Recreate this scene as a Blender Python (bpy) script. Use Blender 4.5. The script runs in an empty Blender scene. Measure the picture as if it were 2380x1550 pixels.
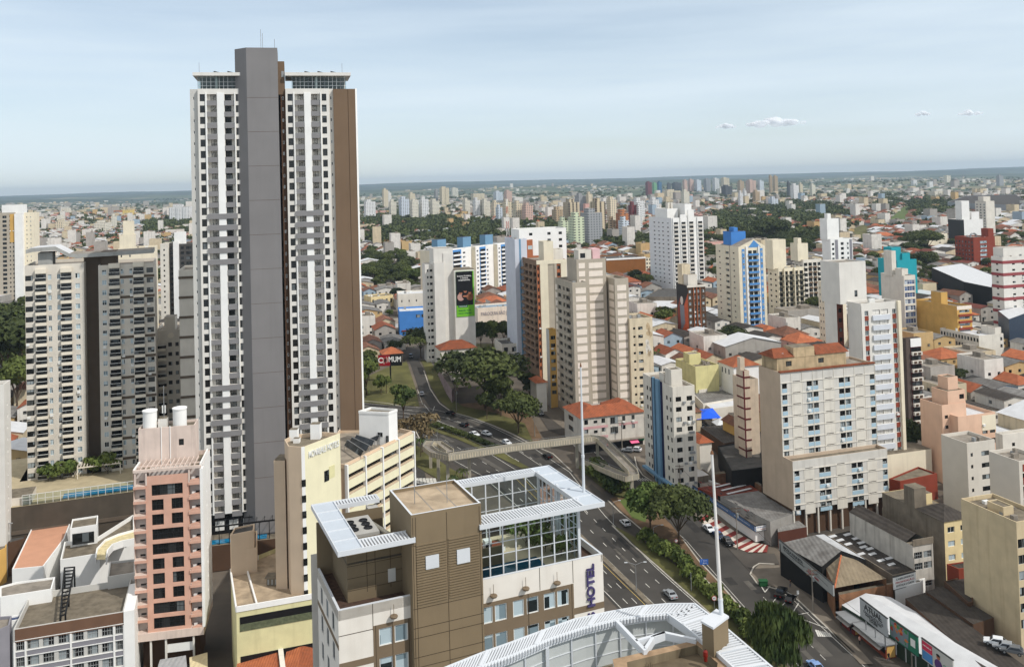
import bpy, bmesh, math, random
import numpy as np
from mathutils import Vector, Matrix
random.seed(7)
SC = bpy.context.scene
COL = SC.collection
CAMH = 95.0
FPX, CX, CY, PW, PH = 2070.0, 1190.0, 367.0, 2380.0, 1550.0     # measured from the photograph
PITCH, ROLL = math.radians(1.5), 0.028
_R0 = Vector((1, 0, 0)); _F = Vector((0, math.cos(PITCH), math.sin(PITCH))); _U0 = Vector((0, -math.sin(PITCH), math.cos(PITCH)))
_R = _R0 * math.cos(ROLL) - _U0 * math.sin(ROLL)
_U = _R0 * math.sin(ROLL) + _U0 * math.cos(ROLL)
EYE = Vector((0, 0, CAMH))
cam_d = bpy.data.cameras.new('camera'); cam = bpy.data.objects.new('camera', cam_d); COL.objects.link(cam)
cam.matrix_world = Matrix(((_R.x, _U.x, -_F.x, EYE.x), (_R.y, _U.y, -_F.y, EYE.y), (_R.z, _U.z, -_F.z, EYE.z), (0, 0, 0, 1)))
cam_d.sensor_fit = 'HORIZONTAL'; cam_d.sensor_width = 36; cam_d.lens = 36 * FPX / PW
cam_d.shift_y = -(PH / 2 - CY) / PW
cam_d.clip_start = 1; cam_d.clip_end = 80000
SC.camera = cam
SUN_EL, SUN_AZ = math.radians(46), math.radians(121)      # azimuth clockwise from +Y
SUNV = Vector((math.sin(SUN_AZ) * math.cos(SUN_EL), math.cos(SUN_AZ) * math.cos(SUN_EL), math.sin(SUN_EL)))
w = bpy.data.worlds.new('World'); SC.world = w; w.use_nodes = True
nt = w.node_tree; bg = nt.nodes['Background']
sky = nt.nodes.new('ShaderNodeTexSky'); sky.sky_type = 'NISHITA'; sky.sun_disc = False
sky.sun_elevation = SUN_EL; sky.sun_rotation = SUN_AZ
sky.altitude = 600; sky.air_density = 1.0; sky.dust_density = 0.6; sky.ozone_density = 1.2
_tc = nt.nodes.new('ShaderNodeTexCoord'); _mp = nt.nodes.new('ShaderNodeMapping'); _mp.inputs['Scale'].default_value = (1.0, 1.6, 11.0)
_nz = nt.nodes.new('ShaderNodeTexNoise'); _nz.inputs['Scale'].default_value = 1.6; _nz.inputs['Detail'].default_value = 6
nt.links.new(_tc.outputs['Generated'], _mp.inputs[0]); nt.links.new(_mp.outputs[0], _nz.inputs[0])
_mr = nt.nodes.new('ShaderNodeMapRange'); _mr.inputs[1].default_value = .3; _mr.inputs[2].default_value = .75; _mr.inputs[3].default_value = .44; _mr.inputs[4].default_value = .95
nt.links.new(_nz.outputs[0], _mr.inputs[0]); _mx = nt.nodes.new('ShaderNodeMix'); _mx.data_type = 'RGBA'
nt.links.new(_mr.outputs[0], _mx.inputs[0]); nt.links.new(sky.outputs[0], _mx.inputs[6]);
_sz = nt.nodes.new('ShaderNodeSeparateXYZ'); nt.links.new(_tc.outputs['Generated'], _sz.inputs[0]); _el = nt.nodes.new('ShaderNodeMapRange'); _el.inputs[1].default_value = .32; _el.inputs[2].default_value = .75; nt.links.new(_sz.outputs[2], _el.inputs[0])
_vc = nt.nodes.new('ShaderNodeMix'); _vc.data_type = 'RGBA'; nt.links.new(_el.outputs[0], _vc.inputs[0]); _vc.inputs[6].default_value = (7.1, 8.1, 8.9, 1); _vc.inputs[7].default_value = (10.0, 9.6, 9.0, 1); nt.links.new(_vc.outputs[2], _mx.inputs[7])  # brighter sky overhead, added out of view to lift the shaded walls
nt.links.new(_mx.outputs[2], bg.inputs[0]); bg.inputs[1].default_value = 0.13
sd = bpy.data.lights.new('sun', 'SUN'); sd.energy = 3.6; sd.angle = math.radians(0.6); sd.color = (1.0, 0.965, 0.91)
so = bpy.data.objects.new('sun', sd); COL.objects.link(so)
so.rotation_euler = SUNV.to_track_quat('Z', 'Y').to_euler()
SC.view_settings.view_transform = 'Standard'; SC.view_settings.look = 'None'
SC.view_settings.exposure = -0.2; SC.view_settings.gamma = 1.0
def sstep(a, b, x):
 t = min(1.0, max(0.0, (x - a) / (b - a))); return t * t * (3 - 2 * t)
def ground(x, y):
 z = 18.0 * sstep(190, 460, y)
 if y > 900:
  k = sstep(900, 2600, y)
  z += k * (9 * math.sin(x / 430 + 1.3) * math.cos(y / 610) + 7 * math.sin(x / 1100 + y / 900) + 5 * math.sin(x / 260 - y / 380))
 return z
def ray(u, v): return _F * FPX + _R * (u - CX) + _U * (CY - v)
def PT(u, v, Y):
 d = ray(u, v); return EYE + d * (Y / d.y)
def G(u, v, dz=0.0):
 d = ray(u, v); Y = 250.0
 for _ in range(60):
  p = EYE + d * (Y / d.y); zg = ground(p.x, Y) + dz
  Yn = max(20, (zg - CAMH) / d.z * d.y) if d.z < -1e-6 else 20000
  if abs(Yn - Y) < .01: break
  Y = .5 * Y + .5 * min(Yn, 30000)
 p = EYE + d * (Y / d.y); return Vector((p.x, p.y, ground(p.x, p.y) + dz))
def PX(p):
 q = Vector(p) - EYE; z = q.dot(_F)
 if z <= 1: return (-9999, -9999)
 return (CX + FPX * q.dot(_R) / z, CY - FPX * q.dot(_U) / z)
def lin(c):
 c = c / 255.0; return c / 12.92 if c <= .04045 else ((c + .055) / 1.055) ** 2.4
def rgb(r, g, b): return (lin(r), lin(g), lin(b), 1)
MATS = {}
def M(name, col, rough=.85, var=.10, scale=.35, streak=.0, spec=.3, bump=0.0, metal=0.0, dirt=None):
 """wall-like finish: base colour with patchy tone and vertical rain streaks"""
 if name in MATS: return MATS[name]
 m = bpy.data.materials.new(name); m.use_nodes = True; n = m.node_tree; b = n.nodes['Principled BSDF']
 c = rgb(*col); b.inputs['Roughness'].default_value = rough; b.inputs['Specular IOR Level'].default_value = spec
 b.inputs['Metallic'].default_value = metal
 geo = n.nodes.new('ShaderNodeNewGeometry')
 cur = None
 def noise(vec_scale, sc, det=4.0):
  mp = n.nodes.new('ShaderNodeMapping'); mp.inputs['Scale'].default_value = vec_scale
  n.links.new(geo.outputs['Position'], mp.inputs[0])
  t = n.nodes.new('ShaderNodeTexNoise'); t.inputs['Scale'].default_value = sc; t.inputs['Detail'].default_value = det
  n.links.new(mp.outputs[0], t.inputs[0]); return t
 def ramp(src, a, bb, lo, hi):
  r = n.nodes.new('ShaderNodeMapRange'); r.inputs[1].default_value = a; r.inputs[2].default_value = bb
  r.inputs[3].default_value = lo; r.inputs[4].default_value = hi; n.links.new(src, r.inputs[0]); return r.outputs[0]
 t1 = noise((1, 1, 1), scale, 5)
 f = ramp(t1.outputs[0], .3, .7, 0, 1)
 mix = n.nodes.new('ShaderNodeMix'); mix.data_type = 'RGBA'
 lo = tuple(x * (1 - var) for x in c[:3]) + (1,); hi = tuple(min(1, x * (1 + var)) for x in c[:3]) + (1,)
 mix.inputs[6].default_value = lo; mix.inputs[7].default_value = hi; n.links.new(f, mix.inputs[0]); cur = mix.outputs[2]
 if streak > 0:
  t2 = noise((1, 1, .07), .9, 6); f2 = ramp(t2.outputs[0], .52, .75, 0, streak)
  mx = n.nodes.new('ShaderNodeMix'); mx.data_type = 'RGBA'; n.links.new(f2, mx.inputs[0]); n.links.new(cur, mx.inputs[6])
  d = dirt or (95, 85, 72); mx.inputs[7].default_value = rgb(*d); cur = mx.outputs[2]
 n.links.new(cur, b.inputs['Base Color'])
 if bump > 0:
  t3 = noise((1, 1, 1), 3.0, 3); bp = n.nodes.new('ShaderNodeBump'); bp.inputs['Strength'].default_value = bump; bp.inputs['Distance'].default_value = .05
  n.links.new(t3.outputs[0], bp.inputs['Height']); n.links.new(bp.outputs[0], b.inputs['Normal'])
 MATS[name] = m; return m
def M_roof(name, col, col2, period, rough=.85, amt=.5, metal=0.0, axis=0):
 """tiles or corrugated sheet: ribs running with the object's own axis plus weathering"""
 if name in MATS: return MATS[name]
 m = bpy.data.materials.new(name); m.use_nodes = True; n = m.node_tree; b = n.nodes['Principled BSDF']
 b.inputs['Roughness'].default_value = rough; b.inputs['Specular IOR Level'].default_value = .25; b.inputs['Metallic'].default_value = metal
 tc = n.nodes.new('ShaderNodeTexCoord'); geo = n.nodes.new('ShaderNodeNewGeometry')
 wv = n.nodes.new('ShaderNodeTexWave'); wv.wave_type = 'BANDS'; wv.bands_direction = 'X' if axis == 0 else 'Y'
 wv.inputs['Scale'].default_value = .314 / period * 1.0; wv.inputs['Distortion'].default_value = .4
 n.links.new(tc.outputs['Object'], wv.inputs[0])
 t = n.nodes.new('ShaderNodeTexNoise'); t.inputs['Scale'].default_value = .45; t.inputs['Detail'].default_value = 7; t.inputs['Roughness'].default_value = .7
 n.links.new(geo.outputs['Position'], t.inputs[0])
 cr = n.nodes.new('ShaderNodeMapRange'); cr.inputs[1].default_value = .32; cr.inputs[2].default_value = .68; n.links.new(t.outputs[0], cr.inputs[0])
 mix = n.nodes.new('ShaderNodeMix'); mix.data_type = 'RGBA'; n.links.new(cr.outputs[0], mix.inputs[0])
 mix.inputs[6].default_value = rgb(*col); mix.inputs[7].default_value = rgb(*col2)
 oi = n.nodes.new('ShaderNodeObjectInfo')
 hs = n.nodes.new('ShaderNodeHueSaturation'); mr = n.nodes.new('ShaderNodeMapRange'); mr.inputs[3].default_value = .72; mr.inputs[4].default_value = 1.12
 n.links.new(oi.outputs['Random'], mr.inputs[0]); n.links.new(mr.outputs[0], hs.inputs['Value']); n.links.new(mix.outputs[2], hs.inputs['Color'])
 n.links.new(hs.outputs[0], b.inputs['Base Color'])
 bp = n.nodes.new('ShaderNodeBump'); bp.inputs['Strength'].default_value = amt; bp.inputs['Distance'].default_value = .12
 n.links.new(wv.outputs['Fac'], bp.inputs['Height']); n.links.new(bp.outputs[0], b.inputs['Normal'])
 MATS[name] = m; return m
def M_glass(name='window_glass', dark=(14, 17, 18), mid=(70, 72, 70), light=(150, 158, 160), share=(.46, .74)):
 """window panes: reflective, with dark rooms and drawn curtains behind changing from pane to pane"""
 if name in MATS: return MATS[name]
 m = bpy.data.materials.new(name); m.use_nodes = True; n = m.node_tree; b = n.nodes['Principled BSDF']
 geo = n.nodes.new('ShaderNodeNewGeometry'); dv = n.nodes.new('ShaderNodeVectorMath'); dv.operation = 'DIVIDE'; dv.inputs[1].default_value = (1.37, 1.37, 2.9)
 fl = n.nodes.new('ShaderNodeVectorMath'); fl.operation = 'FLOOR'; wn = n.nodes.new('ShaderNodeTexWhiteNoise'); wn.noise_dimensions = '3D'
 n.links.new(geo.outputs['Position'], dv.inputs[0]); n.links.new(dv.outputs[0], fl.inputs[0]); n.links.new(fl.outputs[0], wn.inputs[0])
 r = n.nodes.new('ShaderNodeValToRGB'); r.color_ramp.interpolation = 'CONSTANT'
 e = r.color_ramp.elements; e[0].position = 0; e[0].color = rgb(*dark); e[1].position = share[0]; e[1].color = rgb(*mid)
 e2 = e.new(share[1]); e2.color = rgb(*light)
 n.links.new(wn.outputs['Value'], r.inputs[0]); n.links.new(r.outputs[0], b.inputs['Base Color'])
 b.inputs['Roughness'].default_value = .12; b.inputs['Specular IOR Level'].default_value = .5
 MATS[name] = m; return m
class MB:
 def __init__(s): s.v = []; s.f = []; s.m = []; s.mats = []
 def mi(s, mat):
  if mat not in s.mats: s.mats.append(mat)
  return s.mats.index(mat)
 def poly(s, pts, mat):
  k = len(s.v); s.v += [tuple(p) for p in pts]; s.f.append(tuple(range(k, k + len(pts)))); s.m.append(s.mi(mat))
 def box(s, x0, x1, y0, y1, z0, z1, mat, top=None, bottom=True):
  if x1 < x0: x0, x1 = x1, x0
  if y1 < y0: y0, y1 = y1, y0
  P = [(x0, y0), (x1, y0), (x1, y1), (x0, y1)]
  s.prism(P, z0, z1, mat, top, bottom)
 def prism(s, P, z0, z1, mat, top=None, bottom=True):
  n = len(P); k = len(s.v); s.v += [(x, y, z0) for x, y in P] + [(x, y, z1) for x, y in P]
  for i in range(n):
   j = (i + 1) % n; s.f.append((k + i, k + j, k + n + j, k + n + i)); s.m.append(s.mi(mat))
  s.f.append(tuple(k + n + i for i in range(n))); s.m.append(s.mi(top or mat))
  if bottom: s.f.append(tuple(k + n - 1 - i for i in range(n))); s.m.append(s.mi(mat))
 def bar(s, p, q, r, mat, n=6, r2=None, cap=True):
  p, q = Vector(p), Vector(q); d = (q - p)
  if d.length < 1e-6: return
  d.normalize(); a = d.orthogonal().normalized(); b = d.cross(a); r2 = r if r2 is None else r2; k = len(s.v)
  for (c, rr) in ((p, r), (q, r2)):
   for i in range(n):
    t = 2 * math.pi * i / n; s.v.append(tuple(c + a * (rr * math.cos(t)) + b * (rr * math.sin(t))))
  for i in range(n):
   j = (i + 1) % n; s.f.append((k + i, k + j, k + n + j, k + n + i)); s.m.append(s.mi(mat))
  if cap:
   s.f.append(tuple(k + n - 1 - i for i in range(n))); s.m.append(s.mi(mat)); s.f.append(tuple(k + n + i for i in range(n))); s.m.append(s.mi(mat))
 def beam(s, p, q, wd, h, mat):
  """rectangular beam from p to q (top centre line), width wd, height h hanging down"""
  p, q = Vector(p), Vector(q); d = q - p; t = Vector((-d.y, d.x, 0))
  if t.length < 1e-6: t = Vector((1, 0, 0))
  t = t.normalized() * (wd / 2); dn = Vector((0, 0, -h))
  A = [p - t + dn, p + t + dn, p + t, p - t]; B = [q - t + dn, q + t + dn, q + t, q - t]; k = len(s.v)
  s.v += [tuple(x) for x in A + B]; i = s.mi(mat)
  for f in ((3, 2, 1, 0), (4, 5, 6, 7), (0, 1, 5, 4), (1, 2, 6, 5), (2, 3, 7, 6), (3, 0, 4, 7)):
   s.f.append(tuple(k + x for x in f)); s.m.append(i)
 def lathe(s, prof, mat, n=16, c=(0, 0)):
  k = len(s.v)
  for (r, z) in prof:
   for i in range(n):
    t = 2 * math.pi * i / n; s.v.append((c[0] + r * math.cos(t), c[1] + r * math.sin(t), z))
  for a in range(len(prof) - 1):
   for i in range(n):
    j = (i + 1) % n; s.f.append((k + a * n + i, k + a * n + j, k + (a + 1) * n + j, k + (a + 1) * n + i)); s.m.append(s.mi(mat))
 def mesh(s, name):
  me = bpy.data.meshes.new(name); me.from_pydata(s.v, [], s.f)
  for m in s.mats: me.materials.append(m)
  if len(s.mats) > 1: me.polygons.foreach_set('material_index', s.m)
  me.update(); return me
 def build(s, name, parent=None, loc=None, rz=0.0):
  if not s.f: return None
  o = bpy.data.objects.new(name, s.mesh(name)); COL.objects.link(o)
  if parent: o.parent = parent
  if loc is not None: o.location = loc
  o.rotation_euler.z = rz
  return o
def empty(name, loc, rz=0.0):
 o = bpy.data.objects.new(name, None); COL.objects.link(o); o.location = loc; o.rotation_euler.z = rz; o.empty_display_size = 1; return o
def tag(o, label=None, cat=None, group=None, kind=None):
 if label: o['label'] = label
 if cat: o['category'] = cat
 if group: o['group'] = group
 if kind: o['kind'] = kind
 return o
def obj(name, me, parent=None, loc=(0, 0, 0), rz=0.0):
 o = bpy.data.objects.new(name, me); COL.objects.link(o); o.location = loc; o.rotation_euler.z = rz
 if parent: o.parent = parent
 return o
def structure(name, mb):
 o = mb.build(name); o['kind'] = 'structure'; return o
def copy_tree(o, parent=None):
 c = o.copy(); COL.objects.link(c); c.parent = parent
 for ch in list(o.children): copy_tree(ch, c)
 return c
def text_mesh(txt, size, mat, depth=.05, bold=0.0):
 cu = bpy.data.curves.new('lettering', 'FONT'); cu.body = txt; cu.size = size; cu.extrude = depth; cu.offset = bold; cu.align_x = 'CENTER'; cu.align_y = 'CENTER'
 to = bpy.data.objects.new('lettering', cu); COL.objects.link(to)
 dg = bpy.context.evaluated_depsgraph_get(); me = bpy.data.meshes.new_from_object(to.evaluated_get(dg))
 bpy.data.objects.remove(to); bpy.data.curves.remove(cu); me.materials.clear(); me.materials.append(mat); return me
def text(name, txt, size, mat, parent, loc, rot=(math.pi / 2, 0, 0), depth=.05, width=None, bold=0.0):
 me = text_mesh(txt, size, mat, depth, bold); o = bpy.data.objects.new(name, me); COL.objects.link(o); o.parent = parent; o.location = loc; o.rotation_euler = rot
 if width:
  w0 = max(v.co.x for v in me.vertices) - min(v.co.x for v in me.vertices)
  if w0 > 0: o.scale.x = width / w0
 return o
PI = math.pi
SIDE_RZ = {'F': 0.0, 'L': -PI / 2, 'R': PI / 2, 'K': PI}
MESHC = {}
def window_mesh(style, w, h):
 """one window: frame ring, mullions and panes facing -y, lower left corner at the origin"""
 key = ('win', style, round(w, 2), round(h, 2))
 if key in MESHC: return MESHC[key]
 fr, gl, bars, fw, low = STYLES[style]
 mb = MB(); t = fw
 if fr is not None:
  mb.box(0, t, -.05, .06, 0, h, fr); mb.box(w - t, w, -.05, .06, 0, h, fr)
  mb.box(t, w - t, -.05, .06, 0, t, fr); mb.box(t, w - t, -.05, .06, h - t, h, fr)
  for i in range(1, bars):
   x = w * i / bars; mb.box(x - t * .4, x + t * .4, -.03, .06, t, h - t, fr)
  if low: z = h * low; mb.box(t, w - t, -.035, .06, z - t * .4, z + t * .4, fr)
 y = .02
 mb.poly([(0, y, 0), (w, y, 0), (w, y, h), (0, y, h)], gl)
 MESHC[key] = mb.mesh('window'); return MESHC[key]
class Bld:
 ALL = []
 def __init__(s, name, label, cat, u, v, Y, a=16.0, group=None, zbase=None):
  P = PT(u, v, Y); zg = ground(P.x, P.y) if zbase is None else zbase
  s.a = math.radians(a); s.o = Vector((P.x, P.y, zg)); s.h = P.z - zg
  s.A = Vector((math.cos(s.a), math.sin(s.a), 0)); s.B = Vector((-math.sin(s.a), math.cos(s.a), 0))
  s.root = empty(name, s.o, s.a); tag(s.root, label, cat, group)
  s.mb = {}; s.items = {}; s.foot = []
  Bld.ALL.append(s)
 def W(s, x, y, z): return s.o + s.A * x + s.B * y + Vector((0, 0, z))
 def xpx(s, u, z=None, y=0.0):
  z = s.h if z is None else z; P = s.W(0, y, z) - EYE; k = (u - CX) / FPX
  return (k * P.dot(_F) - P.dot(_R)) / (s.A.dot(_R) - k * s.A.dot(_F))
 def ypx(s, u, z=None, x=0.0):
  z = s.h if z is None else z; P = s.W(x, 0, z) - EYE; k = (u - CX) / FPX
  return (k * P.dot(_F) - P.dot(_R)) / (s.B.dot(_R) - k * s.B.dot(_F))
 def zpx(s, v, x=0.0, y=0.0):
  P = s.W(x, y, 0) - EYE; k = (CY - v) / FPX; Z = Vector((0, 0, 1))
  return (k * P.dot(_F) - P.dot(_U)) / (Z.dot(_U) - k * Z.dot(_F))
 def loc(s, P):
  d = Vector(P) - s.o; return Vector((d.dot(s.A), d.dot(s.B), d.z))
 def part(s, name):
  return s.mb.setdefault(name, MB())
 def face(s, side, lo, hi, z0, z1, at, mat, holes=(), rec=.22, part='wall', rev=None):
  mb = s.part(part)
  def P(a, z, d=0.0):   # d = depth inward
   if side == 'F': return (a, at + d, z)
   if side == 'K': return (a, at - d, z)
   if side == 'L': return (at + d, a, z)
   return (at - d, a, z)
  flip = side in 'LK'
  def q(pts, m): mb.poly(pts[::-1] if flip else pts, m)
  H = []
  for h in holes:
   a0, a1, b0, b1 = max(lo, h[0]), min(hi, h[1]), max(z0, h[2]), min(z1, h[3])
   if a1 - a0 > .05 and b1 - b0 > .05: H.append((a0, a1, b0, b1, h[4] if len(h) > 4 else None, h[5] if len(h) > 5 else rec))
  if not H:
   q([P(lo, z0), P(hi, z0), P(hi, z1), P(lo, z1)], mat); return
  zs = sorted({z0, z1} | {h[2] for h in H} | {h[3] for h in H})
  for i in range(len(zs) - 1):
   za, zb = zs[i], zs[i + 1]
   if zb - za < 1e-4: continue
   row = sorted([h for h in H if h[2] <= za + 1e-5 and h[3] >= zb - 1e-5]); cur = lo
   for h in row:
    if h[0] > cur + 1e-5: q([P(cur, za), P(h[0], za), P(h[0], zb), P(cur, zb)], mat)
    cur = max(cur, h[1])
   if cur < hi - 1e-5: q([P(cur, za), P(hi, za), P(hi, zb), P(cur, zb)], mat)
  rm = rev or mat
  for (a0, a1, b0, b1, st, d) in H:
   q([P(a0, b0), P(a1, b0), P(a1, b0, d), P(a0, b0, d)][::-1], rm); q([P(a0, b1), P(a1, b1), P(a1, b1, d), P(a0, b1, d)], rm)
   q([P(a0, b0), P(a0, b1), P(a0, b1, d), P(a0, b0, d)][::-1] if True else None, rm); q([P(a1, b0), P(a1, b1), P(a1, b1, d), P(a1, b0, d)], rm)
   if st:
    me = window_mesh(st, a1 - a0, b1 - b0)
    if side == 'F': loc = P(a0, b0, d - .02)
    elif side == 'K': loc = P(a1, b0, d - .02)
    elif side == 'L': loc = P(a1, b0, d - .02)
    else: loc = P(a0, b0, d - .02)
    s.item(STYLE_NAME.get(st, 'window'), me, loc, SIDE_RZ[side])
    if side == 'F' and st in ('mid', 'curt', 'dark') and (a0 * 7.13 + b0 * 3.71) % 1 < .13: s.boxitem('air_conditioner', a0 + .1, a0 + .9, at - .42, at - .01, b0 - .75, b0 - .15, FRW)
   else:
    q([P(a0, b0, d), P(a1, b0, d), P(a1, b1, d), P(a0, b1, d)], rm)
 def item(s, name, me, loc, rz=0.0):
  s.items.setdefault(name, []).append((me, Vector(loc), rz))
 def vol(s, x0, x1, y0, y1, z0, z1, mat, roof=None, par=.9, F=(), L=(), R=(), K=(), part='wall', rec=.22, th=.22, lm=None, rmx=None, sides='FLRK', roofpart='roof', cap=None):
  if x1 < x0: x0, x1 = x1, x0
  if y1 < y0: y0, y1 = y1, y0
  roof = roof or mat; mb = s.part(part)
  if 'F' in sides: s.face('F', x0, x1, z0, z1, y0, mat, F, rec, part)
  if 'K' in sides: s.face('K', x0, x1, z0, z1, y1, mat, K, rec, part)
  if 'L' in sides: s.face('L', y0, y1, z0, z1, x0, lm or mat, L, rec, part)
  if 'R' in sides: s.face('R', y0, y1, z0, z1, x1, rmx or mat, R, rec, part)
  if par > 0:
   a, b, c, d = x0 + th, x1 - th, y0 + th, y1 - th; zr = z1 - par; cm = cap or mat
   for (p, q, r, t) in (((x0, y0), (x1, y0), (b, c), (a, c)), ((x1, y0), (x1, y1), (b, d), (b, c)), ((x1, y1), (x0, y1), (a, d), (b, d)), ((x0, y1), (x0, y0), (a, c), (a, d))):
    mb.poly([(*p, z1), (*q, z1), (*r, z1), (*t, z1)], cm)
    mb.poly([(*t, z1), (*r, z1), (*r, zr), (*t, zr)], mat)
   s.part(roofpart).poly([(a, c, zr), (b, c, zr), (b, d, zr), (a, d, zr)], roof)
  else:
   s.part(roofpart).poly([(x0, y0, z1), (x1, y0, z1), (x1, y1, z1), (x0, y1, z1)], roof)
  s.foot.append((x0, x1, y0, y1))
 def box(s, part, x0, x1, y0, y1, z0, z1, mat, top=None):
  s.part(part).box(x0, x1, y0, y1, z0, z1, mat, top)
 def boxitem(s, name, x0, x1, y0, y1, z0, z1, mat):
  """a box that is a part of its own (meshes of equal size are shared)"""
  key = ('box', name, mat.name, round(x1 - x0, 2), round(y1 - y0, 2), round(z1 - z0, 2))
  if key not in MESHC:
   mb = MB(); mb.box(0, x1 - x0, 0, y1 - y0, 0, z1 - z0, mat); MESHC[key] = mb.mesh(name)
  s.item(name, MESHC[key], (x0, y0, z0))
 def meshpart(s, name, mb): s.mb[name + '#%d' % len(s.mb)] = mb
 def done(s):
  for n, mb in s.mb.items(): mb.build(n.split('#')[0], s.root)
  for n, L in s.items.items():
   L.sort(key=lambda t: (s.W(*t[1]) - EYE).length)
   for (me, loc, rz) in L[:100]: obj(n, me, s.root, loc, rz)
   if len(L) > 100:
    vs, fs, ms, mats = [], [], [], []
    for (me, loc, rz) in L[100:]:
     k = len(vs); c, sn = math.cos(rz), math.sin(rz)
     vs += [(loc.x + v.co.x * c - v.co.y * sn, loc.y + v.co.x * sn + v.co.y * c, loc.z + v.co.z) for v in me.vertices]
     for p in me.polygons:
      mt = me.materials[p.material_index]
      if mt not in mats: mats.append(mt)
      fs.append(tuple(k + i for i in p.vertices)); ms.append(mats.index(mt))
    me = bpy.data.meshes.new(n); me.from_pydata(vs, [], fs)
    for mt in mats: me.materials.append(mt)
    me.polygons.foreach_set('material_index', ms); me.update()
    o = obj(n, me, s.root); o['kind'] = 'stuff'
  return s
 def hit(s, x, y, m):
  d = Vector((x - s.o.x, y - s.o.y, 0)); lx, ly = d.dot(s.A), d.dot(s.B)
  return any(f[0] - m < lx < f[1] + m and f[2] - m < ly < f[3] + m for f in s.foot)
def cols(lo, hi, fr): return [(lo + (hi - lo) * a, lo + (hi - lo) * b) for a, b in fr]
def grid(cs, ztop, pitch, n, h, style, rec=None):
 """holes for n rows of windows; ztop = top of the first row's windows"""
 return [(a, b, ztop - i * pitch - h, ztop - i * pitch, style) + ((rec,) if rec else ()) for i in range(n) for a, b in cs]
GL = M_glass(); GLD = M_glass('dark_window_glass', (20, 23, 24), (44, 46, 46), (92, 98, 100), (.62, .9))
GLB = M_glass('curtained_glass', (30, 38, 40), (120, 138, 146), (176, 192, 198), (.22, .5))
FRD = M('dark_frame', (38, 38, 38), .5, .05); FRW = M('white_frame', (226, 226, 222), .5, .04); FRA = M('aluminium_frame', (150, 152, 152), .45, .05)
FRB = M('brown_frame', (92, 66, 50), .6, .06)
STYLES = {  # frame, glass, panes across, frame width, transom
 'dark': (FRD, GLD, 2, .07, 0), 'mid': (FRD, GL, 2, .07, 0), 'alu': (FRA, GL, 2, .07, 0), 'white': (FRW, GL, 2, .08, 0), 'hotel': (FRW, GLB, 1, .09, 0),
 'small': (FRW, GL, 1, .07, 0), 'bal': (FRD, GLD, 3, .07, 0), 'strip': (FRD, GLD, 6, .06, .5), 'lattice': (FRA, GL, 4, .09, .5), 'curt': (FRW, GLB, 2, .08, 0),
 'tower_window': (FRD, GLD, 1, .07, .42), 'balcony_door': (FRD, GL, 2, .07, 0), 'wide': (FRA, GL, 4, .07, 0), 'vent': (FRD, GLD, 1, .06, 0)}
STYLE_NAME = {'balcony_door': 'balcony_door', 'bal': 'balcony_door', 'vent': 'vent_opening'}
CONC = M('roof_concrete', (138, 130, 119), .95, .26, .4, .4, dirt=(84, 76, 66)); TARM = M('dark_roof_felt', (80, 78, 75), .95, .3, .5, .3, dirt=(52, 48, 44))
OLDC = M('mossy_concrete', (116, 107, 92), .95, .28, .6, .35, dirt=(60, 52, 42)); WHITEROOF = M('white_roof_sheet', (200, 201, 202), .7, .08, .4)
TILE = M_roof('terracotta_tiles', (166, 92, 60), (122, 72, 50), .5); TILE2 = M_roof('old_clay_tiles', (140, 92, 70), (94, 68, 54), .5)
TILEO = M_roof('orange_clay_tiles', (190, 112, 74), (150, 86, 58), .5)
SHEETG = M_roof('grey_corrugated_sheet', (140, 138, 134), (100, 96, 92), .9); SHEETD = M_roof('dark_corrugated_sheet', (74, 68, 62), (52, 47, 43), 1.0)
SHEETW = M_roof('white_corrugated_sheet', (200, 201, 202), (168, 170, 172), .9); SHEETR = M_roof('rusty_sheet', (120, 62, 48), (86, 46, 38), .9)
SHEETB = M_roof('blue_corrugated_sheet', (150, 170, 185), (120, 140, 155), .9)
METALW = M('white_painted_metal', (210, 213, 216), .4, .03, spec=.5); METALG = M('galvanised_metal', (150, 152, 153), .45, .08, metal=.4)
BLACK = M('black_paint', (22, 22, 23), .5, .05)
def PZ(u, v, z):
 d = ray(u, v); return EYE + d * ((z - CAMH) / d.z)
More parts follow.
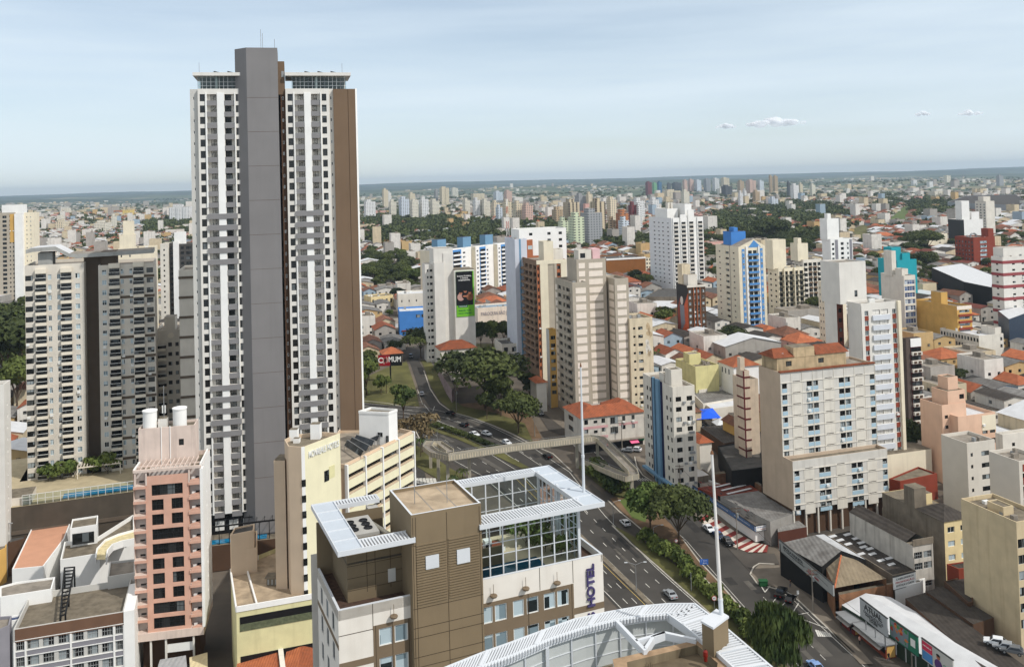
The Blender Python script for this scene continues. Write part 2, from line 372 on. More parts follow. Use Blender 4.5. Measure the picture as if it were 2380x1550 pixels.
def lowblock(name, label, cat, pts, z, wall, roof, z0=None, par=.5, th=.25, group=None, px=True):
 """low building from the traced outline of its flat roof (height z): Empty > wall, roof"""
 P = [PZ(u, v, z) if px else Vector((u, v, z)) for u, v in pts]; c = sum(P, Vector()) / len(P); z0 = ground(c.x, c.y) - .5 if z0 is None else z0
 ar = sum(P[i].x * P[(i + 1) % len(P)].y - P[(i + 1) % len(P)].x * P[i].y for i in range(len(P)))
 if ar < 0: P = P[::-1]
 root = tag(empty(name, (c.x, c.y, z0)), label, cat, group); h = z - z0
 Q = [(p.x - c.x, p.y - c.y) for p in P]; n = len(Q); mb = MB(); rf = MB()
 ins = []
 for i in range(n):
  a, b, d = Vector(Q[i - 1]), Vector(Q[i]), Vector(Q[(i + 1) % n])
  n1 = Vector((-(b - a).y, (b - a).x)).normalized(); n2 = Vector((-(d - b).y, (d - b).x)).normalized(); m = (n1 + n2)
  m = m / max(.3, m.length_squared / 2) if m.length > 1e-4 else n1
  ins.append((b.x + m.x * th, b.y + m.y * th))
 for i in range(n):
  j = (i + 1) % n
  mb.poly([(*Q[i], 0), (*Q[j], 0), (*Q[j], h), (*Q[i], h)], wall)
  if par > 0:
   mb.poly([(*Q[i], h), (*Q[j], h), (*ins[j], h), (*ins[i], h)], wall); mb.poly([(*ins[i], h - par), (*ins[j], h - par), (*ins[j], h), (*ins[i], h)], wall)
 rf.poly([(*q, h - par) for q in (ins if par > 0 else Q)], roof)
 mb.build('wall', root); rf.build('roof', root); FOOT.append([(p.x, p.y) for p in P]); root['_h'] = h
 return root
FOOT = []
def inpoly(x, y, P):
 r = False; n = len(P)
 for i in range(n):
  (x1, y1), (x2, y2) = P[i][:2], P[(i + 1) % n][:2]
  if (y1 > y) != (y2 > y) and x < (x2 - x1) * (y - y1) / (y2 - y1) + x1: r = not r
 return r
# ================================================================ SETTING
ASPH = M('asphalt', (66, 63, 59), .9, .24, .12, bump=.1); ASPH2 = M('worn_asphalt', (76, 71, 65), .92, .26, .14)
PAVE = M('concrete_pavement', (116, 107, 95), .95, .18, .35); MARK = M('road_paint', (196, 193, 184), .8, .25, 1.2); MARKY = M('yellow_road_paint', (196, 168, 92), .8, .1, 1.5)
KERB = M('kerb_stone', (176, 170, 158), .9, .15, .8); EARTH = M('bare_earth', (110, 88, 66), .98, .3, .25)
def M_ground():
 m = bpy.data.materials.new('city_ground'); m.use_nodes = True; n = m.node_tree; b = n.nodes['Principled BSDF']; b.inputs['Roughness'].default_value = .97
 geo = n.nodes.new('ShaderNodeNewGeometry')
 t = n.nodes.new('ShaderNodeTexNoise'); t.inputs['Scale'].default_value = .05; t.inputs['Detail'].default_value = 8; n.links.new(geo.outputs['Position'], t.inputs[0])
 r = n.nodes.new('ShaderNodeValToRGB'); e = r.color_ramp.elements; e[0].position = .3; e[0].color = rgb(58, 54, 49); e[1].position = .62; e[1].color = rgb(108, 98, 85)
 e2 = e.new(.46); e2.color = rgb(80, 73, 65); n.links.new(t.outputs[0], r.inputs[0])
 t2 = n.nodes.new('ShaderNodeTexNoise'); t2.inputs['Scale'].default_value = .0016; t2.inputs['Detail'].default_value = 9; n.links.new(geo.outputs['Position'], t2.inputs[0])
 r2 = n.nodes.new('ShaderNodeValToRGB'); e = r2.color_ramp.elements; e[0].position = .42; e[0].color = rgb(52, 66, 42); e[1].position = .66; e[1].color = rgb(136, 124, 98)
 e2 = e.new(.53); e2.color = rgb(80, 92, 62); n.links.new(t2.outputs[0], r2.inputs[0])
 sx = n.nodes.new('ShaderNodeSeparateXYZ'); n.links.new(geo.outputs['Position'], sx.inputs[0])
 mr = n.nodes.new('ShaderNodeMapRange'); mr.inputs[1].default_value = 1500; mr.inputs[2].default_value = 2600; n.links.new(sx.outputs['Y'], mr.inputs[0])
 mx = n.nodes.new('ShaderNodeMix'); mx.data_type = 'RGBA'; n.links.new(mr.outputs[0], mx.inputs[0]); n.links.new(r.outputs[0], mx.inputs[6]); n.links.new(r2.outputs[0], mx.inputs[7])
 n.links.new(mx.outputs[2], b.inputs['Base Color']); return m
def make_ground():
 ys = list(np.arange(-60, 180, 20.)) + list(np.arange(180, 480, 5.)) + list(np.arange(480, 900, 20.)) + list(np.arange(900, 4000, 50.)) + list(np.arange(4000, 16001, 400.))
 NX = 90; vs = []; fs = []
 for y in ys:
  hw = 260 + .75 * max(0, y)
  for i in range(NX + 1):
   x = (i / NX * 2 - 1) * hw; z = ground(x, y)
   if y > 4000: z += 14 * math.sin(x / 700 + y / 500) * sstep(4000, 7000, y)
   vs.append((x, y, z))
 for a in range(len(ys) - 1):
  for i in range(NX):
   k = a * (NX + 1) + i; fs.append((k, k + 1, k + NX + 2, k + NX + 1))
 me = bpy.data.meshes.new('ground'); me.from_pydata(vs, [], fs); me.materials.append(M_ground()); me.polygons.foreach_set('use_smooth', [True] * len(fs)); me.update()
 o = obj('ground', me); o['kind'] = 'structure'
make_ground()
def hills(name, D, base, amp, seed, thick):
 """a long ridge far away: rounded profile with real depth"""
 rnd = random.Random(seed); ph = [rnd.uniform(0, 6.3) for _ in range(5)]
 vs = []; fs = []; NX = 240; prof = [(-1, 0), (-.55, .45), (-.2, .9), (0, 1), (.25, .88), (.6, .4), (1, 0)]
 for i in range(NX + 1):
  t = i / NX; x = (t * 2 - 1) * D * .8
  h = base + amp * (.5 * math.sin(t * 11 + ph[0]) + .3 * math.sin(t * 27 + ph[1]) + .14 * math.sin(t * 61 + ph[2]) + .06 * math.sin(t * 170 + ph[3]))
  for (dy, k) in prof: vs.append((x, D + dy * thick + 200 * math.sin(t * 40 + ph[4]), max(-5, h * k)))
 n = len(prof)
 for i in range(NX):
  for j in range(n - 1): fs.append((i * n + j, (i + 1) * n + j, (i + 1) * n + j + 1, i * n + j + 1))
 me = bpy.data.meshes.new(name); me.from_pydata(vs, [], fs); me.materials.append(HILLM); me.polygons.foreach_set('use_smooth', [True] * len(fs)); me.update()
 o = obj(name, me); o['kind'] = 'structure'
def M_hill():
 m = M('hill_scrub', (60, 72, 56), .97, .45, .004); return m
HILLM = M_hill()
hills('hills', 8200, 42, 26, 3, 900); hills('hills', 11500, 66, 26, 5, 1200); hills('hills', 14800, 96, 22, 9, 900)
GREENZ = []          # pixel outlines that carry no houses
def strip(L, Rr, mat, mb, dz, nu=4, ml=6.0):
 """sheet between two traced edges, following the ground"""
 for k in range(len(L) - 1):
  a0, a1, b0, b1 = G(*L[k]), G(*L[k + 1]), G(*Rr[k]), G(*Rr[k + 1])
  n = max(1, int(max((a1 - a0).length, (b1 - b0).length) / ml))
  rows = []
  for i in range(n + 1):
   t = i / n; p = a0.lerp(a1, t); q = b0.lerp(b1, t); r = []
   for j in range(nu + 1):
    s = p.lerp(q, j / nu); r.append((s.x, s.y, ground(s.x, s.y) + dz))
   rows.append(r)
  for i in range(n):
   for j in range(nu): mb.poly([rows[i][j], rows[i][j + 1], rows[i + 1][j + 1], rows[i + 1][j]], mat)
def line(pts, wd, mat, mb, dz, dash=None, h=0.0, px=True, off=0.0):
 """painted line or kerb along traced points"""
 P = [G(*p) for p in pts] if px else [Vector(p) for p in pts]
 Q = [P[0]]
 for a, b in zip(P, P[1:]):
  n = max(1, int((b - a).length / 3.0))
  Q += [a.lerp(b, i / n) for i in range(1, n + 1)]
 if dash:
  on, offd = dash; d = 0; out = []
  for a, b in zip(Q, Q[1:]):
   L = (b - a).length; n = max(1, int(L / .5))
   for i in range(n):
    s = (d + L * i / n) % (on + offd)
    if s < on: out.append((a.lerp(b, i / n), a.lerp(b, (i + 1) / n)))
   d += L
 else: out = list(zip(Q, Q[1:]))
 for a, b in out:
  d = (b - a); d.z = 0
  if d.length < 1e-6: continue
  t = Vector((-d.y, d.x, 0)).normalized(); l = t * (wd / 2 + off); r = t * (-wd / 2 + off)
  za, zb = ground(a.x, a.y) + dz, ground(b.x, b.y) + dz
  A = [(a + r).xy, (a + l).xy, (b + l).xy, (b + r).xy]; Z = [za, za, zb, zb]
  if h <= 0: mb.poly([(p.x, p.y, z) for p, z in zip(A, Z)], mat)
  else:
   lo = [(p.x, p.y, z - .1) for p, z in zip(A, Z)]; hi = [(p.x, p.y, z + h) for p, z in zip(A, Z)]
   mb.poly(hi, mat)
   for i in range(4): j = (i + 1) % 4; mb.poly([lo[i], lo[j], hi[j], hi[i]], mat)
AVL = [(1640, 1620), (1408, 1385), (1330, 1305), (1200, 1180), (1110, 1105), (1040, 1068), (990, 1038), (955, 1012), (900, 990), (840, 975), (640, 940)]
AVR = [(1870, 1620), (1615, 1395), (1528, 1317), (1413, 1200), (1330, 1097), (1238, 1035), (1140, 987), (1058, 961), (1000, 948), (845, 936), (640, 910)]
STL = [(1930, 1640), (1740, 1432), (1665, 1347), (1588, 1255), (1530, 1200), (1480, 1152), (1430, 1100), (1390, 1060), (1345, 1030)]
STR = [(2120, 1640), (1923, 1460), (1860, 1400), (1744, 1320), (1680, 1262), (1580, 1165), (1494, 1105), (1473, 1068), (1440, 1040)]
rd = MB(); strip(AVL, AVR, ASPH, rd, .05, 6); structure('road', rd)
rd = MB(); strip(STL, STR, ASPH, rd, .09, 5)
structure('road', rd)
rd = MB(); strip([(1730, 1440), (1655, 1384), (1590, 1322), (1510, 1262), (1450, 1228), (1405, 1185), (1355, 1140)], [(1745, 1432), (1662, 1372), (1602, 1310), (1530, 1248), (1468, 1212), (1425, 1170), (1375, 1125)], ASPH2, rd, .13, 3)
structure('road', rd)
rd = MB(); strip([(1000, 948), (975, 910), (965, 880), (955, 850), (945, 828), (925, 808)], [(1050, 960), (1012, 930), (995, 890), (985, 860), (972, 835), (985, 815)], ASPH, rd, .11, 4)
strip([(925, 808), (850, 812)], [(985, 815), (850, 826)], ASPH, rd, .07, 2); strip([(925, 808), (1010, 800), (1110, 822), (1200, 842)], [(985, 815), (1020, 812), (1110, 838), (1200, 862)], ASPH2, rd, .07, 2)
structure('road', rd)
rd = MB(); strip([(1345, 1030), (1275, 1000), (1235, 940), (1222, 880), (1150, 830)], [(1440, 1040), (1325, 1010), (1275, 955), (1248, 890), (1200, 830)], ASPH2, rd, .15, 3); structure('road', rd)
rd = MB(); strip([(1680, 1262), (1750, 1290), (1800, 1287)], [(1744, 1330), (1775, 1315), (1812, 1312)], ASPH2, rd, .17, 3); structure('road', rd)
rd = MB(); strip([(935, 1010), (935, 1150), (930, 1240)], [(965, 1010), (990, 1110), (1010, 1200)], ASPH, rd, .11, 3); structure('road', rd)
mk = MB()
def lerpline(a, t, L=AVL, Rr=AVR, s=0, e=None):
 out = []
 for (p, q) in list(zip(L, Rr))[s:e]:
  A, B = G(*p), G(*q); out.append(A.lerp(B, t))
 return out
def wline(pts, wd, mat, dz, dash=None): line(pts, wd, mat, mk, dz, dash, px=False)
for t, d in ((.97, None), (.80, (2, 4)), (.63, (2.2, 5.5)), (.47, None), (.04, None), (.17, (2.2, 5.5)), (.28, (2.2, 5.5))): wline(lerpline(None, t), .18, MARK, .10, d)
wline(lerpline(None, .44, s=0, e=5), .12, MARKY, .10); wline(lerpline(None, .36, s=0, e=5), .12, MARKY, .10)
for t in (.62, .78): wline(lerpline(None, t, s=3), .16, MARK, .101)
wline(lerpline(None, .06, STL, STR), .14, MARK, .13); wline(lerpline(None, .5, STL, STR, 0, 3), .14, MARK, .13, (2, 3)); wline(lerpline(None, .93, STL, STR, 0, 4), .14, MARK, .13)
for seg in (((1765, 1356), (1778, 1377)), ((1778, 1377), (1790, 1362)), ((1840, 1428), (1856, 1403)), ((1840, 1430), (1922, 1461)), ((1840, 1432), (1880, 1424)), ((1813, 1412), (1826, 1400)), ((1797, 1400), (1806, 1388)),
   ((1680, 1395), (1700, 1406)), ((1700, 1406), (1712, 1404)), ((1712, 1404), (1694, 1386)), ((1715, 1416), (1732, 1424)), ((1680, 1395), (1663, 1376))):
 line(seg, .22, MARK, mk, .14)
for i in range(7):
 line(((1896 + i * 5, 1464 + i * 1.2), (1903 + i * 5, 1480 + i * 0.2)), .35, MARK, mk, .14)
for i in range(6): line(((1005 + 4 - i * 8, 1112), (1012 - i * 8, 1124)), .9, MARK, mk, .14)     # zebra crossing
for i in range(5): line(((1484 + i * 6, 1118), (1474 + i * 6, 1112)), .3, MARK, mk, .14)
line(((1010, 945), (1006, 956)), .2, MARK, mk, .16); line(((985, 940), (998, 956)), .2, MARK, mk, .16); line(((970, 905), (982, 940)), .15, MARK, mk, .16)
structure('road_marking', mk)
mk = MB(); rnd = random.Random(14); PT1, PT2 = M('dark_tar_patch', (50, 48, 46), .9, .2, .5), M('pale_worn_patch', (88, 84, 78), .95, .25, .5)
for i in range(34):
 t = rnd.choice((.08, .22, .33, .56, .7, .88)); P = lerpline(None, t); k = rnd.randint(0, len(P) - 2); q = rnd.random(); e = P[k + 1] - P[k]; a = P[k] + e * q; c = a + e.normalized() * rnd.uniform(3, 16); line((a, c), rnd.uniform(.5, 2.6), (PT1, PT2)[i % 2], mk, .082 + .0004 * i, px=False)
for i in range(14):
 P = lerpline(None, rnd.uniform(.2, .8), STL, STR); k = rnd.randint(0, len(P) - 2); e = P[k + 1] - P[k]; a = P[k] + e * rnd.random(); line((a, a + e.normalized() * rnd.uniform(2, 9)), rnd.uniform(.6, 2.6), (PT1, PT2)[i % 2], mk, .112 + .0008 * i, px=False)
structure('road_patch', mk)
md = MB()
line([(1640 + 88, 1620)] + [(1515 - 30, 1378), (1374, 1270), (1290, 1188)], 1.3, OLDC, md, .06, h=.14)
structure('kerb_strip', md)
kb = MB()
for pts in ([(1870, 1620), (1615, 1395), (1528, 1317), (1465, 1262), (1423, 1222)], [(1413, 1164), (1440, 1190), (1468, 1212), (1513, 1250), (1602, 1308), (1662, 1370)],
   [(1330, 1097), (1285, 1055), (1238, 1035), (1187, 1007), (1140, 987), (1093, 970), (1050, 958), (1022, 938), (1000, 905), (985, 862)],
   [(1588, 1255), (1625, 1305), (1665, 1347), (1728, 1420)], [(1923, 1460), (1860, 1400), (1830, 1377), (1760, 1357), (1744, 1335), (1752, 1318), (1765, 1310), (1800, 1312)],
   [(1470, 1142), (1435, 1105)], [(1475, 1062), (1480, 1085), (1494, 1105), (1523, 1124), (1580, 1163)], [(1005, 990), (1080, 1018)], [(1090, 1022), (1155, 1050)], [(1985, 1518), (1923, 1460)],
   [(965, 1000), (985, 1040), (1030, 1068)], [(845, 932), (900, 938), (935, 945)]):
 line(pts, .35, KERB, kb, .06, h=.16)
structure('kerb', kb)
GRASSB = M('dry_grass_ground', (92, 90, 52), .98, .4, .12); GRASSG = M('green_grass_ground', (84, 98, 48), .98, .3, .12)
def area(name, pts, mat, dz, kind='structure', ml=6.0):
 """traced outline laid on the ground as a fan of small triangles"""
 P = [G(*p) for p in pts]; bm = bmesh.new(); vs = [bm.verts.new(p) for p in P]; f = bm.faces.new(vs)
 bmesh.ops.triangulate(bm, faces=[f])
 for _ in range(3):
  ed = [e for e in bm.edges if e.calc_length() > ml]
  if ed: bmesh.ops.subdivide_edges(bm, edges=ed, cuts=1, use_grid_fill=False); bmesh.ops.triangulate(bm, faces=bm.faces[:])
 for v in bm.verts: v.co.z = ground(v.co.x, v.co.y) + dz
 me = bpy.data.meshes.new(name); bm.to_mesh(me); bm.free(); me.materials.append(mat)
 o = obj(name, me); o['kind'] = kind; GREENZ.append(pts); return o
area('verge', [(1418, 1160), (1445, 1150), (1500, 1160), (1560, 1220), (1590, 1258), (1725, 1420), (1705, 1415), (1600, 1302), (1513, 1246), (1440, 1185)], EARTH, .2)
area('verge', [(1440, 1165), (1470, 1150), (1510, 1175), (1500, 1215), (1470, 1205)], GRASSG, .24)
area('verge', [(1424, 1222), (1450, 1235), (1510, 1268), (1590, 1330), (1655, 1390), (1720, 1440), (1860, 1580), (1850, 1600), (1615, 1392), (1528, 1314), (1468, 1260)], GRASSB, .2)
area('verge', [(845, 936), (905, 942), (975, 945), (965, 900), (955, 870), (945, 840), (900, 855), (845, 880)], GRASSB, .2)
area('verge', [(1050, 957), (1020, 930), (1000, 895), (988, 860), (978, 838), (1000, 840), (1020, 870), (1040, 920), (1075, 945), (1150, 960), (1220, 985), (1240, 1030), (1190, 1006), (1140, 985)], GRASSB, .2)
area('verge', [(1040, 940), (1150, 935), (1230, 960), (1260, 1020), (1240, 1030), (1180, 1000), (1100, 965)], EARTH, .18)
area('verge', [(955, 1030), (985, 1045), (1040, 1085), (1100, 1120), (1080, 1150), (1010, 1110), (960, 1080)], GRASSB, .2)
area('verge', [(1340, 1085), (1380, 1080), (1470, 1150), (1440, 1160), (1400, 1135)], GRASSB, .21)
area('verge', [(960, 975), (1005, 988), (1085, 1018), (1160, 1048), (1235, 1090), (1225, 1095), (1140, 1055), (1060, 1020), (985, 995)], GRASSB, .2)
area('verge', [(1105, 800), (1190, 800), (1200, 842), (1110, 828), (1050, 815)], GRASSB, .2)
area('pavement', [(1744, 1335), (1765, 1312), (1810, 1315), (1830, 1345), (1925, 1430), (2030, 1545), (2000, 1545), (1923, 1458), (1860, 1398), (1830, 1374), (1762, 1355)], PAVE, .22)
area('pavement', [(1476, 1062), (1500, 1060), (1560, 1110), (1640, 1180), (1600, 1180), (1523, 1122), (1496, 1103)], PAVE, .22)
area('pavement', [(1245, 900), (1275, 945), (1330, 1000), (1500, 1030), (1480, 1045), (1330, 1012), (1262, 960)], PAVE, .22)
SWR = M('red_pavement_paint', (128, 52, 46), .9, .15, .8); SWW = M('white_pavement_paint', (202, 192, 178), .9, .12, .8)
sw = MB()
A0, A1 = [(1622, 1208), (1660, 1240), (1700, 1270), (1738, 1285)], [(1650, 1195), (1690, 1225), (1735, 1252), (1775, 1268)]
def stripes(mb, A, B, n, mats, dz):
 PA, PB = [G(*p) for p in A], [G(*p) for p in B]
 def at(P, t):
  k = min(len(P) - 2, int(t * (len(P) - 1))); f = t * (len(P) - 1) - k; return P[k].lerp(P[k + 1], f)
 for i in range(n):
  q = [at(PA, i / n), at(PA, (i + 1) / n), at(PB, (i + 1) / n), at(PB, i / n)]
  mb.poly([(p.x, p.y, ground(p.x, p.y) + dz) for p in q], mats[i % 2])
stripes(sw, A0, A1, 13, (SWR, SWW), .24); stripes(sw, [(1738, 1285), (1783, 1285)], [(1770, 1266), (1786, 1268)], 4, (SWW, SWR), .245)
structure('pavement', sw)
def haze():
 m = bpy.data.materials.new('haze_air'); m.use_nodes = True; n = m.node_tree; n.nodes.remove(n.nodes['Principled BSDF'])
 v = n.nodes.new('ShaderNodeVolumePrincipled'); v.inputs['Color'].default_value = (.66, .83, 1.0, 1); v.inputs['Density'].default_value = HAZE_D; v.inputs['Anisotropy'].default_value = .25
 n.links.new(v.outputs[0], n.nodes['Material Output'].inputs['Volume'])
 mb = MB(); mb.box(-13000, 13000, -150, 16900, -12, 215, m); o = mb.build('haze'); o['kind'] = 'stuff'; o.data.materials[0] = m
HAZE_D = 0.000062
haze()
CLOUDM = bpy.data.materials.new('cloud_white'); CLOUDM.use_nodes = True; _n = CLOUDM.node_tree; _n.nodes.remove(_n.nodes['Principled BSDF'])
_d = _n.nodes.new('ShaderNodeBsdfDiffuse'); _d.inputs[0].default_value = (.95, .96, .98, 1); _t = _n.nodes.new('ShaderNodeBsdfTranslucent'); _t.inputs[0].default_value = (.95, .96, .98, 1)
_tr = _n.nodes.new('ShaderNodeBsdfTransparent'); _ms = _n.nodes.new('ShaderNodeMixShader'); _m2 = _n.nodes.new('ShaderNodeMixShader'); _ms.inputs[0].default_value = .5; _m2.inputs[0].default_value = .6
_n.links.new(_d.outputs[0], _ms.inputs[1]); _n.links.new(_t.outputs[0], _ms.inputs[2]); _n.links.new(_ms.outputs[0], _m2.inputs[1]); _n.links.new(_tr.outputs[0], _m2.inputs[2]); _n.links.new(_m2.outputs[0], _n.nodes['Material Output'].inputs[0])
def cloud(label, u, v, D, wpx, hpx, seed):
 rnd = random.Random(seed); c = PT(u, v, D); k = D / FPX; bm = bmesh.new()
 for i in range(26):
  t = rnd.uniform(-1, 1); r = (1 - abs(t) ** 1.6) * rnd.uniform(.45, 1)
  mt = Matrix.Translation((t * wpx * .5 * k, rnd.uniform(-.25, .25) * wpx * k, (r * .5 * rnd.uniform(.0, 1)) * hpx * k)) @ Matrix.Diagonal((wpx * .12 * k * (.4 + r), wpx * .12 * k, hpx * .30 * k * (.35 + r), 1))
  bmesh.ops.create_icosphere(bm, subdivisions=3, radius=1, matrix=mt)
 for vtx in bm.verts:
  p = vtx.co / (hpx * k * .22); d = math.sin(p.x * 2.1 + seed) * math.sin(p.z * 2.7) * math.cos(p.y * 1.9)
  vtx.co += vtx.normal * d * hpx * k * .05
 me = bpy.data.meshes.new('cloud'); bm.to_mesh(me); bm.free(); me.materials.append(CLOUDM); me.polygons.foreach_set('use_smooth', [True] * len(me.polygons))
 o = obj('cloud', me, loc=c); tag(o, label, 'cloud', 'small fair weather clouds')
cloud('widest white cloud, low in the sky over the pale far towers', 1802, 288, 24000, 116, 26, 1)
cloud('small flat white cloud just beside the widest one', 1686, 296, 24000, 44, 12, 2)
cloud('smallest faint white cloud, alone above the far plain', 2144, 267, 24000, 34, 12, 3)
cloud('little white cloud nearest the edge of the sky on the railway side', 2257, 265, 24000, 46, 14, 4)
# ================================================================ NEAR BUILDINGS
CREAM = M('cream_render', (220, 216, 208), .85, .06, .25, .10, dirt=(150, 140, 126)); WHITEW = M('white_render', (236, 235, 231), .8, .05, .25, .06, dirt=(170, 165, 158))
GREYW = M('grey_render', (128, 125, 124), .8, .06, .12, .14, dirt=(100, 98, 96)); BROWNW = M('brown_render', (116, 95, 75), .85, .07, .12, .14, dirt=(92, 76, 62)); BROWND = M('dark_brown_render', (84, 62, 46), .85, .06, .25)
GREYP = M('grey_balustrade', (132, 130, 130), .7, .05, .4); LGREY = M('light_grey_render', (196, 194, 188), .85, .06, .25)
CLEAR = bpy.data.materials.new('clear_glass'); CLEAR.use_nodes = True
_n = CLEAR.node_tree; _n.nodes.remove(_n.nodes['Principled BSDF']); _a = _n.nodes.new('ShaderNodeBsdfTransparent'); _a.inputs[0].default_value = (.78, .88, .88, 1)
_b = _n.nodes.new('ShaderNodeBsdfGlossy'); _b.inputs['Roughness'].default_value = .05; _f = _n.nodes.new('ShaderNodeFresnel'); _f.inputs[0].default_value = 1.45
_m = _n.nodes.new('ShaderNodeMixShader'); _n.links.new(_f.outputs[0], _m.inputs[0]); _n.links.new(_a.outputs[0], _m.inputs[1]); _n.links.new(_b.outputs[0], _m.inputs[2]); _n.links.new(_m.outputs[0], _n.nodes['Material Output'].inputs[0])
def tall_tower():
 b = Bld('apartment_tower', 'tallest tower, white and brown with a blank grey shaft and glazed roof rooms', 'apartment tower', 440, 207, 227, 14)
 X = lambda u: b.xpx(u); h = b.h
 zb = b.zpx(1196, X(480), 0)
 zc0, zc1 = b.zpx(228, X(490)), b.zpx(1184, X(500)); n = 37; pit = (zc0 - zc1) / (n - 1)
 xr = X(825); D = 20
 b.vol(X(440), xr + .5, 1.0, D, zb, h, LGREY, CONC, 1.0, sides='KLR', part='wall')
 b.face('F', X(440), X(459), zb, h, 1.0, LGREY, grid(cols(0, 1, [(X(447), X(450.5))]), zc0 + .35, pit, n, .8, 'small'), .15)
 def wing(xs, bands, sgn):
  (w0, wa0, wa1, p0, ba0, ba1, c0, c1, bb0, bb1, p1, wb0, wb1, w1) = [X(u) for u in xs]
  H = grid([(wa0, wa1), (wb0, wb1)], zc0 + .95, pit, n, 1.85, 'tower_window', .3)
  for i in range(n):
   zc = zc0 - i * pit
   for (a0, a1, l) in ((ba0, ba1, 1), (bb0, bb1, 0)):
    H.append((a0, a1, zc - .72, zc + .95, None, 1.3))
    dw = (a1 - a0) * .66; x = a1 - dw if l else a0
    b.item('balcony_door', window_mesh('balcony_door', dw, 1.66), (x, 1.28, zc - .715))
    band = i in bands
    if not band: b.boxitem('balustrade', a0 - .05, a1 + .05, -.12, .1, zc - 1.98, zc - .70, GREYP)
    if (zc * 7.3) % 1 > .45: b.boxitem('railing', a0, a1, -.06, -.02, zc - .70, zc - .58, FRA)
   if i in bands: b.boxitem('balustrade', ba0 - .35, bb1 + .35, -.42, .1, zc - 1.98, zc - .68, GREYP)
  b.face('F', w0, w1, zb, h, 0, CREAM, H, .3)
  mb = b.part('pilaster'); top = zc0 + 1.3
  mb.box(c0, c1, -.22, 0.02, zb, top, WHITEW)
  lo, hi = 0, 0
  runs = []; i = 0
  zt = top
  for i in range(n + 1):
   inb = i in bands
   if inb and zt is not None: runs.append((zc0 - i * pit + 1.0, zt)); zt = None
   if not inb and zt is None and i < n: zt = zc0 - i * pit + .95
  if zt: runs.append((zb, zt))
  for (a, c) in runs:
   mb.box(p0, ba0 - .06, -.34, 0.02, a, c, WHITEW); mb.box(bb1 + .06, p1, -.34, .02, a, c, WHITEW)
 bl = set(range(10, 15)) | set(range(25, 30))
 wing((459, 463.6, 475.5, 476.7, 480.5, 502.5, 504, 520, 521, 543.5, 546, 547.2, 558, 563.5), bl, 1)
 wing((663, 667.8, 679.5, 681, 684.3, 705, 706.3, 721.3, 722.6, 743, 745.6, 747.2, 758, 764), bl, 1)
 b.face('F', X(764), X(774), zb, h, .8, CREAM, grid([(X(766.8), X(770.6))], zc0 + .35, pit, n, .85, 'small'), .15)
 for xx in (459, 563.5, 663, 764): b.face('L' if xx in (663, 459) else 'R', 0, 1.1, zb, h, X(xx), CREAM)
 mb = b.part('brown_panel'); mb.box(X(774), X(808) - .06, -.15, .9, zb, h - .15, BROWNW); mb.box(X(808) + .06, X(825), -.15, .9, zb, h - .15, BROWNW); mb.box(X(808) - .06, X(808) + .06, -.05, .9, zb, h - .15, BROWND)
 b.part('corner').prism([(xr + .02, -.15), (xr + .5, .5), (xr + .5, .99), (xr + .02, .99)], zb, h, WHITEW)
 zs = b.zpx(111.7, X(576), -2); zbw = b.zpx(143, X(560), 1)
 bs = b.part('recess'); b.face('F', X(563.5), X(579), zb, h, .9, BROWND, grid([(X(567.2), X(571))], zc0 + .35, pit, n, .85, 'small'), .12)
 b.face('F', X(651.5), X(663), zb, h, .9, BROWND, grid([(X(654.8), X(658.6))], zc0 + .35, pit, n, .85, 'small'), .12)
 x0, x1 = X(574.6), X(646.5);
 b.part('lift_shaft').prism([(x0, -2.4), (x1, -2.4), (x1, 9), (x0 - 3, 9), (x0 - 3, .9)], zb - 6, zs, GREYW, CONC)
 b.part('roof_block').prism([(X(552), 3.2), (X(560), .7), (x1 - .1, .7), (X(662), .7), (X(662), 11), (X(552), 11)], h - 1.5, zbw, BROWNW, CONC)
 b.boxitem('window', X(654.5), X(660.5), .62, .7, zbw - 4.2, zbw - 2.6, FRA)
 for k in range(1, 13): b.part('lift_shaft').box(x0 + .02, x1 - .02, -2.415, -2.39, zb + k * 8.8, zb + k * 8.8 + .07, BROWND)
 for (a, c, g0, g1) in ((448.5, 560, 459, 556), (663, 815.5, 679, 806)):
  zt = b.zpx(171.5, X(a), 2); zl = b.zpx(179, X(a), 2)
  b.part('roof_slab').box(X(a), X(c), -.6, 12, zl, zt, CREAM, CONC)
  r = b.part('roof_room'); r.box(X(g0) + .2, X(g1), 5.5, 10.5, h - 1, zl, M('roof_room_wall', (120, 124, 122), .8, .1))
  gl = b.part('glazing'); gl.poly([(X(g0), 1.5, h - .4), (X(g1), 1.5, h - .4), (X(g1), 1.5, zl), (X(g0), 1.5, zl)], CLEAR)
  k = 0; xx = X(g0)
  while xx < X(g1) + .1:
   gl.box(xx - .06, xx + .06, 1.42, 1.58, h - 1, zl, FRW if k % 4 else METALG); xx += 1.05; k += 1
  for zz in (.35, .62): z = h - .4 + (zl - h + .4) * zz; gl.box(X(g0), X(g1), 1.44, 1.56, z - .05, z + .05, FRW)
  r.box(X(g0 + (g1 - g0) * .42), X(g0 + (g1 - g0) * .47), 1.6, 4, h - 1, zl, CREAM)
  s = b.part('solar_panel'); k = X(a) + 5
  while k < X(c) - 3:
   s.poly([(k, 1, zt + .55), (k + 2.1, 1, zt + .06), (k + 2.1, 7, zt + .06), (k, 7, zt + .55)], GLD); s.box(k, k + .06, 1, 7, zt, zt + .5, METALG); k += 3.4
 an = b.part('antenna')
 for (u, hh) in ((608, 5.5), (612, 4.5), (640, 3)): an.bar((X(u), 2, zs), (X(u), 2, zs + hh), .06, METALG, 5)
 for u in (462, 797): an.bar((X(u), 2, h), (X(u), 2, h + 7), .05, METALG, 5)
 bs = b.part('podium'); bs.box(X(440), xr + 4, -6, D + 4, 0, zb - 5.5, BROWND, OLDC)
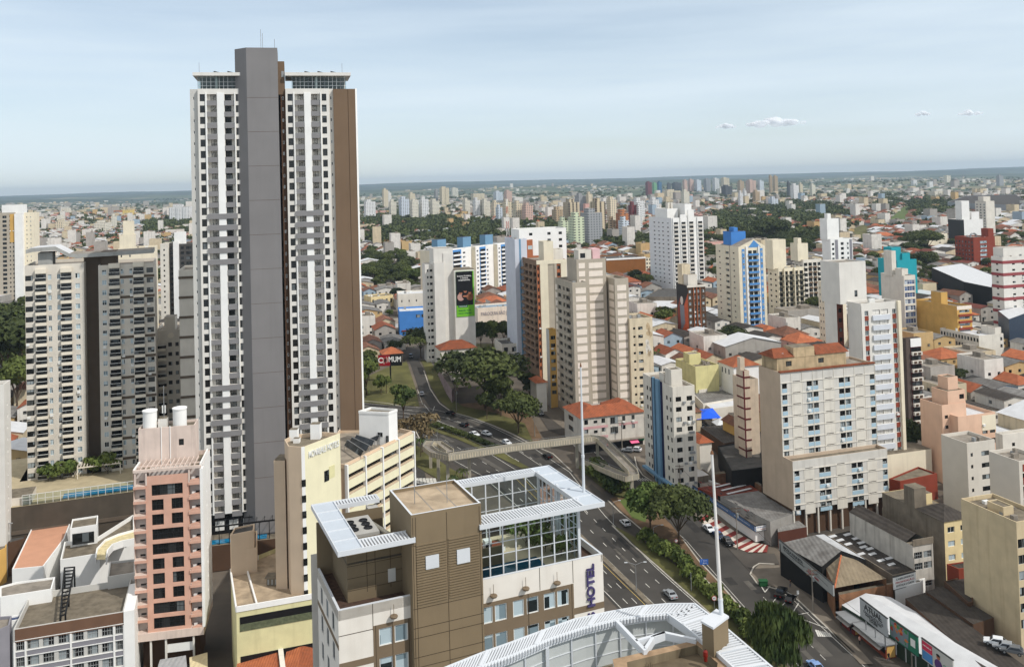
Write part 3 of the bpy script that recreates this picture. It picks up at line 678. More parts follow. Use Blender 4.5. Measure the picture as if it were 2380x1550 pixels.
 bs.box(X(440) + .5, xr - 1, 1.5, D - 1, zb - 5.5, zb - .02, BLACK)
 for i in range(16):
  x = X(470) + i * 2.4; bs.box(x, x + .18, -5.6, -5.4, zb - 5.5, zb - 1.2, BLACK)
 bs.box(X(470), X(660), -5.7, -5.3, zb - 1.2, zb - .9, BLACK); bs.box(X(470), X(660), -1.7, -1.5, zb - 1.1, zb - .9, BLACK)
 for i in range(20): x = X(470) + i * 1.9; bs.box(x, x + .12, -5.5, .9, zb - .95, zb - .85, BLACK)
 for i in range(9): x = X(480) + i * 3.4; b.boxitem('window', x, x + 2.2, 1.38, 1.48, zb - 4.6, zb - 2.2, FRW)
 bs.box(X(470), X(600), -5.2, -2.6, zb - 5.45, zb - 5.3, M('pool_water', (28, 120, 160), .1, .1, 1))
 b.done(); return b
TT = tall_tower()
BEIGE = M('beige_render', (208, 201, 189), .9, .06, .3, .12, dirt=(140, 128, 112)); BALC = M('pale_balcony_render', (222, 213, 196), .85, .05, .4)
TAUPE = M('taupe_render', (96, 84, 72), .9, .06, .3); ROOFG = M('grey_canopy_concrete', (160, 160, 156), .9, .12, .5, .2)
def balcony_mesh(w, d, key='balcony'):
 k = (key, round(w, 2), d)
 if k not in MESHC:
  mb = MB(); mb.box(0, w, -d, 0, -.75, .12, BALC)
  mb.box(.03, w - .03, -d + .03, -d + .06, .12, .98, GLD); mb.box(.03, .06, -d, 0, .12, .98, GLD); mb.box(w - .06, w - .03, -d, 0, .12, .98, GLD)
  mb.box(0, w, -d, -d + .09, .98, 1.08, FRW); MESHC[k] = mb.mesh('balcony')
 return MESHC[k]
def beige_tower():
 b = Bld('apartment_tower', 'beige twin-winged tower with stacked balconies and a grey folded canopy on its roof', 'apartment tower', 57.5, 618, 247, 20)
 X = lambda u: b.xpx(u); h = b.h; D = 20; T = lambda z: z / 4.0
 zr = b.zpx(387.4 + 1040 / 4, X(66)); n = 20; zl = b.zpx(774.8 + 1325 / 4, X(66)); pit = (zr - zl) / (n - 1)
 zb = zl - 3.5
 def wing(w0, w1, wins, bals, zoff, top):
  H = []
  for (a, c) in wins: H += grid([(X(T(a)), X(T(c)))], zr + zoff + .75, pit, n, 1.45, 'mid' if c - a > 50 else 'curt', .18)
  for (a, c) in bals:
   H += grid([(X(T(a)) + .1, X(T(c)) - .1)], zr + zoff + .95, pit, n, 2.0, 'bal', .5)
   for i in range(n):
    b.item('balcony', balcony_mesh(X(T(c)) - X(T(a)), 1.15), (X(T(a)), 0, zr + zoff - 1.0 - i * pit))
   b.boxitem('hood', X(T(a)), X(T(c)), -1.1, 0.02, zr + zoff + 1.25, zr + zoff + 2.5, BALC)
  b.face('F', X(T(w0)), X(T(w1)), zb, top, 0, BEIGE, H, .18)
 wing(230, 778, [(232, 302), (443, 476), (527, 560), (696, 739)], [(328, 430), (563, 665)], 0, h)
 wing(912, 1432, [(945, 988), (1118, 1148), (1200, 1229), (1360, 1421)], [(1010, 1112), (1236, 1336)], .45, h - 1)
 x2, x3 = X(T(778)), X(T(912)); x4 = X(T(1432))
 b.vol(0, x2, 0, D, zb, h, BEIGE, CONC, .9, sides='KLR'); b.vol(x3, x4, 0, D, zb, h - 1, BEIGE, CONC, .9, sides='KLR')
 b.part('recess').box(x2 - .5, x3 + .5, 5.5, D - 1, zb, b.zpx(387.4 + 835 / 4, x2, 5.5), TAUPE, CONC)
 for i in range(1, n, 2): b.boxitem('band', X(T(1012)), x4 + .02, -.05, .05, zr + .45 - i * pit + pit - 1.95, zr + .45 - i * pit + pit - 1.2, TAUPE)
 b.box('roof_block', X(T(332)), X(T(470)), 4, 10, h - .9, h + 3.1, ROOFG); b.box('roof_block#2', X(T(930)), X(T(1070)), 4, 12, h - 2, h + 2.6, TAUPE)
 pr = [(228, 775), (290, 758), (505, 742), (640, 808), (720, 812), (1100, 790), (1425, 768)]
 pts = [(X(T(a)), b.zpx(387.4 + v / 4, X(T(a)), 2)) for a, v in pr]; mb = b.part('canopy')
 for (xa, za), (xb, zb2) in zip(pts, pts[1:]):
  for y0, y1 in ((2, 13),):
   A = [(xa, y0, za - 1.1), (xb, y0, zb2 - 1.1), (xb, y0, zb2), (xa, y0, za)]; Bk = [(x, y1, z + (0)) for x, _, z in A]
   mb.poly(A, ROOFG); mb.poly(Bk[::-1], ROOFG); mb.poly([A[3], A[2], Bk[2], Bk[3]], WHITEROOF if xa < X(T(520)) else CONC); mb.poly([A[0], A[1], Bk[1], Bk[0]], ROOFG)
 (xa, za), (xb, z2) = pts[0], pts[-1]
 mb.poly([(xa, 2, za - 1.1), (xa, 2, za), (xa, 13, za), (xa, 13, za - 1.1)], ROOFG); mb.poly([(xb, 2, z2 - 1.1), (xb, 2, z2), (xb, 13, z2), (xb, 13, z2 - 1.1)], ROOFG)
 DK = M('dark_podium_render', (78, 70, 60), .9, .15, .3, .2); DECK = M('beige_deck', (176, 162, 132), .9, .12, .5)
 zp = b.zpx(1163, X(105), -19); x5 = X(320) + 22
 b.box('podium', -12, x5, -22, D + 4, 0, zp, DK, DECK); b.foot.append((-14, x5 + 2, -24, D + 6))
 b.box('podium_room', -2, x4, 0, D, zp, zb, BEIGE)
 b.box('pool', 11, x5 - 8, -20.6, -16.4, zp + .02, zp + .10, M('pool_water', (28, 120, 160), .1, .1, 1))
 gp = b.part('glass_fence')
 for i in range(25): x = 2 + i * 1.75; gp.box(x, x + .09, -21.8, -21.7, zp, zp + 2.6, FRW)
 gp.box(2, 44, -21.8, -21.7, zp + 2.55, zp + 2.65, FRW); gp.box(2, 44, -21.8, -21.7, zp + 1.3, zp + 1.36, FRW)
 gp.poly([(2, -21.75, zp), (44, -21.75, zp), (44, -21.75, zp + 2.6), (2, -21.75, zp + 2.6)], CLEAR)
 pg = b.part('pergola')
 for i in range(14): x = x2 - 2 + i * .8; pg.box(x, x + .18, -4.5, -.4, zp + 3.1, zp + 3.35, BALC)
 pg.box(x2 - 2, x2 + 9, -4.5, -4.3, zp + 2.8, zp + 3.1, BALC); pg.box(x2 - 2, x2 - 1.8, -4.5, -4.3, zp, zp + 2.8, BALC); pg.box(x2 + 8.8, x2 + 9, -4.5, -4.3, zp, zp + 2.8, BALC)
 b.box('plant_room', -9, 4, -21, -13, zp, zp + 2.0, BEIGE, OLDC)
 b.done(); b.zp = zp; return b
BT = beige_tower()
b = Bld('apartment_building', 'plain cream block cut by the frame edge, one row of tiny windows up its side', 'apartment building', 9, 893, 222, 14)
w = 14; b.vol(-w, 0, 0, b.ypx(24, b.h, 0), 0, b.h, CREAM, CONC, .8, R=grid([(2.2, 3.0)], b.h - 5, 2.9, 17, .8, 'small')); b.done()
b = Bld('apartment_tower', 'beige tower slice with brown floor bands, wedged beside the tallest tower', 'apartment tower', 415, 628, 262, 14)
x1 = b.xpx(447); b.vol(0, x1 + 8, 0, 16, 0, b.h, BEIGE, CONC, .8)
for i in range(9): b.boxitem('band', -.1, x1 + 8, -.25, 0.02, b.h - 2.6 - i * 5.8, b.h - 1.9 - i * 5.8, TAUPE)
b.done()
b = Bld('apartment_tower', 'beige flats with corner balconies, half in shade between the two biggest towers', 'apartment tower', 362, 768, 275, 14)
x1 = b.xpx(418); H = grid(cols(0, x1, [(.5, .66), (.8, .94)]), b.h - 4, 2.9, 20, 1.2, 'mid')
b.vol(0, x1, 0, 16, 0, b.h, BEIGE, CONC, .8, F=H)
for i in range(20): b.item('balcony', balcony_mesh(x1 * .4, 1.15), (.2, 0, b.h - 5.6 - i * 2.9))
b.box('roof_block', x1 * .3, x1 * .75, 3, 9, b.h - .8, b.h + 3.4, BEIGE, CONC)
b.part('round_window').bar((x1 * .62, -.02, b.h - 1.8), (x1 * .62, .1, b.h - 1.8), .9, BALC, 16); b.done()
PINK = M('faded_pink_render', (210, 165, 144), .9, .08, .5, .18, dirt=(178, 168, 158)); PINKW = M('pinkish_white_render', (214, 196, 184), .9, .08, .4, .3, dirt=(122, 108, 98)); PINKD = M('balcony_grey_render', (196, 190, 184), .9, .06, .4)
def pink_building():
 b = Bld('apartment_building', 'pink apartment block with white pergola and two round water tanks on its roof', 'apartment building', 309, 1095, 176, 11)
 X = lambda z4, y=0: b.xpx(z4 / 4, b.h, y); h = b.h
 xw = X(1870); D = b.ypx(487.5, h, xw) if True else 12; D = min(16, max(8, D))
 a0, a1 = X(1350), X(1748)
 zt = b.zpx(774.8 + 1410 / 4, X(1405)); zt10 = b.zpx(1162.2 + 1095 / 4, X(1412)); pit = (zt - zt10) / 9
 zb = b.zpx(1162.2 + 1230 / 4, a0); hw = pit * .75
 H = []; kinds = 'wttwwtttww'; l0, l1, m0, m1, r0, r1 = X(1405), X(1695), X(1515), X(1588), 0, 0
 for i, k in enumerate(kinds):
  z = zt - i * pit
  H += [(l0, l1, z - hw, z, 'strip')] if k == 'w' else [(l0, m0, z - hw, z, 'strip4'), (m1, l1, z - hw, z, 'strip4')]
 b.face('F', a0, a1, zb, h - 1.2, 0, PINK, H, .35)
 for (p, q) in ((0, a0), (a1, xw)):
  b.face('F', p, q, zb, h - .3, 1.5, PINKD, [(p + .8, p + 1.6, zt - i * pit + .2, zt - i * pit + .6, 'vent') for i in range(10)] + [(q - 1.3, q - .5, zt - i * pit + .2, zt - i * pit + .6, 'vent') for i in range(10)], .1)
  for i in range(11):
   z = zt - i * pit + 1.0
   key = ('pslab', round(q - p, 2))
   if key not in MESHC:
    mb = MB(); mb.box(0, q - p, -.25, 1.5, -.55, 0, PINK, PINKW)
    if p > 1: mb.prism([(0.3, -.2), (q - p, -.2), (q - p, 1.5)], 0, .5, PINK)
    MESHC[key] = mb.mesh('balcony')
   b.item('balcony', MESHC[key], (p + (.02 if p > 1 else 0), 0, z - 1.0))
   if p > 1: b.part('air_conditioner').box(p + .5, p + 1.2, .7, 1.3, z - .98, z - .3, FRW)
   elif i % 3 == 1: b.part('air_conditioner').box(p + 1.9, p + 2.6, .9, 1.4, z - .98, z - .3, FRA)
 b.face('R', 0, 1.5, zb, h - .3, a0, PINK); b.face('L', 0, 1.5, zb, h - .3, a1, PINK); b.face('R', 0, 1.6, zb, h - .3, 0.02, PINKW)
 b.vol(0, xw + .05, 1.5, D, zb, h - .3, PINKW, OLDC, .8, sides='KLR', rmx=WHITEW, R=grid([(D * .5, D * .5 + .8)], h - 6, pit, 9, 1.2, 'small'))
 b.part('side_wall').box(xw - .25, xw + .28, -.3, 1.45, zb, h - .5, WHITEW)
 b.box('transfer_slab', 0, xw, -.3, D, zb - 1.5, zb, PINKW)
 for x in (0.1, a0 + .3, X(1505), xw - 2.2): b.part('column').box(x, x + .35, 0, .4, 0, zb - 1.5, CREAM)
 b.box('ground_floor', .5, xw - 1.5, 4, D - .5, 0, zb - 1.5, BROWND); b.box('ground_floor', X(1510), xw - 2, .6, .8, zb - 4.6, zb - 3, WHITEW)
 pg = b.part('pergola'); zf = h; yb = 5.2
 pg.box(0, xw, -.25, .15, zf - .35, zf + .15, PINKW); pg.box(0, xw, 2.2, 2.45, zf - .1, zf + .15, PINKW); pg.box(0, .3, 0, yb, zf - .1, zf + .3, WHITEW); pg.box(xw - .3, xw, 0, D - 2, zf - .3, zf + .5, WHITEW)
 for i in range(12):
  x = a0 - 1 + i * (xw - a0) / 11.5; pg.box(x, x + .16, .1, yb + 1, zf - .05, zf + .28, PINKW)
 for x in (.2, a0, a1, xw - .4): pg.box(x, x + .3, -.1, .2, h - 3, zf - .3, PINKW)
 b.box('roof_room', a0 + .3, a1 - .3, 1.7, yb, h - 3.4, h - 1.0, PINKD)
 xb0, xb1 = X(1290, 6), X(1815, 6); zt2 = b.zpx(774.8 + 890 / 4, xb0, 6)
 b.vol(xb0, xb1, 6, D - 1, h - 2, zt2, PINKW, OLDC, .5, F=[(X(1665, 6), X(1712, 6), zt2 - 3.9, zt2 - 2.6, 'vent'), (X(1560, 6), X(1590, 6), zt2 - 9, zt2 - 7.9, 'vent')], part='water_tower', roofpart='water_tower_roof', sides='FKLR')
 pp = b.part('pipe')
 for z4 in (1503, 1585): pp.bar((X(z4, 5.9), 5.9, h - 2), (X(z4, 5.9), 5.9, zt2 + .2), .09, WHITEW, 6)
 for z4, yy in ((1400, 7.9), (1678, 8.3)):
  r = 1.42; mb = MB(); mb.lathe([(0.02, 0), (r * .96, 0), (r * .96, 3.5), (r * 1.04, 3.5), (r * 1.04, 3.75), (r * .5, 3.95), (0.02, 4.0)], WHITEW, 24)
  o = mb.build('water_tank', None, b.W(X(z4, yy), yy, zt2 - .5), b.a); tag(o, 'round white water tank on the pink block, ' + ('beside the stair vent and set lower' if z4 < 1500 else 'the one above the tiny square window'), 'water tank', 'water tanks on the pink block')
 mp = b.part('antenna'); x = X(1532, 8); mp.bar((x, 8, zt2 - .5), (x, 8, zt2 + 8), .07, METALG, 6)
 for dx in (-.25, .25): mp.box(x + dx - .1, x + dx + .1, 7.85, 8.0, zt2 + 2.4, zt2 + 4.0, FRW)
 b.box('roof_hut', X(1480, 8), X(1560, 8), 7.4, 9.5, zt2 - .5, zt2 + 1.4, CREAM, OLDC)
 b.foot.append((0, xw, 0, D)); b.done(); return b
STYLES['strip4'] = (FRD, GLD, 3, .06, .5)
PB = pink_building()
BRN = M('brown_band_paint', (112, 84, 66), .9, .08, .4); LILAC = M('bluish_grey_paint', (136, 134, 140), .9, .06, .5)
def lattice_block():
 b = Bld('low_building', 'grey and white block with lattice windows under a brown band, below the pink block', 'building', 31, 1462, 164, 18)
 X = lambda z4: b.xpx(z4 / 4); h = b.h; zb = 0
 zt = b.zpx(1162.2 + 1312 / 4, X(150)); pit = 2.95
 cs = [(145, 228), (250, 360), (395, 500), (540, 640), (672, 775), (808, 910), (943, 1045), (1070, 1146)]
 H = [h_ for a, c in cs for h_ in grid([(X(a), X(c))], zt, pit, 5, 1.75, 'lattice', .25)]
 b.vol(0, X(1150), 0, 15, zb, h, LGREY, OLDC, 1.2, F=H)
 b.part('band').box(X(140), X(1148), -.12, .02, h - 2.4, h - .1, BRN)
 for i in range(5):
  z = zt - i * pit
  for (a, c) in ((145, 232), (250, 650), (668, 1052), (1070, 1146)): b.part('spandrel').box(X(a), X(c), -.07, .02, z - 2.75, z - 1.95, LILAC)
  for zz in (z + .05, z - 1.9): b.part('ledge').box(X(140), X(1150), -.16, .02, zz, zz + .13, WHITEW)
 for a in (133, 236, 657, 1058, 1149): b.part('pilaster').box(X(a) - .15, X(a) + .15, -.2, .02, 0, h - 2.4, WHITEW)
 b.box('end_pier', X(1150), X(1250), -.3, 12, 0, h + .1, WHITEW)
 b.foot.append((0, X(1250), -1, 16)); b.done(); return b
LB = lattice_block()
lowblock('low_building', 'blue-grey wall block with white edge, cut off at the corner of the frame', 'building', [(-40, 1450), (0, 1432), (27, 1430), (22, 1452), (-20, 1470)], 17, LILAC, CONC)
lowblock('roof_terrace_house', 'flat house with a terracotta-painted roof terrace and white kerbs', 'house', [(76, 1221), (165, 1211), (150, 1250), (101, 1315), (28, 1322)], 10.5, WHITEW, M('terracotta_floor_paint', (196, 146, 118), .9, .06, .4), par=.3)
r = lowblock('rooftop_apartment', 'white rooftop apartment with a mossy flat roof and wide window beside the terracotta terrace', 'house', [(168, 1206), (228, 1197), (226, 1218), (163, 1228)], 14.5, WHITEW, OLDC, par=.4)
mb = MB(); mb.box(0, 4.6, -.1, .1, 0, 2.4, GLD); mb.box(-.1, 4.7, -.06, .06, -.1, 2.5, FRD); p = PZ(178, 1250, 12); o = mb.build('window', r); o.location = p - r.location - Vector((0, 1.9, 0.8)); o.rotation_euler.z = .3
lowblock('roof_terrace_wall', 'white parapet terrace of the rooftop apartment with a long side wall', 'house', [(150, 1258), (226, 1248), (310, 1195), (312, 1230), (232, 1285), (140, 1300)], 11, WHITEW, OLDC, par=1.0)
lowblock('rooftop_apartment', 'white flat with a brown cornice and pool, just above the lattice-window block', 'house', [(0, 1362), (38, 1352), (128, 1340), (120, 1368), (0, 1387)], 17.5, WHITEW, CONC, par=.35)
lowblock('pool_deck', 'rooftop plunge pool with white edge in front of the brown-corniced flat', 'pool', [(0, 1436), (120, 1412), (110, 1425), (0, 1448)], 14.5, WHITEW, M('plunge_pool_water', (20, 48, 92), .12, .1, 1), par=.3)
lowblock('dark_flat_roof', 'dark flat roof strewn with rubble and plastic sheets by the pink block', 'roof', [(186, 1365), (308, 1352), (312, 1405), (180, 1425)], 14.9, LGREY, TARM, par=.6)
lowblock('low_building', 'grey roof annex with a dark doorway, against the pink block', 'building', [(255, 1305), (314, 1298), (314, 1330), (250, 1340)], 17.5, LGREY, CONC, par=.4)
for i, (u, v) in enumerate(((240, 1380), (262, 1372), (248, 1392), (280, 1388), (212, 1392), (215, 1408), (165, 1432), (158, 1438))):
 mb = MB(); rnd = random.Random(i); bm_pts = [(rnd.uniform(.8, 2.2) * math.cos(t), rnd.uniform(.6, 1.6) * math.sin(t)) for t in np.arange(0, 6.2, .8)]
 mb.prism(bm_pts, 0, .12, WHITEROOF); mb.prism([(x * .6 + .1, y * .6) for x, y in bm_pts], .12, .35, WHITEROOF)
 o = mb.build('plastic_sheet', None, PZ(u, v, 14.32)); tag(o, 'crumpled pale plastic sheet lying on the dark littered roof', 'sheet', 'plastic sheets on the dark roof')
mb = MB(); rnd = random.Random(4); A, Bq = PZ(150, 1318, 17), PZ(140, 1430, 17); A2, B2 = PZ(173, 1316, 17), PZ(152, 1425, 17)
for p, q in ((A, Bq), (A2, B2)):
 mb.beam(p, q, .3, .3, BLACK)
 for t in (0, .33, .66, 1): s = p.lerp(q, t); mb.box(s.x - .12, s.x + .12, s.y - .12, s.y + .12, 12, s.z, BLACK)
for i in range(14): mb.beam(A.lerp(Bq, i / 13), A2.lerp(B2, i / 13), .22, .22, BLACK)
o = mb.build('steel_pergola'); tag(o, 'black ladder-like steel pergola over the passage beside the littered roof', 'pergola')
r = MB(); pts = [(222, 1300), (226, 1278), (245, 1258), (275, 1245), (312, 1235)]; pin = [(247, 1300), (250, 1282), (262, 1268), (285, 1260), (312, 1255)]
ST = M('pale_crazy_paving', (206, 192, 150), .95, .2, 1.2)
for i in range(4): r.poly([PZ(*pts[i], 12.4), PZ(*pts[i + 1], 12.4), PZ(*pin[i + 1], 12.4), PZ(*pin[i], 12.4)], ST)
for P in (pts, pin):
 for i in range(4): a, c = PZ(*P[i], 12.4), PZ(*P[i + 1], 12.4); r.beam(a + Vector((0, 0, .5)), c + Vector((0, 0, .5)), .3, 1.6, WHITEW)
tag(r.build('curved_walkway'), 'curved stone-paved walkway with white kerbs beside the pink block', 'walkway')
HBR = M('hotel_brown_panel', (128, 112, 88), .85, .07, .3, .18, dirt=(98, 84, 66)); HWH = M('hotel_white_panel', (226, 220, 210), .85, .05, .5, .16, dirt=(176, 160, 138)); HTP = M('hotel_taupe', (120, 104, 84), .85, .05, .5)
JOINT = M('panel_joint', (70, 58, 44), .9, .05); TRAY = M('perforated_tray', (186, 194, 202), .6, .04, spec=.4)
RUSTROOF = M('stained_roof_screed', (166, 148, 124), .95, .3, .5, .25, dirt=(98, 74, 52)); PURPLE = M('purple_letter', (72, 64, 108), .5, .05); GRAVEL = M('dark_gravel', (74, 56, 46), .95, .35, 2.5)
def hotel():
 b = Bld('hotel', 'brown and white hotel with glazed roof terrace and wide white slatted canopies', 'hotel', 955.2, 1197, 92, 23)
 h = b.h; xb = b.xpx(1117.7); yb = b.ypx(905, h, 0)
 zlw = b.zpx(1383.6, 0, 1.0)                       # parapet of the white wing on the shaded side
 yw = 1.0; xl = b.xpx(785.7, zlw, yw); yl = min(24, b.ypx(741, zlw, xl) + yw) + 0
 zr = b.zpx(1348.6, xb, yw); xr = b.xpx(1400.6, zr, yw)
 zc = b.zpx(1252, .3, -.6)                         # canopy top level
 D = max(yb, 16)
 b.vol(0, xb, 0, yb, 0, h, HBR, RUSTROOF, .35, cap=METALW, part='wall')
 lo, hi = b.zpx(1162.2 + 910 / 4, xb / 2, 0), b.zpx(1162.2 + 352 / 4, xb / 2, 0)
 lv = b.part('louvre'); k = lo
 while k < hi:
  lv.box(.45, xb * .5 - .12, -.09, .02, k, k + .12, HBR); lv.box(xb * .5 + .12, xb - .3, -.09, .02, k, k + .12, HBR); k += .27
 jn = b.part('panel_joint')
 for x in (.12, .42, xb * .5 - .06, xb - .26): jn.box(x, x + .06, -.014, .02, 0, h - .3, JOINT)
 z = lo - .4; i = 0
 while z > 3: jn.box(0, xb, -.012, .02, z, z + .06, JOINT); z -= (1.0 if i % 2 else 1.95); i += 1
 for z in (h - 3.2,): jn.box(0, xb, -.012, .02, z, z + .05, JOINT)
 for (u0, u1, v0, v1) in ((1570, 1692, 520, 640), (1860, 1980, 460, 590)):
  u0, u1 = [b.xpx(595.2 + u / 4, hi) for u in (u0, u1)]; z1, z0 = [b.zpx(1162.2 + v / 4, u0) for v in (v0, v1)]
  b.boxitem('vent_grille', u0, u1, -.16, .0, z0, z1, METALW)
 pit = 2.95
 def wing(x0, x1, zt, pairs, t0, t1, side):
  ztop = side; H = [q for p in pairs for q in grid([p], ztop, pit, 16, 1.75, 'hotel', .12)]
  b.face('F', x0, x1, 0, zt, yw, HWH, H, .12)
  mb = b.part('taupe_band')
  z = ztop + .42
  if t0 is not None:
   cs = sorted(pairs); edges = [t0] + [e for p in cs for e in p] + [t1]
   for i in range(0, len(edges), 2): mb.box(edges[i], edges[i + 1], yw - .03, yw + .03, 0, z, HTP)
   for i in range(16):
    for p in cs: mb.box(p[0], p[1], yw - .03, yw + .03, ztop - (i + 1) * pit, ztop - i * pit - 1.75, HTP)
   for p in cs: mb.box(p[0], p[1], yw - .03, yw + .03, ztop, z, HTP)
   for e in (t0 + .25, t1 - .25, (t0 + t1) / 2): jn.box(e - .03, e + .03, yw - .045, yw, 0, z, JOINT)
  return ztop
 W = lambda a, z=zr: b.xpx(a, z - 3, yw)
 prs = [(W(595.2 + 2115 / 4), W(595.2 + 2200 / 4)), (W(595.2 + 2218 / 4), W(595.2 + 2330 / 4)), (W(1191.8), W(1217.6)), (W(1223.6), W(1251.2)), (W(1263.5), W(1290.5)), (W(1294.3), W(1321.8))]
 prs[0] = (prs[0][1] - 1.25, prs[0][1])
 zt = wing(xb, xr, zr, prs, xb + .02, W(1333), b.zpx(1162.2 + 990 / 4, prs[0][0], yw) if False else b.zpx(1162.2 + 1002 / 4, prs[0][0], yw))
 b.part('taupe_band').box(W(1333), xr, yw - .03, yw + .03, zt - 3.0, zt - 2.3, HTP)
 for u in (1190 + 262 / 4, 1190 + 570 / 4): jn.box(W(u) - .03, W(u) + .03, yw - .02, yw + .01, zt + .5, zr, JOINT)
 for (u, v) in ((2205, 900), ): pass
 for u, v in ((595.2 + 2200 / 4, 1387), (1220, 1370), (1292.5, 1357)):
  x = W(u); z = b.zpx(v, x, yw - .2); mb = MB(); mb.lathe([(.02, 0), (.34, .05), (.42, .2), (.36, .3), (.02, .32)], HTP, 12); mb.bar((0, 0, .3), (0, 0, 1.4), .03, HTP, 5)
  key = ('lamp',); MESHC.setdefault(key, mb.mesh('wall_lamp')); b.item('wall_lamp', MESHC[key], (x, yw - .35, z))
 W2 = lambda a: b.xpx(595.2 + a / 4, zlw - 3.5, yw)
 p2 = [(W2(1143), W2(1268)), (W2(1288), W2(1412))]
 zt2 = wing(xl, 0, zlw, p2, W2(1090), .02, b.zpx(1162.2 + 1195 / 4, p2[0][0], yw))
 b.item('wall_lamp', MESHC[('lamp',)], (W2(1277), yw - .35, zt2 + .9))
 b.part('taupe_band').box(xl, W2(1090), yw - .03, yw + .03, zt2 - 3.2, zt2 - 2.55, HTP)
 jn.box(xl, W2(1090), yw - .02, yw + .01, zt2 + .1, zt2 + .16, JOINT); jn.box(W2(1090) - .03, W2(1090) + .03, yw - .02, yw + .01, zt2, zlw, JOINT)
 b.face('L', yw, yl, 0, zlw, xl, HWH, grid([(3, 4.2), (yl * .5, yl * .5 + 1.2), (yl - 3, yl - 1.8)], zlw - 1.2, pit, 12, 1.9, 'alu'), .12)
 b.part('taupe_band').box(xl - .03, xl + .02, yw, yl, zlw - 3.9, zlw - 3.4, HTP)
 for z, x0, x1, y1 in ((zlw, xl, 0, yl), (zr, xb, xr, D)):
  w = b.part('wall'); y0 = yw; t = .25
  w.box(x0, x1, y0, y0 + t, z - .02, z + .06, METALW); w.box(x0 if x0 < 0 else x1 - t, x0 + t if x0 < 0 else x1, y0 + t, y1, z - .02, z + .06, METALW)
  w.box(x0 + t, x1 - t if x1 > 0 else x1, y0 + t, y1, z - 1.0, z - .75, GRAVEL)
 b.face('K', xl, xr, 0, zr, D, HWH); b.face('R', yw, D, 0, zr, xr, HWH); b.foot.append((xl, xr, 0, max(D, yl)))
 w.box(xl, xl + .25, yw, yl, zlw - 1, zlw, HWH); w.box(xl, 0, yw, yw + .25, zlw - 1, zlw - .03, HWH)
 w.box(xb, xr, yw + .02, yw + .25, zr - .8, zr - .03, HWH); w.box(xr - .25, xr - .01, yw, D, zr - .8, zr - .03, HWH); w.box(xl, 0, yl - .25, yl, zlw - 1, zlw + 5, HBR)
 P = b.loc(PZ(808.5, 1401, b.o.z + zlw - .75)); x1, y1 = P.x, P.y; Q = b.loc(PZ(769, 1275, b.o.z + zc - 1.0))
 zt_ = zc - .6; dr = M('brown_louvre', (116, 102, 80), .85, .05, .5)
 x0 = x1; y2 = min(yl - .5, y1 + 11)
 b.face('F', x0, 0, zlw - .75, zt_, y1, dr); b.face('L', y1, y2, zlw - .75, zt_, x0, dr); b.face('K', x0, 0, zlw - .75, zt_, y2, dr)
 for k in range(5): jn.box(x0, 0, y1 - .015, y1 + .02, zlw + .4 + k * 1.25, zlw + .45 + k * 1.25, JOINT)
 for k in (.35, .5, .78): jn.box(x0 * (1 - k), x0 * (1 - k) + .06, y1 - .015, y1 + .02, zlw, zt_, JOINT)
 b.boxitem('vent_grille', -1.55, -.75, y1 - .1, y1, zlw + .55, zlw + 1.9, LGREY)
 w.box(x0, 0, y1, y2, zt_ - 2.6, zt_ - 2.4, TARM)
 mm = M('machine_grey', (168, 166, 160), .6, .08, 1.0)
 ch = b.part('chiller'); cx, cy, cz = x0 * .62, y1 + 4.2, zt_ - 2.4
 ch.box(cx - 1.5, cx + 1.7, cy - 2.6, cy + 2.6, cz, cz + 2.1, mm)
 for i in range(3):
  for j in range(2): ch.lathe([(.42, 2.1), (.48, 2.1), (.48, 2.22), (.42, 2.22), (.40, 2.14), (.05, 2.13)], BLACK, 14, (0, 0));
 mbv = ch.v
 n6 = 6 * 14 * 6; st = len(mbv) - n6
 for q in range(6):
  ox, oy = cx - .7 + (q % 2) * 1.5, cy - 1.2 + (q // 2) * 1.15
  for i in range(st + q * 84, st + (q + 1) * 84): x, y, z = mbv[i]; mbv[i] = (x + ox, y + oy, z + cz)
 pp = b.part('pipe')
 for (p, q) in (((-2.2, y1 + 7, cz + 1.5), (x0 + 1.4, y1 + 7, cz + 1.5)), ((x0 + 1.4, y1 + 7, cz + 1.5), (x0 + 1.4, y1 + 5.6, cz + 1.5)), ((-2.2, y1 + 7, cz + 1.5), (-.9, y1 + 1.5, cz + 1.5)), ((-1.7, y1 + 7, cz + 1.3), (-.45, y1 + 1.5, cz + 1.3))): pp.bar(p, q, .16, M('pipe_cream', (196, 190, 172), .6, .05), 8)
 b.box('tank', -1.6, -.4, y1 + 8, y1 + 9.2, cz, cz + 2.3, mm)
 cv = b.part('canopy'); Z = zc; ol = lambda u, v: b.loc(PZ(u, v, b.o.z + Z))
 fl, fr_, bl, br, bm_ = ol(785.0, 1283), ol(1419, 1174.5), ol(735, 1168), ol(1270, 1083), None
 y0c = fl.y; y1c = br.y; x0c = fl.x; x1c = fr_.x
 y1c = (bl.y + br.y) / 2; wL, wF, wB, wR = 2.6, 2.35, 1.6, 2.6
 xs1 = -.02; xs2 = xb + .02
 def fascia(xa, xbb, ya, yb_):
  cv.box(xa, xbb, ya, ya + .1, Z - .5, Z, METALW); cv.box(xa, xbb, yb_ - .1, yb_, Z - .5, Z, METALW); cv.box(xa, xa + .1, ya + .1, yb_ - .1, Z - .5, Z, METALW); cv.box(xbb - .1, xbb, ya + .1, yb_ - .1, Z - .5, Z, METALW)
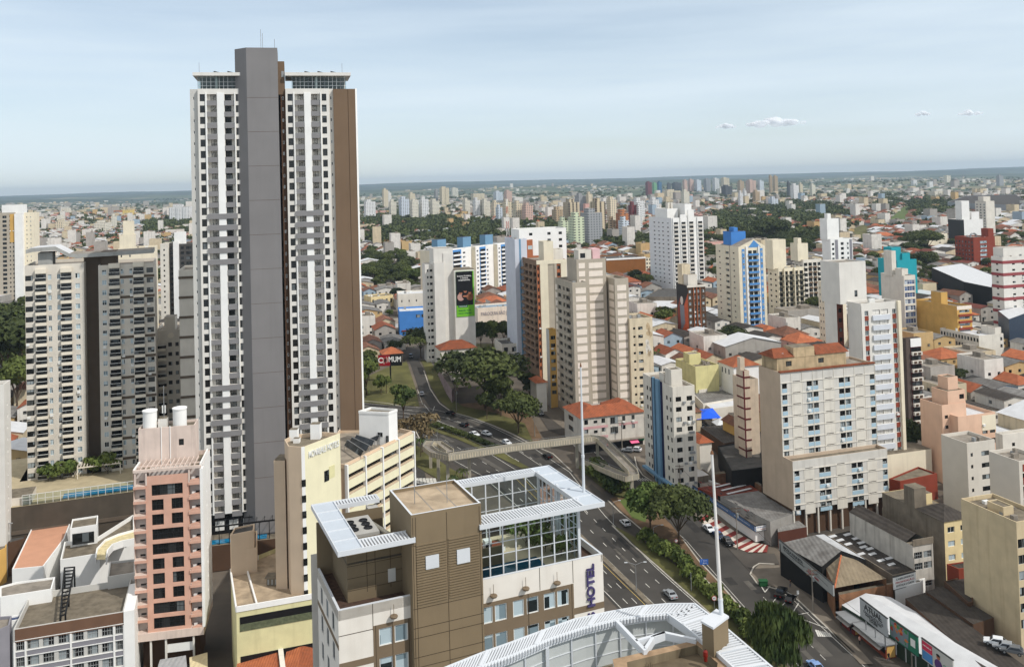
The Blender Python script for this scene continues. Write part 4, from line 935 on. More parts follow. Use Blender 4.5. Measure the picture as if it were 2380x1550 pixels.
 def slats(xa, xbb, ya, yb_, along='x', step=.34):
  fascia(xa, xbb, ya, yb_)
  sl = b.part('canopy_slat#%d' % len(b.mb))
  if along == 'x':
   k = xa + .3
   while k < xbb - .2: sl.box(k, k + .17, ya + .1, yb_ - .1, Z - .3, Z - .06, METALW); k += step
  else:
   k = ya + .3
   while k < yb_ - .2: sl.box(xa + .1, xbb - .1, k, k + .17, Z - .3, Z - .06, METALW); k += step
 def trays(xa, xbb, ya, yb_, n, along='y'):
  fascia(xa, xbb, ya, yb_); cv.box(xa + .1, xbb - .1, ya + .1, yb_ - .1, Z - .2, Z - .12, TRAY)
  for i in range(1, n):
   if along == 'y': y = ya + (yb_ - ya) * i / n; cv.box(xa, xbb, y - .05, y + .05, Z - .12, Z - .01, METALW)
   else: x = xa + (xbb - xa) * i / n; cv.box(x - .05, x + .05, ya, yb_, Z - .12, Z - .01, METALW)
 trays(x0c, x0c + wL, y0c, y1c, 5); slats(x0c + wL, .35, y0c, y0c + wF); slats(x0c + wL, -.05, y1c - wB, y1c)
 slats(xs2 - .3, x1c - wR, y0c, y0c + wF + .3); slats(xs2 + .2, x1c - wR, y1c - wB, y1c); trays(x1c - wR, x1c, y0c, y1c, 5)
 for x in (xs2 + (x1c - xs2) * .46,): cv.box(x, x + .15, y0c, y0c + wF + .2, Z - .3, Z + .04, METALW); cv.box(x, x + .15, y1c - wB, y1c, Z - .3, Z + .04, METALW)
 yg = yw + 1.1; gx1 = b.xpx(1365, zr, yg); gf = b.part('glass_screen'); zg0 = zr - .7
 def screen(p, q, n, m):
  p, q = Vector(p), Vector(q); gf.poly([(p.x, p.y, zg0), (q.x, q.y, zg0), (q.x, q.y, Z - .5), (p.x, p.y, Z - .5)], CLEAR)
  for i in range(n + 1): s = p.lerp(q, i / n); gf.box(s.x - .07, s.x + .07, s.y - .07, s.y + .07, zg0, Z - .4, METALW)
  for j in range(1, m): z = zg0 + (Z - .5 - zg0) * j / m; gf.beam((p.x, p.y, z), (q.x, q.y, z), .07, .07, METALW)
 yk = y1c - wB + .1; gx1 = min(gx1, x1c - wR + .4)
 screen((xb + .1, yg), (gx1, yg), 8, 5); screen((gx1, yg), (gx1, yk), 9, 5); screen((xb + .1, yk), (gx1, yk), 7, 4)
 for y in (yg, yg + (yk - yg) * .5, yk): gf.box(gx1 - .15, gx1 + .15, y - .15, y + .15, zg0, Z, METALW)
 dk = M('terrace_deck', (192, 176, 148), .9, .12, .6); zd = zr - .65
 w.box(xb + .05, gx1, yg + .1, yk, zd - .3, zd, dk); pw = b.part('pool'); pw.box(xb + .4, xb + (gx1 - xb) * .68, yg + .35, yg + 3.1, zd + .01, zd + .06, M('terrace_pool_water', (16, 74, 98), .08, .1, 1));
 b.box('planter', xb + 2.2, xb + 6, yk - 4.5, yk - 2.2, zd, zd + .5, WHITEW, EARTH); b.box('planter', xb + 2.5, xb + 5.7, yk - 4.2, yk - 2.5, zd + .3, zd + .52, M('red_brown_mulch', (120, 62, 40), .95, .2, 2))
 for i in range(2):
  x = xb + .9 + i * 1.8; b.box('air_conditioner', x, x + .8, yk - 6.6, yk - 5.8, zd + 1.2, zd + 2.4, FRW); b.part('air_conditioner').bar((x + .4, yk - 6.62, zd + 1.8), (x + .4, yk - 6.5, zd + 1.8), .36, BLACK, 14)
 b.box('terrace_bar', xb + .2, xb + 4.6, yk - 7.4, yk - 4.6, zd, zd + 1.2, HBR, M('red_brown_mulch', (120, 62, 40), .95, .2, 2))
 w.box(xb + .02, xb + 4.5, yg + 3.2, yg + 3.4, zd, zd + 2.0, HBR)
 an = b.part('antenna'); an.bar((xb * .2, yb * .45, h - .3), (xb * .2, yb * .45, h + 3.6), .04, METALG, 5); an.bar((xb * .62, yb * .3, h - .3), (xb * .62, yb * .3, h + 2.6), .035, METALG, 5)
 for k in (.35, .68): jn.box(xb * k, xb * k + .15, .3, yb - .3, h - .349, h - .34, CONC)
 xs = b.xpx(1373.5, zr - 4, yw); zA = b.zpx(1311, xs, yw); zB = b.zpx(1408, xs, yw); L = zA - zB
 [text('sign_lettering', t, 1.3, PURPLE, b.root, (xs, yw - .12, z), (PI / 2, -PI / 2, 0), .12, width=q, bold=.02) for t, z, q in (('HOTEL', zB + L * .5, L), ('S', zB - L * .22, L * .16))]
 b.done(); b.Z = Z; b.can = (x0c, x1c, y0c, y1c); b.zd = zd; b.gx = (xb, gx1, yg, yk); return b
HT = hotel()
def mast(label, base, top, r, plinth, ph):
 base, top = Vector(base), Vector(top); root = tag(empty('flag_mast', base), label, 'mast', 'white roof masts'); d = top - base
 mb = MB(); mb.bar((0, 0, 0), d * .28, r, METALW, 12, r * .95); mb.bar(d * .28, d * .30, r * 1.15, METALW, 12); mb.bar(d * .30, d * .72, r * .82, METALW, 12, r * .74); mb.bar(d * .72, d * .985, r * .6, METALW, 10, r * .5); mb.build('pole', root)
 mb = MB(); mb.bar(d * .985, d, r * .25, M('rust_tip', (120, 84, 60), .8, .1), 6); mb.lathe([(r * .75, -.15), (r * .2, .35)], M('rust_tip', (120, 84, 60), .8, .1), 8); q = mb.build('finial', root)
 for i in range(8 * 2): q.data.vertices[len(q.data.vertices) - 16 + i].co += d * .985
 w = plinth; mb = MB(); mb.box(-w * 1.1, w * .55, -w * .4, w * .8, -ph, 0, HBR); mb.build('plinth', root, rz=math.radians(23)); mb = MB(); mb.box(-w * 1.15, w * .6, -w * .45, w * .85, 0, .12, METALW); mb.build('plinth_cap', root, rz=math.radians(23))
cx = HT.can; P = HT.W(cx[1] - 1.6, cx[2] + (cx[3] - cx[2]) * .32, HT.Z + .9)
pb = PX(P); Yp = P.y; tp = PT(1349.5, 845, Yp)
b0 = PT(1357, 1148, Yp); mast('tall white mast on a brown plinth at the corner of the hotel canopy', b0, tp, .17, 1.2, .95)
ZP = 63.5
def pergola_hotel():
 root = tag(empty('hotel', (22, 52, 0)), 'roof of the nearest building, with a curved white slatted pergola and stained parapets', 'hotel'); O = Vector((22, 52, 0))
 L = lambda u, v, z=ZP: PZ(u, v, z) - O
 out = [(880, 1625), (960, 1582), (1040, 1547), (1120, 1515), (1190, 1490), (1265, 1462), (1335, 1437), (1415, 1420), (1490, 1407), (1555, 1401), (1615, 1401)]
 inn = [(860, 1672), (945, 1622), (1030, 1582), (1110, 1549), (1190, 1520), (1283, 1480), (1360, 1455), (1433, 1437), (1500, 1427), (1548, 1423), (1595, 1424)]
 def arc(P, n):
  Q = [L(*p) for p in P]; T = [0]
  for a, b in zip(Q, Q[1:]): T.append(T[-1] + (b - a).length)
  R = []
  for i in range(n + 1):
   t = T[-1] * i / n; k = max(j for j in range(len(Q) - 1) if T[j] <= t + 1e-6); R.append(Q[k].lerp(Q[k + 1], (t - T[k]) / max(1e-6, T[k + 1] - T[k])))
  return R
 n = 100; A, Bi = arc(out, n), arc(inn, n); fr = MB(); sl = MB()
 for i in range(n):
  fr.beam(A[i], A[i + 1], .12, .55, METALW); fr.beam(Bi[i], Bi[i + 1], .12, .55, METALW)
 for i in range(n * 1 + 1):
  p, q = A[i], Bi[i]; e = (q - p).normalized() * .35; sl.beam(p + Vector((0, 0, -.05)), q + e + Vector((0, 0, -.05)), .10, .28, METALW)
 for i in (14, 34, 52, 70, 86): fr.beam(A[i] + Vector((0, 0, .03)), Bi[i] + Vector((0, 0, .03)), .22, .5, METALW)
 o2 = [(1615, 1401), (1650, 1428), (1693, 1462), (1740, 1502), (1790, 1545), (1840, 1590)]; i2 = [(1552, 1424), (1592, 1452), (1625, 1480), (1668, 1515), (1712, 1555), (1755, 1600)]
 A2, B2 = arc(o2, 40), arc(i2, 40)
 for i in range(40): fr.beam(A2[i], A2[i + 1], .14, .6, METALW); fr.beam(B2[i], B2[i + 1], .14, .6, METALW)
 for i in range(1, 40): sl.beam(A2[i] + Vector((0, 0, -.05)), B2[i] + Vector((0, 0, -.05)), .13, .25, METALW)
 for i in (7, 15, 23, 31): fr.beam(A2[i] + Vector((0, 0, .03)), B2[i] + Vector((0, 0, .03)), .2, .5, METALW)
 for p, q in (((1433, 1440), (1500, 1510)), ((1478, 1487), (1545, 1468)), ((1545, 1468), (1618, 1484)), ((1500, 1506), (1518, 1478)), ((1518, 1478), (1545, 1468))):
  fr.beam(L(*p), L(*q), .25, .5, METALW)
 fr.build('pergola_frame', root, (0, 0, 0)); sl.build('pergola_slat', root)
 pw = MB(); st = MB(); PG = M('pale_grey_panel', (182, 186, 184), .6, .05, .8); SC_ = M('rain_streaked_concrete', (136, 122, 98), .95, .25, .6, .85, dirt=(66, 56, 42))
 for i in range(n):
  a, c = Bi[i] + Vector((0, .25, -.6)), Bi[i + 1] + Vector((0, .25, -.6)); dn = Vector((0, 0, -2.6)); pw.poly([a, c, c + dn, a + dn], PG)
  if i % 8 == 0:
   pw.beam(a + Vector((0, -.06, 0)), a + Vector((.1, -.06, 0)), .12, 2.6, METALW)
  for z in (.9, 1.8): pw.beam(a + Vector((0, -.03, -z)), c + Vector((0, -.03, -z)), .05, .05, METALW)
  st.poly([a + dn + Vector((0, -.2, 0)), c + dn + Vector((0, -.2, 0)), c + dn * 2.4 + Vector((0, -.2, 0)), a + dn * 2.4 + Vector((0, -.2, 0))], SC_); st.poly([a + dn, c + dn, c + dn + Vector((0, -.25, 0)), a + dn + Vector((0, -.25, 0))], OLDC)
 pw.build('panel_wall', root); st.build('base_wall', root)
 for i in (8, 20, 32, 56):
  mb = MB(); p = Bi[i] + Vector((0, -.1, -.5)); mb.box(p.x - .11, p.x + .11, p.y - .11, p.y + .11, p.z - 3.4, p.z, METALW); mb.box(p.x - .2, p.x + .2, p.y - .2, p.y + .2, p.z - 3.5, p.z - 3.2, METALW); mb.build('post', root)
 rf = MB(); C = [L(u, v, 57.0) for u, v in ((900, 1700), (1200, 1580), (1430, 1530), (1560, 1490), (1640, 1440), (1900, 1660), (1700, 1800), (1000, 1900))]
 rf.poly(C, SC_); rf.build('roof', root)
 bd = MB(); Q = [Vector((p.x, p.y, 0)) for p in (A[0], A[30], A[60], A[80], A[100])] + [Vector((p.x, p.y, 0)) for p in (A2[20], A2[40])]
 low = [(p.x, p.y, 56.5) for p in Q]; gr = [(p.x, p.y, .2) for p in Q]
 for i in range(len(Q) - 1): bd.poly([gr[i], gr[i + 1], low[i + 1], low[i]], HWH)
 bd.build('wall', root)
 z = 63.2; E = [L(u, v, z) for u, v in ((1424, 1531), (1625, 1485), (1695, 1546), (1690, 1640), (1450, 1680))]; I = [L(u, v, z) for u, v in ((1457, 1538), (1620, 1498), (1668, 1540), (1660, 1610), (1470, 1650))]
 pr = MB(); PA = M('stained_parapet', (158, 132, 104), .95, .28, 1.2, .35, dirt=(80, 66, 50))
 for i in range(5):
  j = (i + 1) % 5; pr.poly([E[i], E[j], I[j], I[i]], PA); d = Vector((0, 0, -.55)); pr.poly([I[i], I[j], I[j] + d, I[i] + d], SC_); d = Vector((0, 0, -6)); pr.poly([E[i], E[j], E[j] + d, E[i] + d], LGREY)
 pr.build('stair_head', root); rf = MB(); rf.poly([p + Vector((0, 0, -.55)) for p in I], M('grimy_roof_screed', (104, 92, 74), .95, .3, 1.0)); rf.build('stair_head_roof', root)
 o = MB(); p = L(1640, 1532, z); o.lathe([(.12, 0), (.12, .25), (.16, .3), (.16, .62), (.06, .74)], M('red_beacon_glass', (120, 34, 26), .3, .1), 10, (p.x, p.y)); be = o.build('beacon'); be.location = O + Vector((0, 0, z - .1))
 tag(be, 'small red obstruction beacon on the stained parapet of the nearest roof', 'beacon')
 mb = MB()
 for i in range(5): p = L(1500 + i * 4, 1560 - (i % 2) * 3, z); mb.bar((p.x, p.y, z - .6), (p.x, p.y, z + .5), .02, JOINT, 4)
 mb.build('rebar', root)
pergola_hotel()
Yq = 61.0
P = PT(1682, 1520, Yq); tp = PT(1654, 1040, Yq + 1.5)
root = tag(empty('flag_mast', P), 'rust-streaked white mast rising through the curved pergola, nearest of the masts', 'mast', 'white roof masts'); d = tp - P
mb = MB(); RW = M('rust_streaked_white', (214, 210, 204), .5, .1, .8, .55, spec=.4, dirt=(150, 110, 78)); mb.bar((0, 0, 0), d * .26, .16, METALW, 14, .155); mb.bar(d * .26, d * .6, .135, RW, 14, .12); mb.bar(d * .255, d * .265, .17, METALW, 14); mb.bar(d * .6, d * .61, .15, METALW, 12); mb.bar(d * .6, d * .97, .10, RW, 12, .085); mb.build('pole', root)
mb = MB(); mb.bar(d * .968, d * .985, .14, M('rust_tip', (120, 84, 60), .8, .1), 10, .06); mb.bar(d * .98, d, .02, M('rust_tip', (120, 84, 60), .8, .1), 5); mb.build('finial', root)
root = tag(empty('plinth', P), 'brown box plinth with a white sloped metal cap beside the rust-streaked mast', 'plinth')
q = [PZ(u, v, ZP + 1.6) - P for u, v in ((1631, 1446), (1658, 1461), (1692, 1436), (1665, 1420))]; mb = MB()
for i in range(4):
 j = (i + 1) % 4; dn = Vector((0, 0, -3.4)); mb.poly([q[i], q[j], q[j] + dn, q[i] + dn], HBR)
mb.build('box', root); mb = MB()
c = sum(q, Vector()) / 4; qq = [c + (x - c) * 1.08 for x in q]; up = Vector((0, 0, .14))
mb.poly([x + up for x in qq], METALW)
for i in range(4): j = (i + 1) % 4; mb.poly([qq[i], qq[j], qq[j] + up, qq[i] + up], METALW)
mb.build('cap', root)
YEL = M('pale_yellow_render', (228, 221, 188), .88, .05, .3, .06); SAND = M('sand_render', (206, 184, 158), .88, .05, .3, .08, dirt=(160, 136, 112)); YEL2 = M('weathered_yellow_render', (214, 208, 160), .9, .08, .4, .25, dirt=(150, 140, 104))
def yellow_hotel():
 Zt = 45.0; c0 = PZ(707.7, 1037.3, Zt); root = tag(empty('hotel', (c0.x, c0.y, 0)), 'yellow and sand coloured hotel with raised white lettering near the top of its slab', 'hotel'); O = Vector((c0.x, c0.y, 0))
 pts = [(661, 1021), (670, 1036.5), (700, 1038.5), (708, 1037.3), (790, 1006), (745, 1003), (683, 1010)]; P = [PZ(u, v, Zt) - O for u, v in pts]; mb = MB(); n = len(P)
 for i in range(n):
  a, c = P[i], P[(i + 1) % n]; mt = YEL if i == 3 else (WHITEW if i == 2 else SAND)
  mb.poly([(a.x, a.y, 15), (c.x, c.y, 15), (c.x, c.y, Zt), (a.x, a.y, Zt)], mt)
 mb.build('slab_wall', root); ctr = sum(P, Vector()) / n; rf = MB(); rf.poly([(p.x, p.y, Zt - .8) for p in P], OLDC); pr = MB()
 for i in range(n):
  a, c = P[i], P[(i + 1) % n]; ia, ic = a + (ctr - a) * .045, c + (ctr - c) * .045; pr.poly([(a.x, a.y, Zt), (c.x, c.y, Zt), (ic.x, ic.y, Zt), (ia.x, ia.y, Zt)], SAND); pr.poly([(ia.x, ia.y, Zt), (ic.x, ic.y, Zt), (ic.x, ic.y, Zt - .8), (ia.x, ia.y, Zt - .8)], SAND)
 rf.build('slab_roof', root); pr.build('parapet', root)
 FOOT.append([(p.x + O.x, p.y + O.y) for p in P])
 a, c = P[2], P[3]; e = (c - a); e.z = 0; nr = Vector((e.y, -e.x, 0)).normalized(); ang = math.atan2(e.y, e.x)
 for i in range(8): obj('window', window_mesh('vent', .8, 1.3), root, a + e * .5 - e.normalized() * .4 + nr * .04 + Vector((0, 0, Zt - 7.6 - i * 3.0 - a.z)), ang)
 a, c = P[3], P[4]; e = c - a; e.z = 0; ang = math.atan2(e.y, e.x); nr = Vector((e.y, -e.x, 0)).normalized()
 p = a + e * .52 + nr * .12; text('sign_lettering', 'MONREALE HOTELS', 1.7, FRW, root, (p.x, p.y, Zt - 1.9), (PI / 2, 0, ang), .1, width=e.length * .86, bold=.03)
 o = obj('door', window_mesh('vent', 1.3, 2.1), root, a + e * .52 + nr * .04 + Vector((0, 0, Zt - 8.4 - a.z)), ang)
 m = MB(); p = a + e * .74; m.box(-.8, .8, -.05, .02, -1.2, 1.2, YEL2); o = m.build('plaster_patch', root, (p.x, p.y, Zt - 7), ang)
 z = 41.5; q = [PZ(u, v, z) - O for u, v in ((636, 1070), (662, 1070), (664, 1055), (650, 1055))]; m = MB(); m.prism([(p.x, p.y) for p in (q if True else q[::-1])], 15, z, SAND, OLDC); m.build('side_block', root)
 m = MB()
 for u, v, w, hh in ((684, 1022, 1.6, 2.2), (735, 1018, 1.9, 3.0), (690, 1028, 1.2, .9)): p = PZ(u, v, Zt - .8) - O; m.box(p.x - w / 2, p.x + w / 2, p.y - w / 2, p.y + w / 2, Zt - .8, Zt + hh - .8, WHITEW, OLDC)
 m.build('roof_hut', root)
 z = 38.0; q = [PZ(u, v, z) - O for u, v in ((746, 1078), (801, 1081), (956.5, 1003.5), (930, 998), (790, 1000))]; m = MB()
 for i in range(5):
  a, c = q[i], q[(i + 1) % 5]; m.poly([(a.x, a.y, 10), (c.x, c.y, 10), (c.x, c.y, z), (a.x, a.y, z)], SAND if i != 1 else YEL)
 m.build('wing_wall', root); rf = MB(); rf.poly([(p.x, p.y, z - .6) for p in q], M('patched_grey_roof', (140, 130, 116), .95, .35, .35, .2)); rf.build('wing_roof', root); FOOT.append([(p.x + O.x, p.y + O.y) for p in q])
 a, c = q[1], q[2]; e = c - a; e.z = 0; L = e.length; ed = e.normalized(); nr = Vector((ed.y, -ed.x, 0)); ang = math.atan2(e.y, e.x)
 cw = L / 4; key = ('ypanel',); k2 = ('ystrip',)
 pm = MB(); pm.box(.25, cw - .35, -.75, 0, 0, 1.75, YEL); pm.box(.25, cw - .35, -.75, 0, 1.72, 1.8, SAND); PMm = pm.mesh('spandrel_panel')
 sm = MB(); sm.box(.1, cw - .1, -.04, .03, 0, 1.0, GLD)
 for i in range(7): x = .2 + (cw - .5) * i / 6; sm.box(x, x + .06, -.1, .03, 0, 1.0, BROWND)
 SMm = sm.mesh('window')
 for i in range(4):
  for j in range(9):
   p = a + ed * (cw * i); obj('spandrel_panel', PMm, root, (p.x, p.y, z - 1.85 - j * 2.95), ang)
   obj('window', SMm, root, (p.x + nr.x * .02, p.y + nr.y * .02, z - 2.9 - j * 2.95), ang)
 m = MB()
 for i in range(5): p = a + ed * (cw * i) + nr * .1; m.prism([(p.x + x * ed.x + y * nr.x, p.y + x * ed.y + y * nr.y) for x, y in ((-.2, 0), (.2, 0), (.2, .7), (-.2, .7))][::-1], 10, z + .15, WHITEW)
 m.build('pier', root)
 a, c = q[0], q[1]
 for i in range(8): obj('window', window_mesh('vent', .7, 1.2), root, Vector((a.x + .4, a.y - .05, z - 3.4 - i * 3)), math.atan2((c - a).y, (c - a).x))
 for f, t in ((0, 1), (1, 2), (2, 3), (4, 0)):
  p, s = q[f], q[t]; m = MB(); m.beam((p.x, p.y, z + .25), (s.x, s.y, z + .25), .3, .9, SAND); m.build('parapet', root)
 sp = MB()
 for i in range(5):
  s = PZ(800 + i * 11, 1040 - i * 6, z) - O; t = PZ(838 + i * 13, 1066 - i * 12, z) - O
  d = (t - s); nn = Vector((-d.y, d.x, 0)).normalized() * .8
  sp.poly([s + Vector((0, 0, .5)), t + Vector((0, 0, .5)), t + nn + Vector((0, 0, 1.6)), s + nn + Vector((0, 0, 1.6))], GLD)
  for g in (s, t): sp.bar((g.x + nn.x, g.y + nn.y, z - .6), (g.x + nn.x, g.y + nn.y, z + 1.6), .06, METALG, 4); sp.bar((g.x, g.y, z - .6), (g.x, g.y, z + .5), .06, METALG, 4)
  sp.beam(t + nn + Vector((0, 0, 1.62)), s + nn + Vector((0, 0, 1.62)), .12, .1, METALG)
 sp.build('solar_panel', root)
 zt = 44.2; q = [PZ(u, v, zt) - O for u, v in ((834, 960), (903, 963), (923, 956), (862, 951))]; m = MB(); m.prism([(p.x, p.y) for p in q], z - .6, zt, WHITEW, OLDC); m.build('lift_house', root)
 m = MB()
 for i in range(4): p, s = q[i], q[(i + 1) % 4]; m.beam((p.x, p.y, zt + .5), (s.x, s.y, zt + .5), .25, .5, WHITEW)
 m.build('lift_house_parapet', root)
 a, c = q[0], q[1]; e = c - a; ang = math.atan2(e.y, e.x)
 p = a + e * .62; obj('window', window_mesh('alu', 1.2, 1.0), root, (p.x, p.y - .06, z + 1.2), ang); p = a + e * .9; obj('door', window_mesh('vent', .6, 1.9), root, (p.x, p.y - .06, z - .4), ang)
 z = 17.5; q = [PZ(u, v, z) - O for u, v in ((536, 1322), (549, 1410), (745, 1376), (800, 1310), (700, 1250), (600, 1290))]; m = MB(); n = 6
 for i in range(n):
  a, c = q[i], q[(i + 1) % n]; m.poly([(a.x, a.y, 0), (c.x, c.y, 0), (c.x, c.y, z), (a.x, a.y, z)], YEL2)
 m.build('podium_wall', root); rf = MB(); rf.poly([(p.x, p.y, z - .9) for p in q], RUSTROOF); rf.build('podium_roof', root); FOOT.append([(p.x + O.x, p.y + O.y) for p in q])
 for i in (0, 1, 5): m = MB(); p, s = q[i], q[(i + 1) % n]; m.beam((p.x, p.y, z + .05), (s.x, s.y, z + .05), .3, 1.0, WHITEW); m.build('parapet', root)
 a, c = q[1], q[2]; e = c - a; ang = math.atan2(e.y, e.x); ed = e.normalized(); nr = Vector((ed.y, -ed.x, 0)); Lp = e.length
 m = MB(); p = a + nr * .03
 def fb(x0, x1, z0, z1, mt, dd=.06):
  m.prism([(p.x + x * ed.x + y * nr.x, p.y + x * ed.y + y * nr.y) for x, y in ((x0, 0), (x1, 0), (x1, dd), (x0, dd))][::-1], z0, z1, mt)
 fb(.6, Lp, z - 4.6, z - 2.0, BLACK); fb(.6, Lp, z - 11, z - 9.2, BLACK); m.build('opening', root)
 m = MB(); fb(.6, Lp, z - 4.6, z - 3.3, M('green_mesh_screen', (92, 98, 74), .9, .3, 2.0), .1); m.build('mesh_screen', root)
 m = MB(); s = PZ(575, 1320, z) - O; t = PZ(598, 1400, z) - O; m.beam((s.x, s.y, z - .4), (t.x, t.y, z - .4), .3, .5, WHITEW); m.build('kerb', root)
 m = MB(); s = PZ(652, 1345, z) - O; m.box(s.x - 2.5, s.x + 1.5, s.y - 1, s.y + 1, z - .9, z + .6, OLDC); m.box(s.x - 2.8, s.x + 1.8, s.y - 1.3, s.y + 1.3, z + .6, z + .8, OLDC)
 for i in range(5): m.box(s.x - 2.3 + i * .75, s.x - 2.0 + i * .75, s.y - 1.06, s.y - .9, z - .6, z + .4, FRA)
 m.build('roof_machine', root)
 return root
YH = yellow_hotel()
r = lowblock('low_building', 'sand coloured annex with a vent pipe behind the yellow hotel podium', 'building', [(535, 1243), (590, 1232), (592, 1216), (545, 1226)], 25, SAND, TARM, par=.3)
r = lowblock('low_building', 'dark-roofed annex of the yellow hotel with a tiny square window', 'building', [(536, 1282), (597, 1272), (598, 1232), (545, 1242)], 21.5, SAND, TARM, par=.5)
# ================================================================ MIDDLE DISTANCE
def holes(lo, hi, spec, h, inv=False):
 """spec: (column fractions, height, style, first top offset, pitch, rows or None, depth)"""
 out = []
 for sp in (spec if spec and isinstance(spec[0], tuple) else [spec] if spec else []):
  fr, wh, st, off, pit, n = sp[:6]; rec = sp[6] if len(sp) > 6 else .2
  n = n or int((h - off - wh - 2.5) / pit) + 1
  cs = [(1 - b, 1 - a) for a, b in fr] if inv else fr
  out += grid(cols(lo, hi, cs), h - off, pit, n, wh, st, rec)
 return out
def blk(name, label, cat, c, mat, roof=None, a=16, uR=None, uL=None, w=None, d=None, vb=None, F=None, L=None, R=None, lm=None, rooms=(), par=.8, group=None, fin=True, cap=None, rm=None, zb=None):
 u, v = c[:2]; Y = c[2] if len(c) > 2 else G(u, vb).y
 b = Bld(name, label, cat, u, v, Y, a, group, zb)
 w = w or abs(b.xpx(uR)); d = d or (abs(b.ypx(uL)) if uL else 12.0); b.w, b.d = w, d
 b.vol(0, w, 0, d, -2, b.h, mat, roof or CONC, par, F=holes(0, w, F, b.h), L=holes(0, d, L, b.h, True), R=holes(0, d, R, b.h), lm=lm, rmx=rm, cap=cap)
 for r in rooms:
  x0, x1, y0, y1, hh = r[:5]; m = r[5] if len(r) > 5 else mat
  b.vol(x0 * w, x1 * w, y0 * d, y1 * d, b.h - par, b.h + hh, m, CONC, .3, part='roof_block', roofpart='roof_block_roof')
 q = random.Random(int(u * 7 + v))
 for i in range(q.randint(2, 5) if w * d > 60 and par else 0): x, y, k, t = q.uniform(.08, .85) * w, q.uniform(.08, .8) * d, round(q.uniform(.6, 1.6), 1), q.choice((.6, 1.0, 1.4)); b.boxitem('roof_machine', x, x + k, y, y + .9, b.h - par, b.h - par + t, q.choice((FRA, FRW, CONC)))
 return b.done() if fin else b
SW = [(.2, .35), (.65, .8)]
def even(n, k=.55): return [((i + .5 - k / 2) / n, (i + .5 + k / 2) / n) for i in range(n)]
STAIN = M('stained_cream_render', (214, 200, 172), .92, .1, .4, .5, dirt=(126, 110, 86)); OFFW = M('old_white_render', (218, 212, 200), .9, .07, .35, .25, dirt=(140, 130, 116)); IVORY = M('ivory_render', (228, 218, 194), .88, .06, .3, .12)
TAN = M('tan_render', (178, 168, 152), .9, .07, .4, .15); PALEP = M('pale_pink_panel', (234, 222, 208), .85, .05, .5, .1); MUD = M('sandy_end_wall', (192, 172, 150), .92, .08, .25, .15, dirt=(140, 116, 94))
RUST = M('rust_red_paint', (136, 62, 44), .85, .08, .5); SKYB = M('sky_blue_panel', (164, 190, 204), .8, .06, .6); PALEB = M('pale_grey_blue_panel', (206, 210, 216), .75, .04, .5); NAVY = M('navy_stripe', (30, 30, 66), .6, .08); MIDB = M('mid_blue_paint', (84, 142, 200), .75, .06, .5); STEEL = M('steel_blue_paint', (110, 148, 176), .7, .06)
OCHRE = M('ochre_render', (206, 164, 92), .9, .08, .3, .12, dirt=(120, 92, 60)); ORNG = M('orange_brick_paint', (168, 102, 68), .85, .08, .5); CONCW = M('grey_concrete_wall', (122, 112, 98), .95, .2, .5, .5, dirt=(58, 52, 46)); SALMON = M('peach_render', (220, 184, 158), .9, .06, .3, .15, dirt=(150, 110, 90))
TEALM = M('teal_render', (34, 158, 170), .8, .05, .3); MAROON = M('maroon_paint', (96, 36, 40), .85, .08); LBLUE = M('blue_wall_paint', (70, 130, 200), .85, .06)
b = blk('apartment_tower', 'cream tower carrying a tall black and green advertisement on its front', 'apartment tower', (1009, 611, 395), CREAM, uR=1032, d=12, fin=False,
  rooms=())
w = b.w; x1 = b.xpx(1055); zt = b.zpx(579, 0)
b.vol(0.2, x1, 2, 12, b.h - .8, zt, CREAM, CONC, .4, part='roof_block', F=[(w * 1.1, w * 1.35, zt - 6.5, zt - 5.3, 'vent')]); b.vol(w, x1, 1.6, 12, -2, b.zpx(589, w), CREAM, CONC, .5, sides='FKLR')
xl = b.xpx(991); b.vol(xl, 0, 4, 11, -2, b.zpx(616, xl), CREAM, CONC, .5, F=grid(cols(xl, 0, [(.25, .45), (.6, .95)]), b.zpx(616, xl) - 2.4, 2.95, 14, 1.1, 'dark'))
xa, xb = b.xpx(1054), b.xpx(1100); za = b.zpx(628, xa); b.vol(xa, xb, -1, 9, -2, za, CREAM, OLDC, .5)
b.part('gable').prism([(xa, -1), (xb, -1), (xb, 9), (xa, 9)], za, za + .3, OLDC)
b.done()
z1, z0 = b.zpx(632, xa, -1.1), b.zpx(737, xa, -1.1); ad = tag(empty('billboard', b.W(xa + .6, -1.15, z0), b.a), 'tall black and green wall advertisement with white writing, three people embracing', 'billboard')
wA, hA = (xb - xa) - .9, z1 - z0; GREENS = M('advert_green', (112, 186, 44), .6, .03); ADK = M('advert_black', (20, 20, 22), .5, .05); DGR = M('advert_dark_green', (0, 92, 62), .5, .03); SKIN = M('advert_skin_tone', (176, 112, 84), .7, .15, 2); SHIRT = M('advert_brown_shirt', (132, 84, 58), .7, .1, 2); SHIRT2 = M('advert_pale_shirt', (190, 150, 140), .7, .1, 2)
m = MB(); m.box(0, wA, -.12, .1, 0, hA, GREENS); m.build('panel', ad); m = MB(); m.box(0, wA * .93, -.16, -.121, hA * .25, hA, ADK); m.build('picture', ad)
m = MB()
def disc(m, cx, cz, rx, rz, mat, y=-.18, n=14): m.poly([(cx + rx * math.cos(t * 6.283 / n), y, cz + rz * math.sin(t * 6.283 / n)) for t in range(n)], mat)
for i, (cx, cz, sm) in enumerate(((.25, .52, SHIRT2), (.5, .55, ADK), (.76, .52, SHIRT))):
 disc(m, cx * wA, (cz - .085) * hA, wA * .2, hA * .085, sm, -.165 - i * .004); disc(m, cx * wA, (cz + .01) * hA, wA * .085, hA * .036, SKIN, -.19); disc(m, cx * wA, (cz + .035) * hA, wA * .09, hA * .026, ADK, -.195)
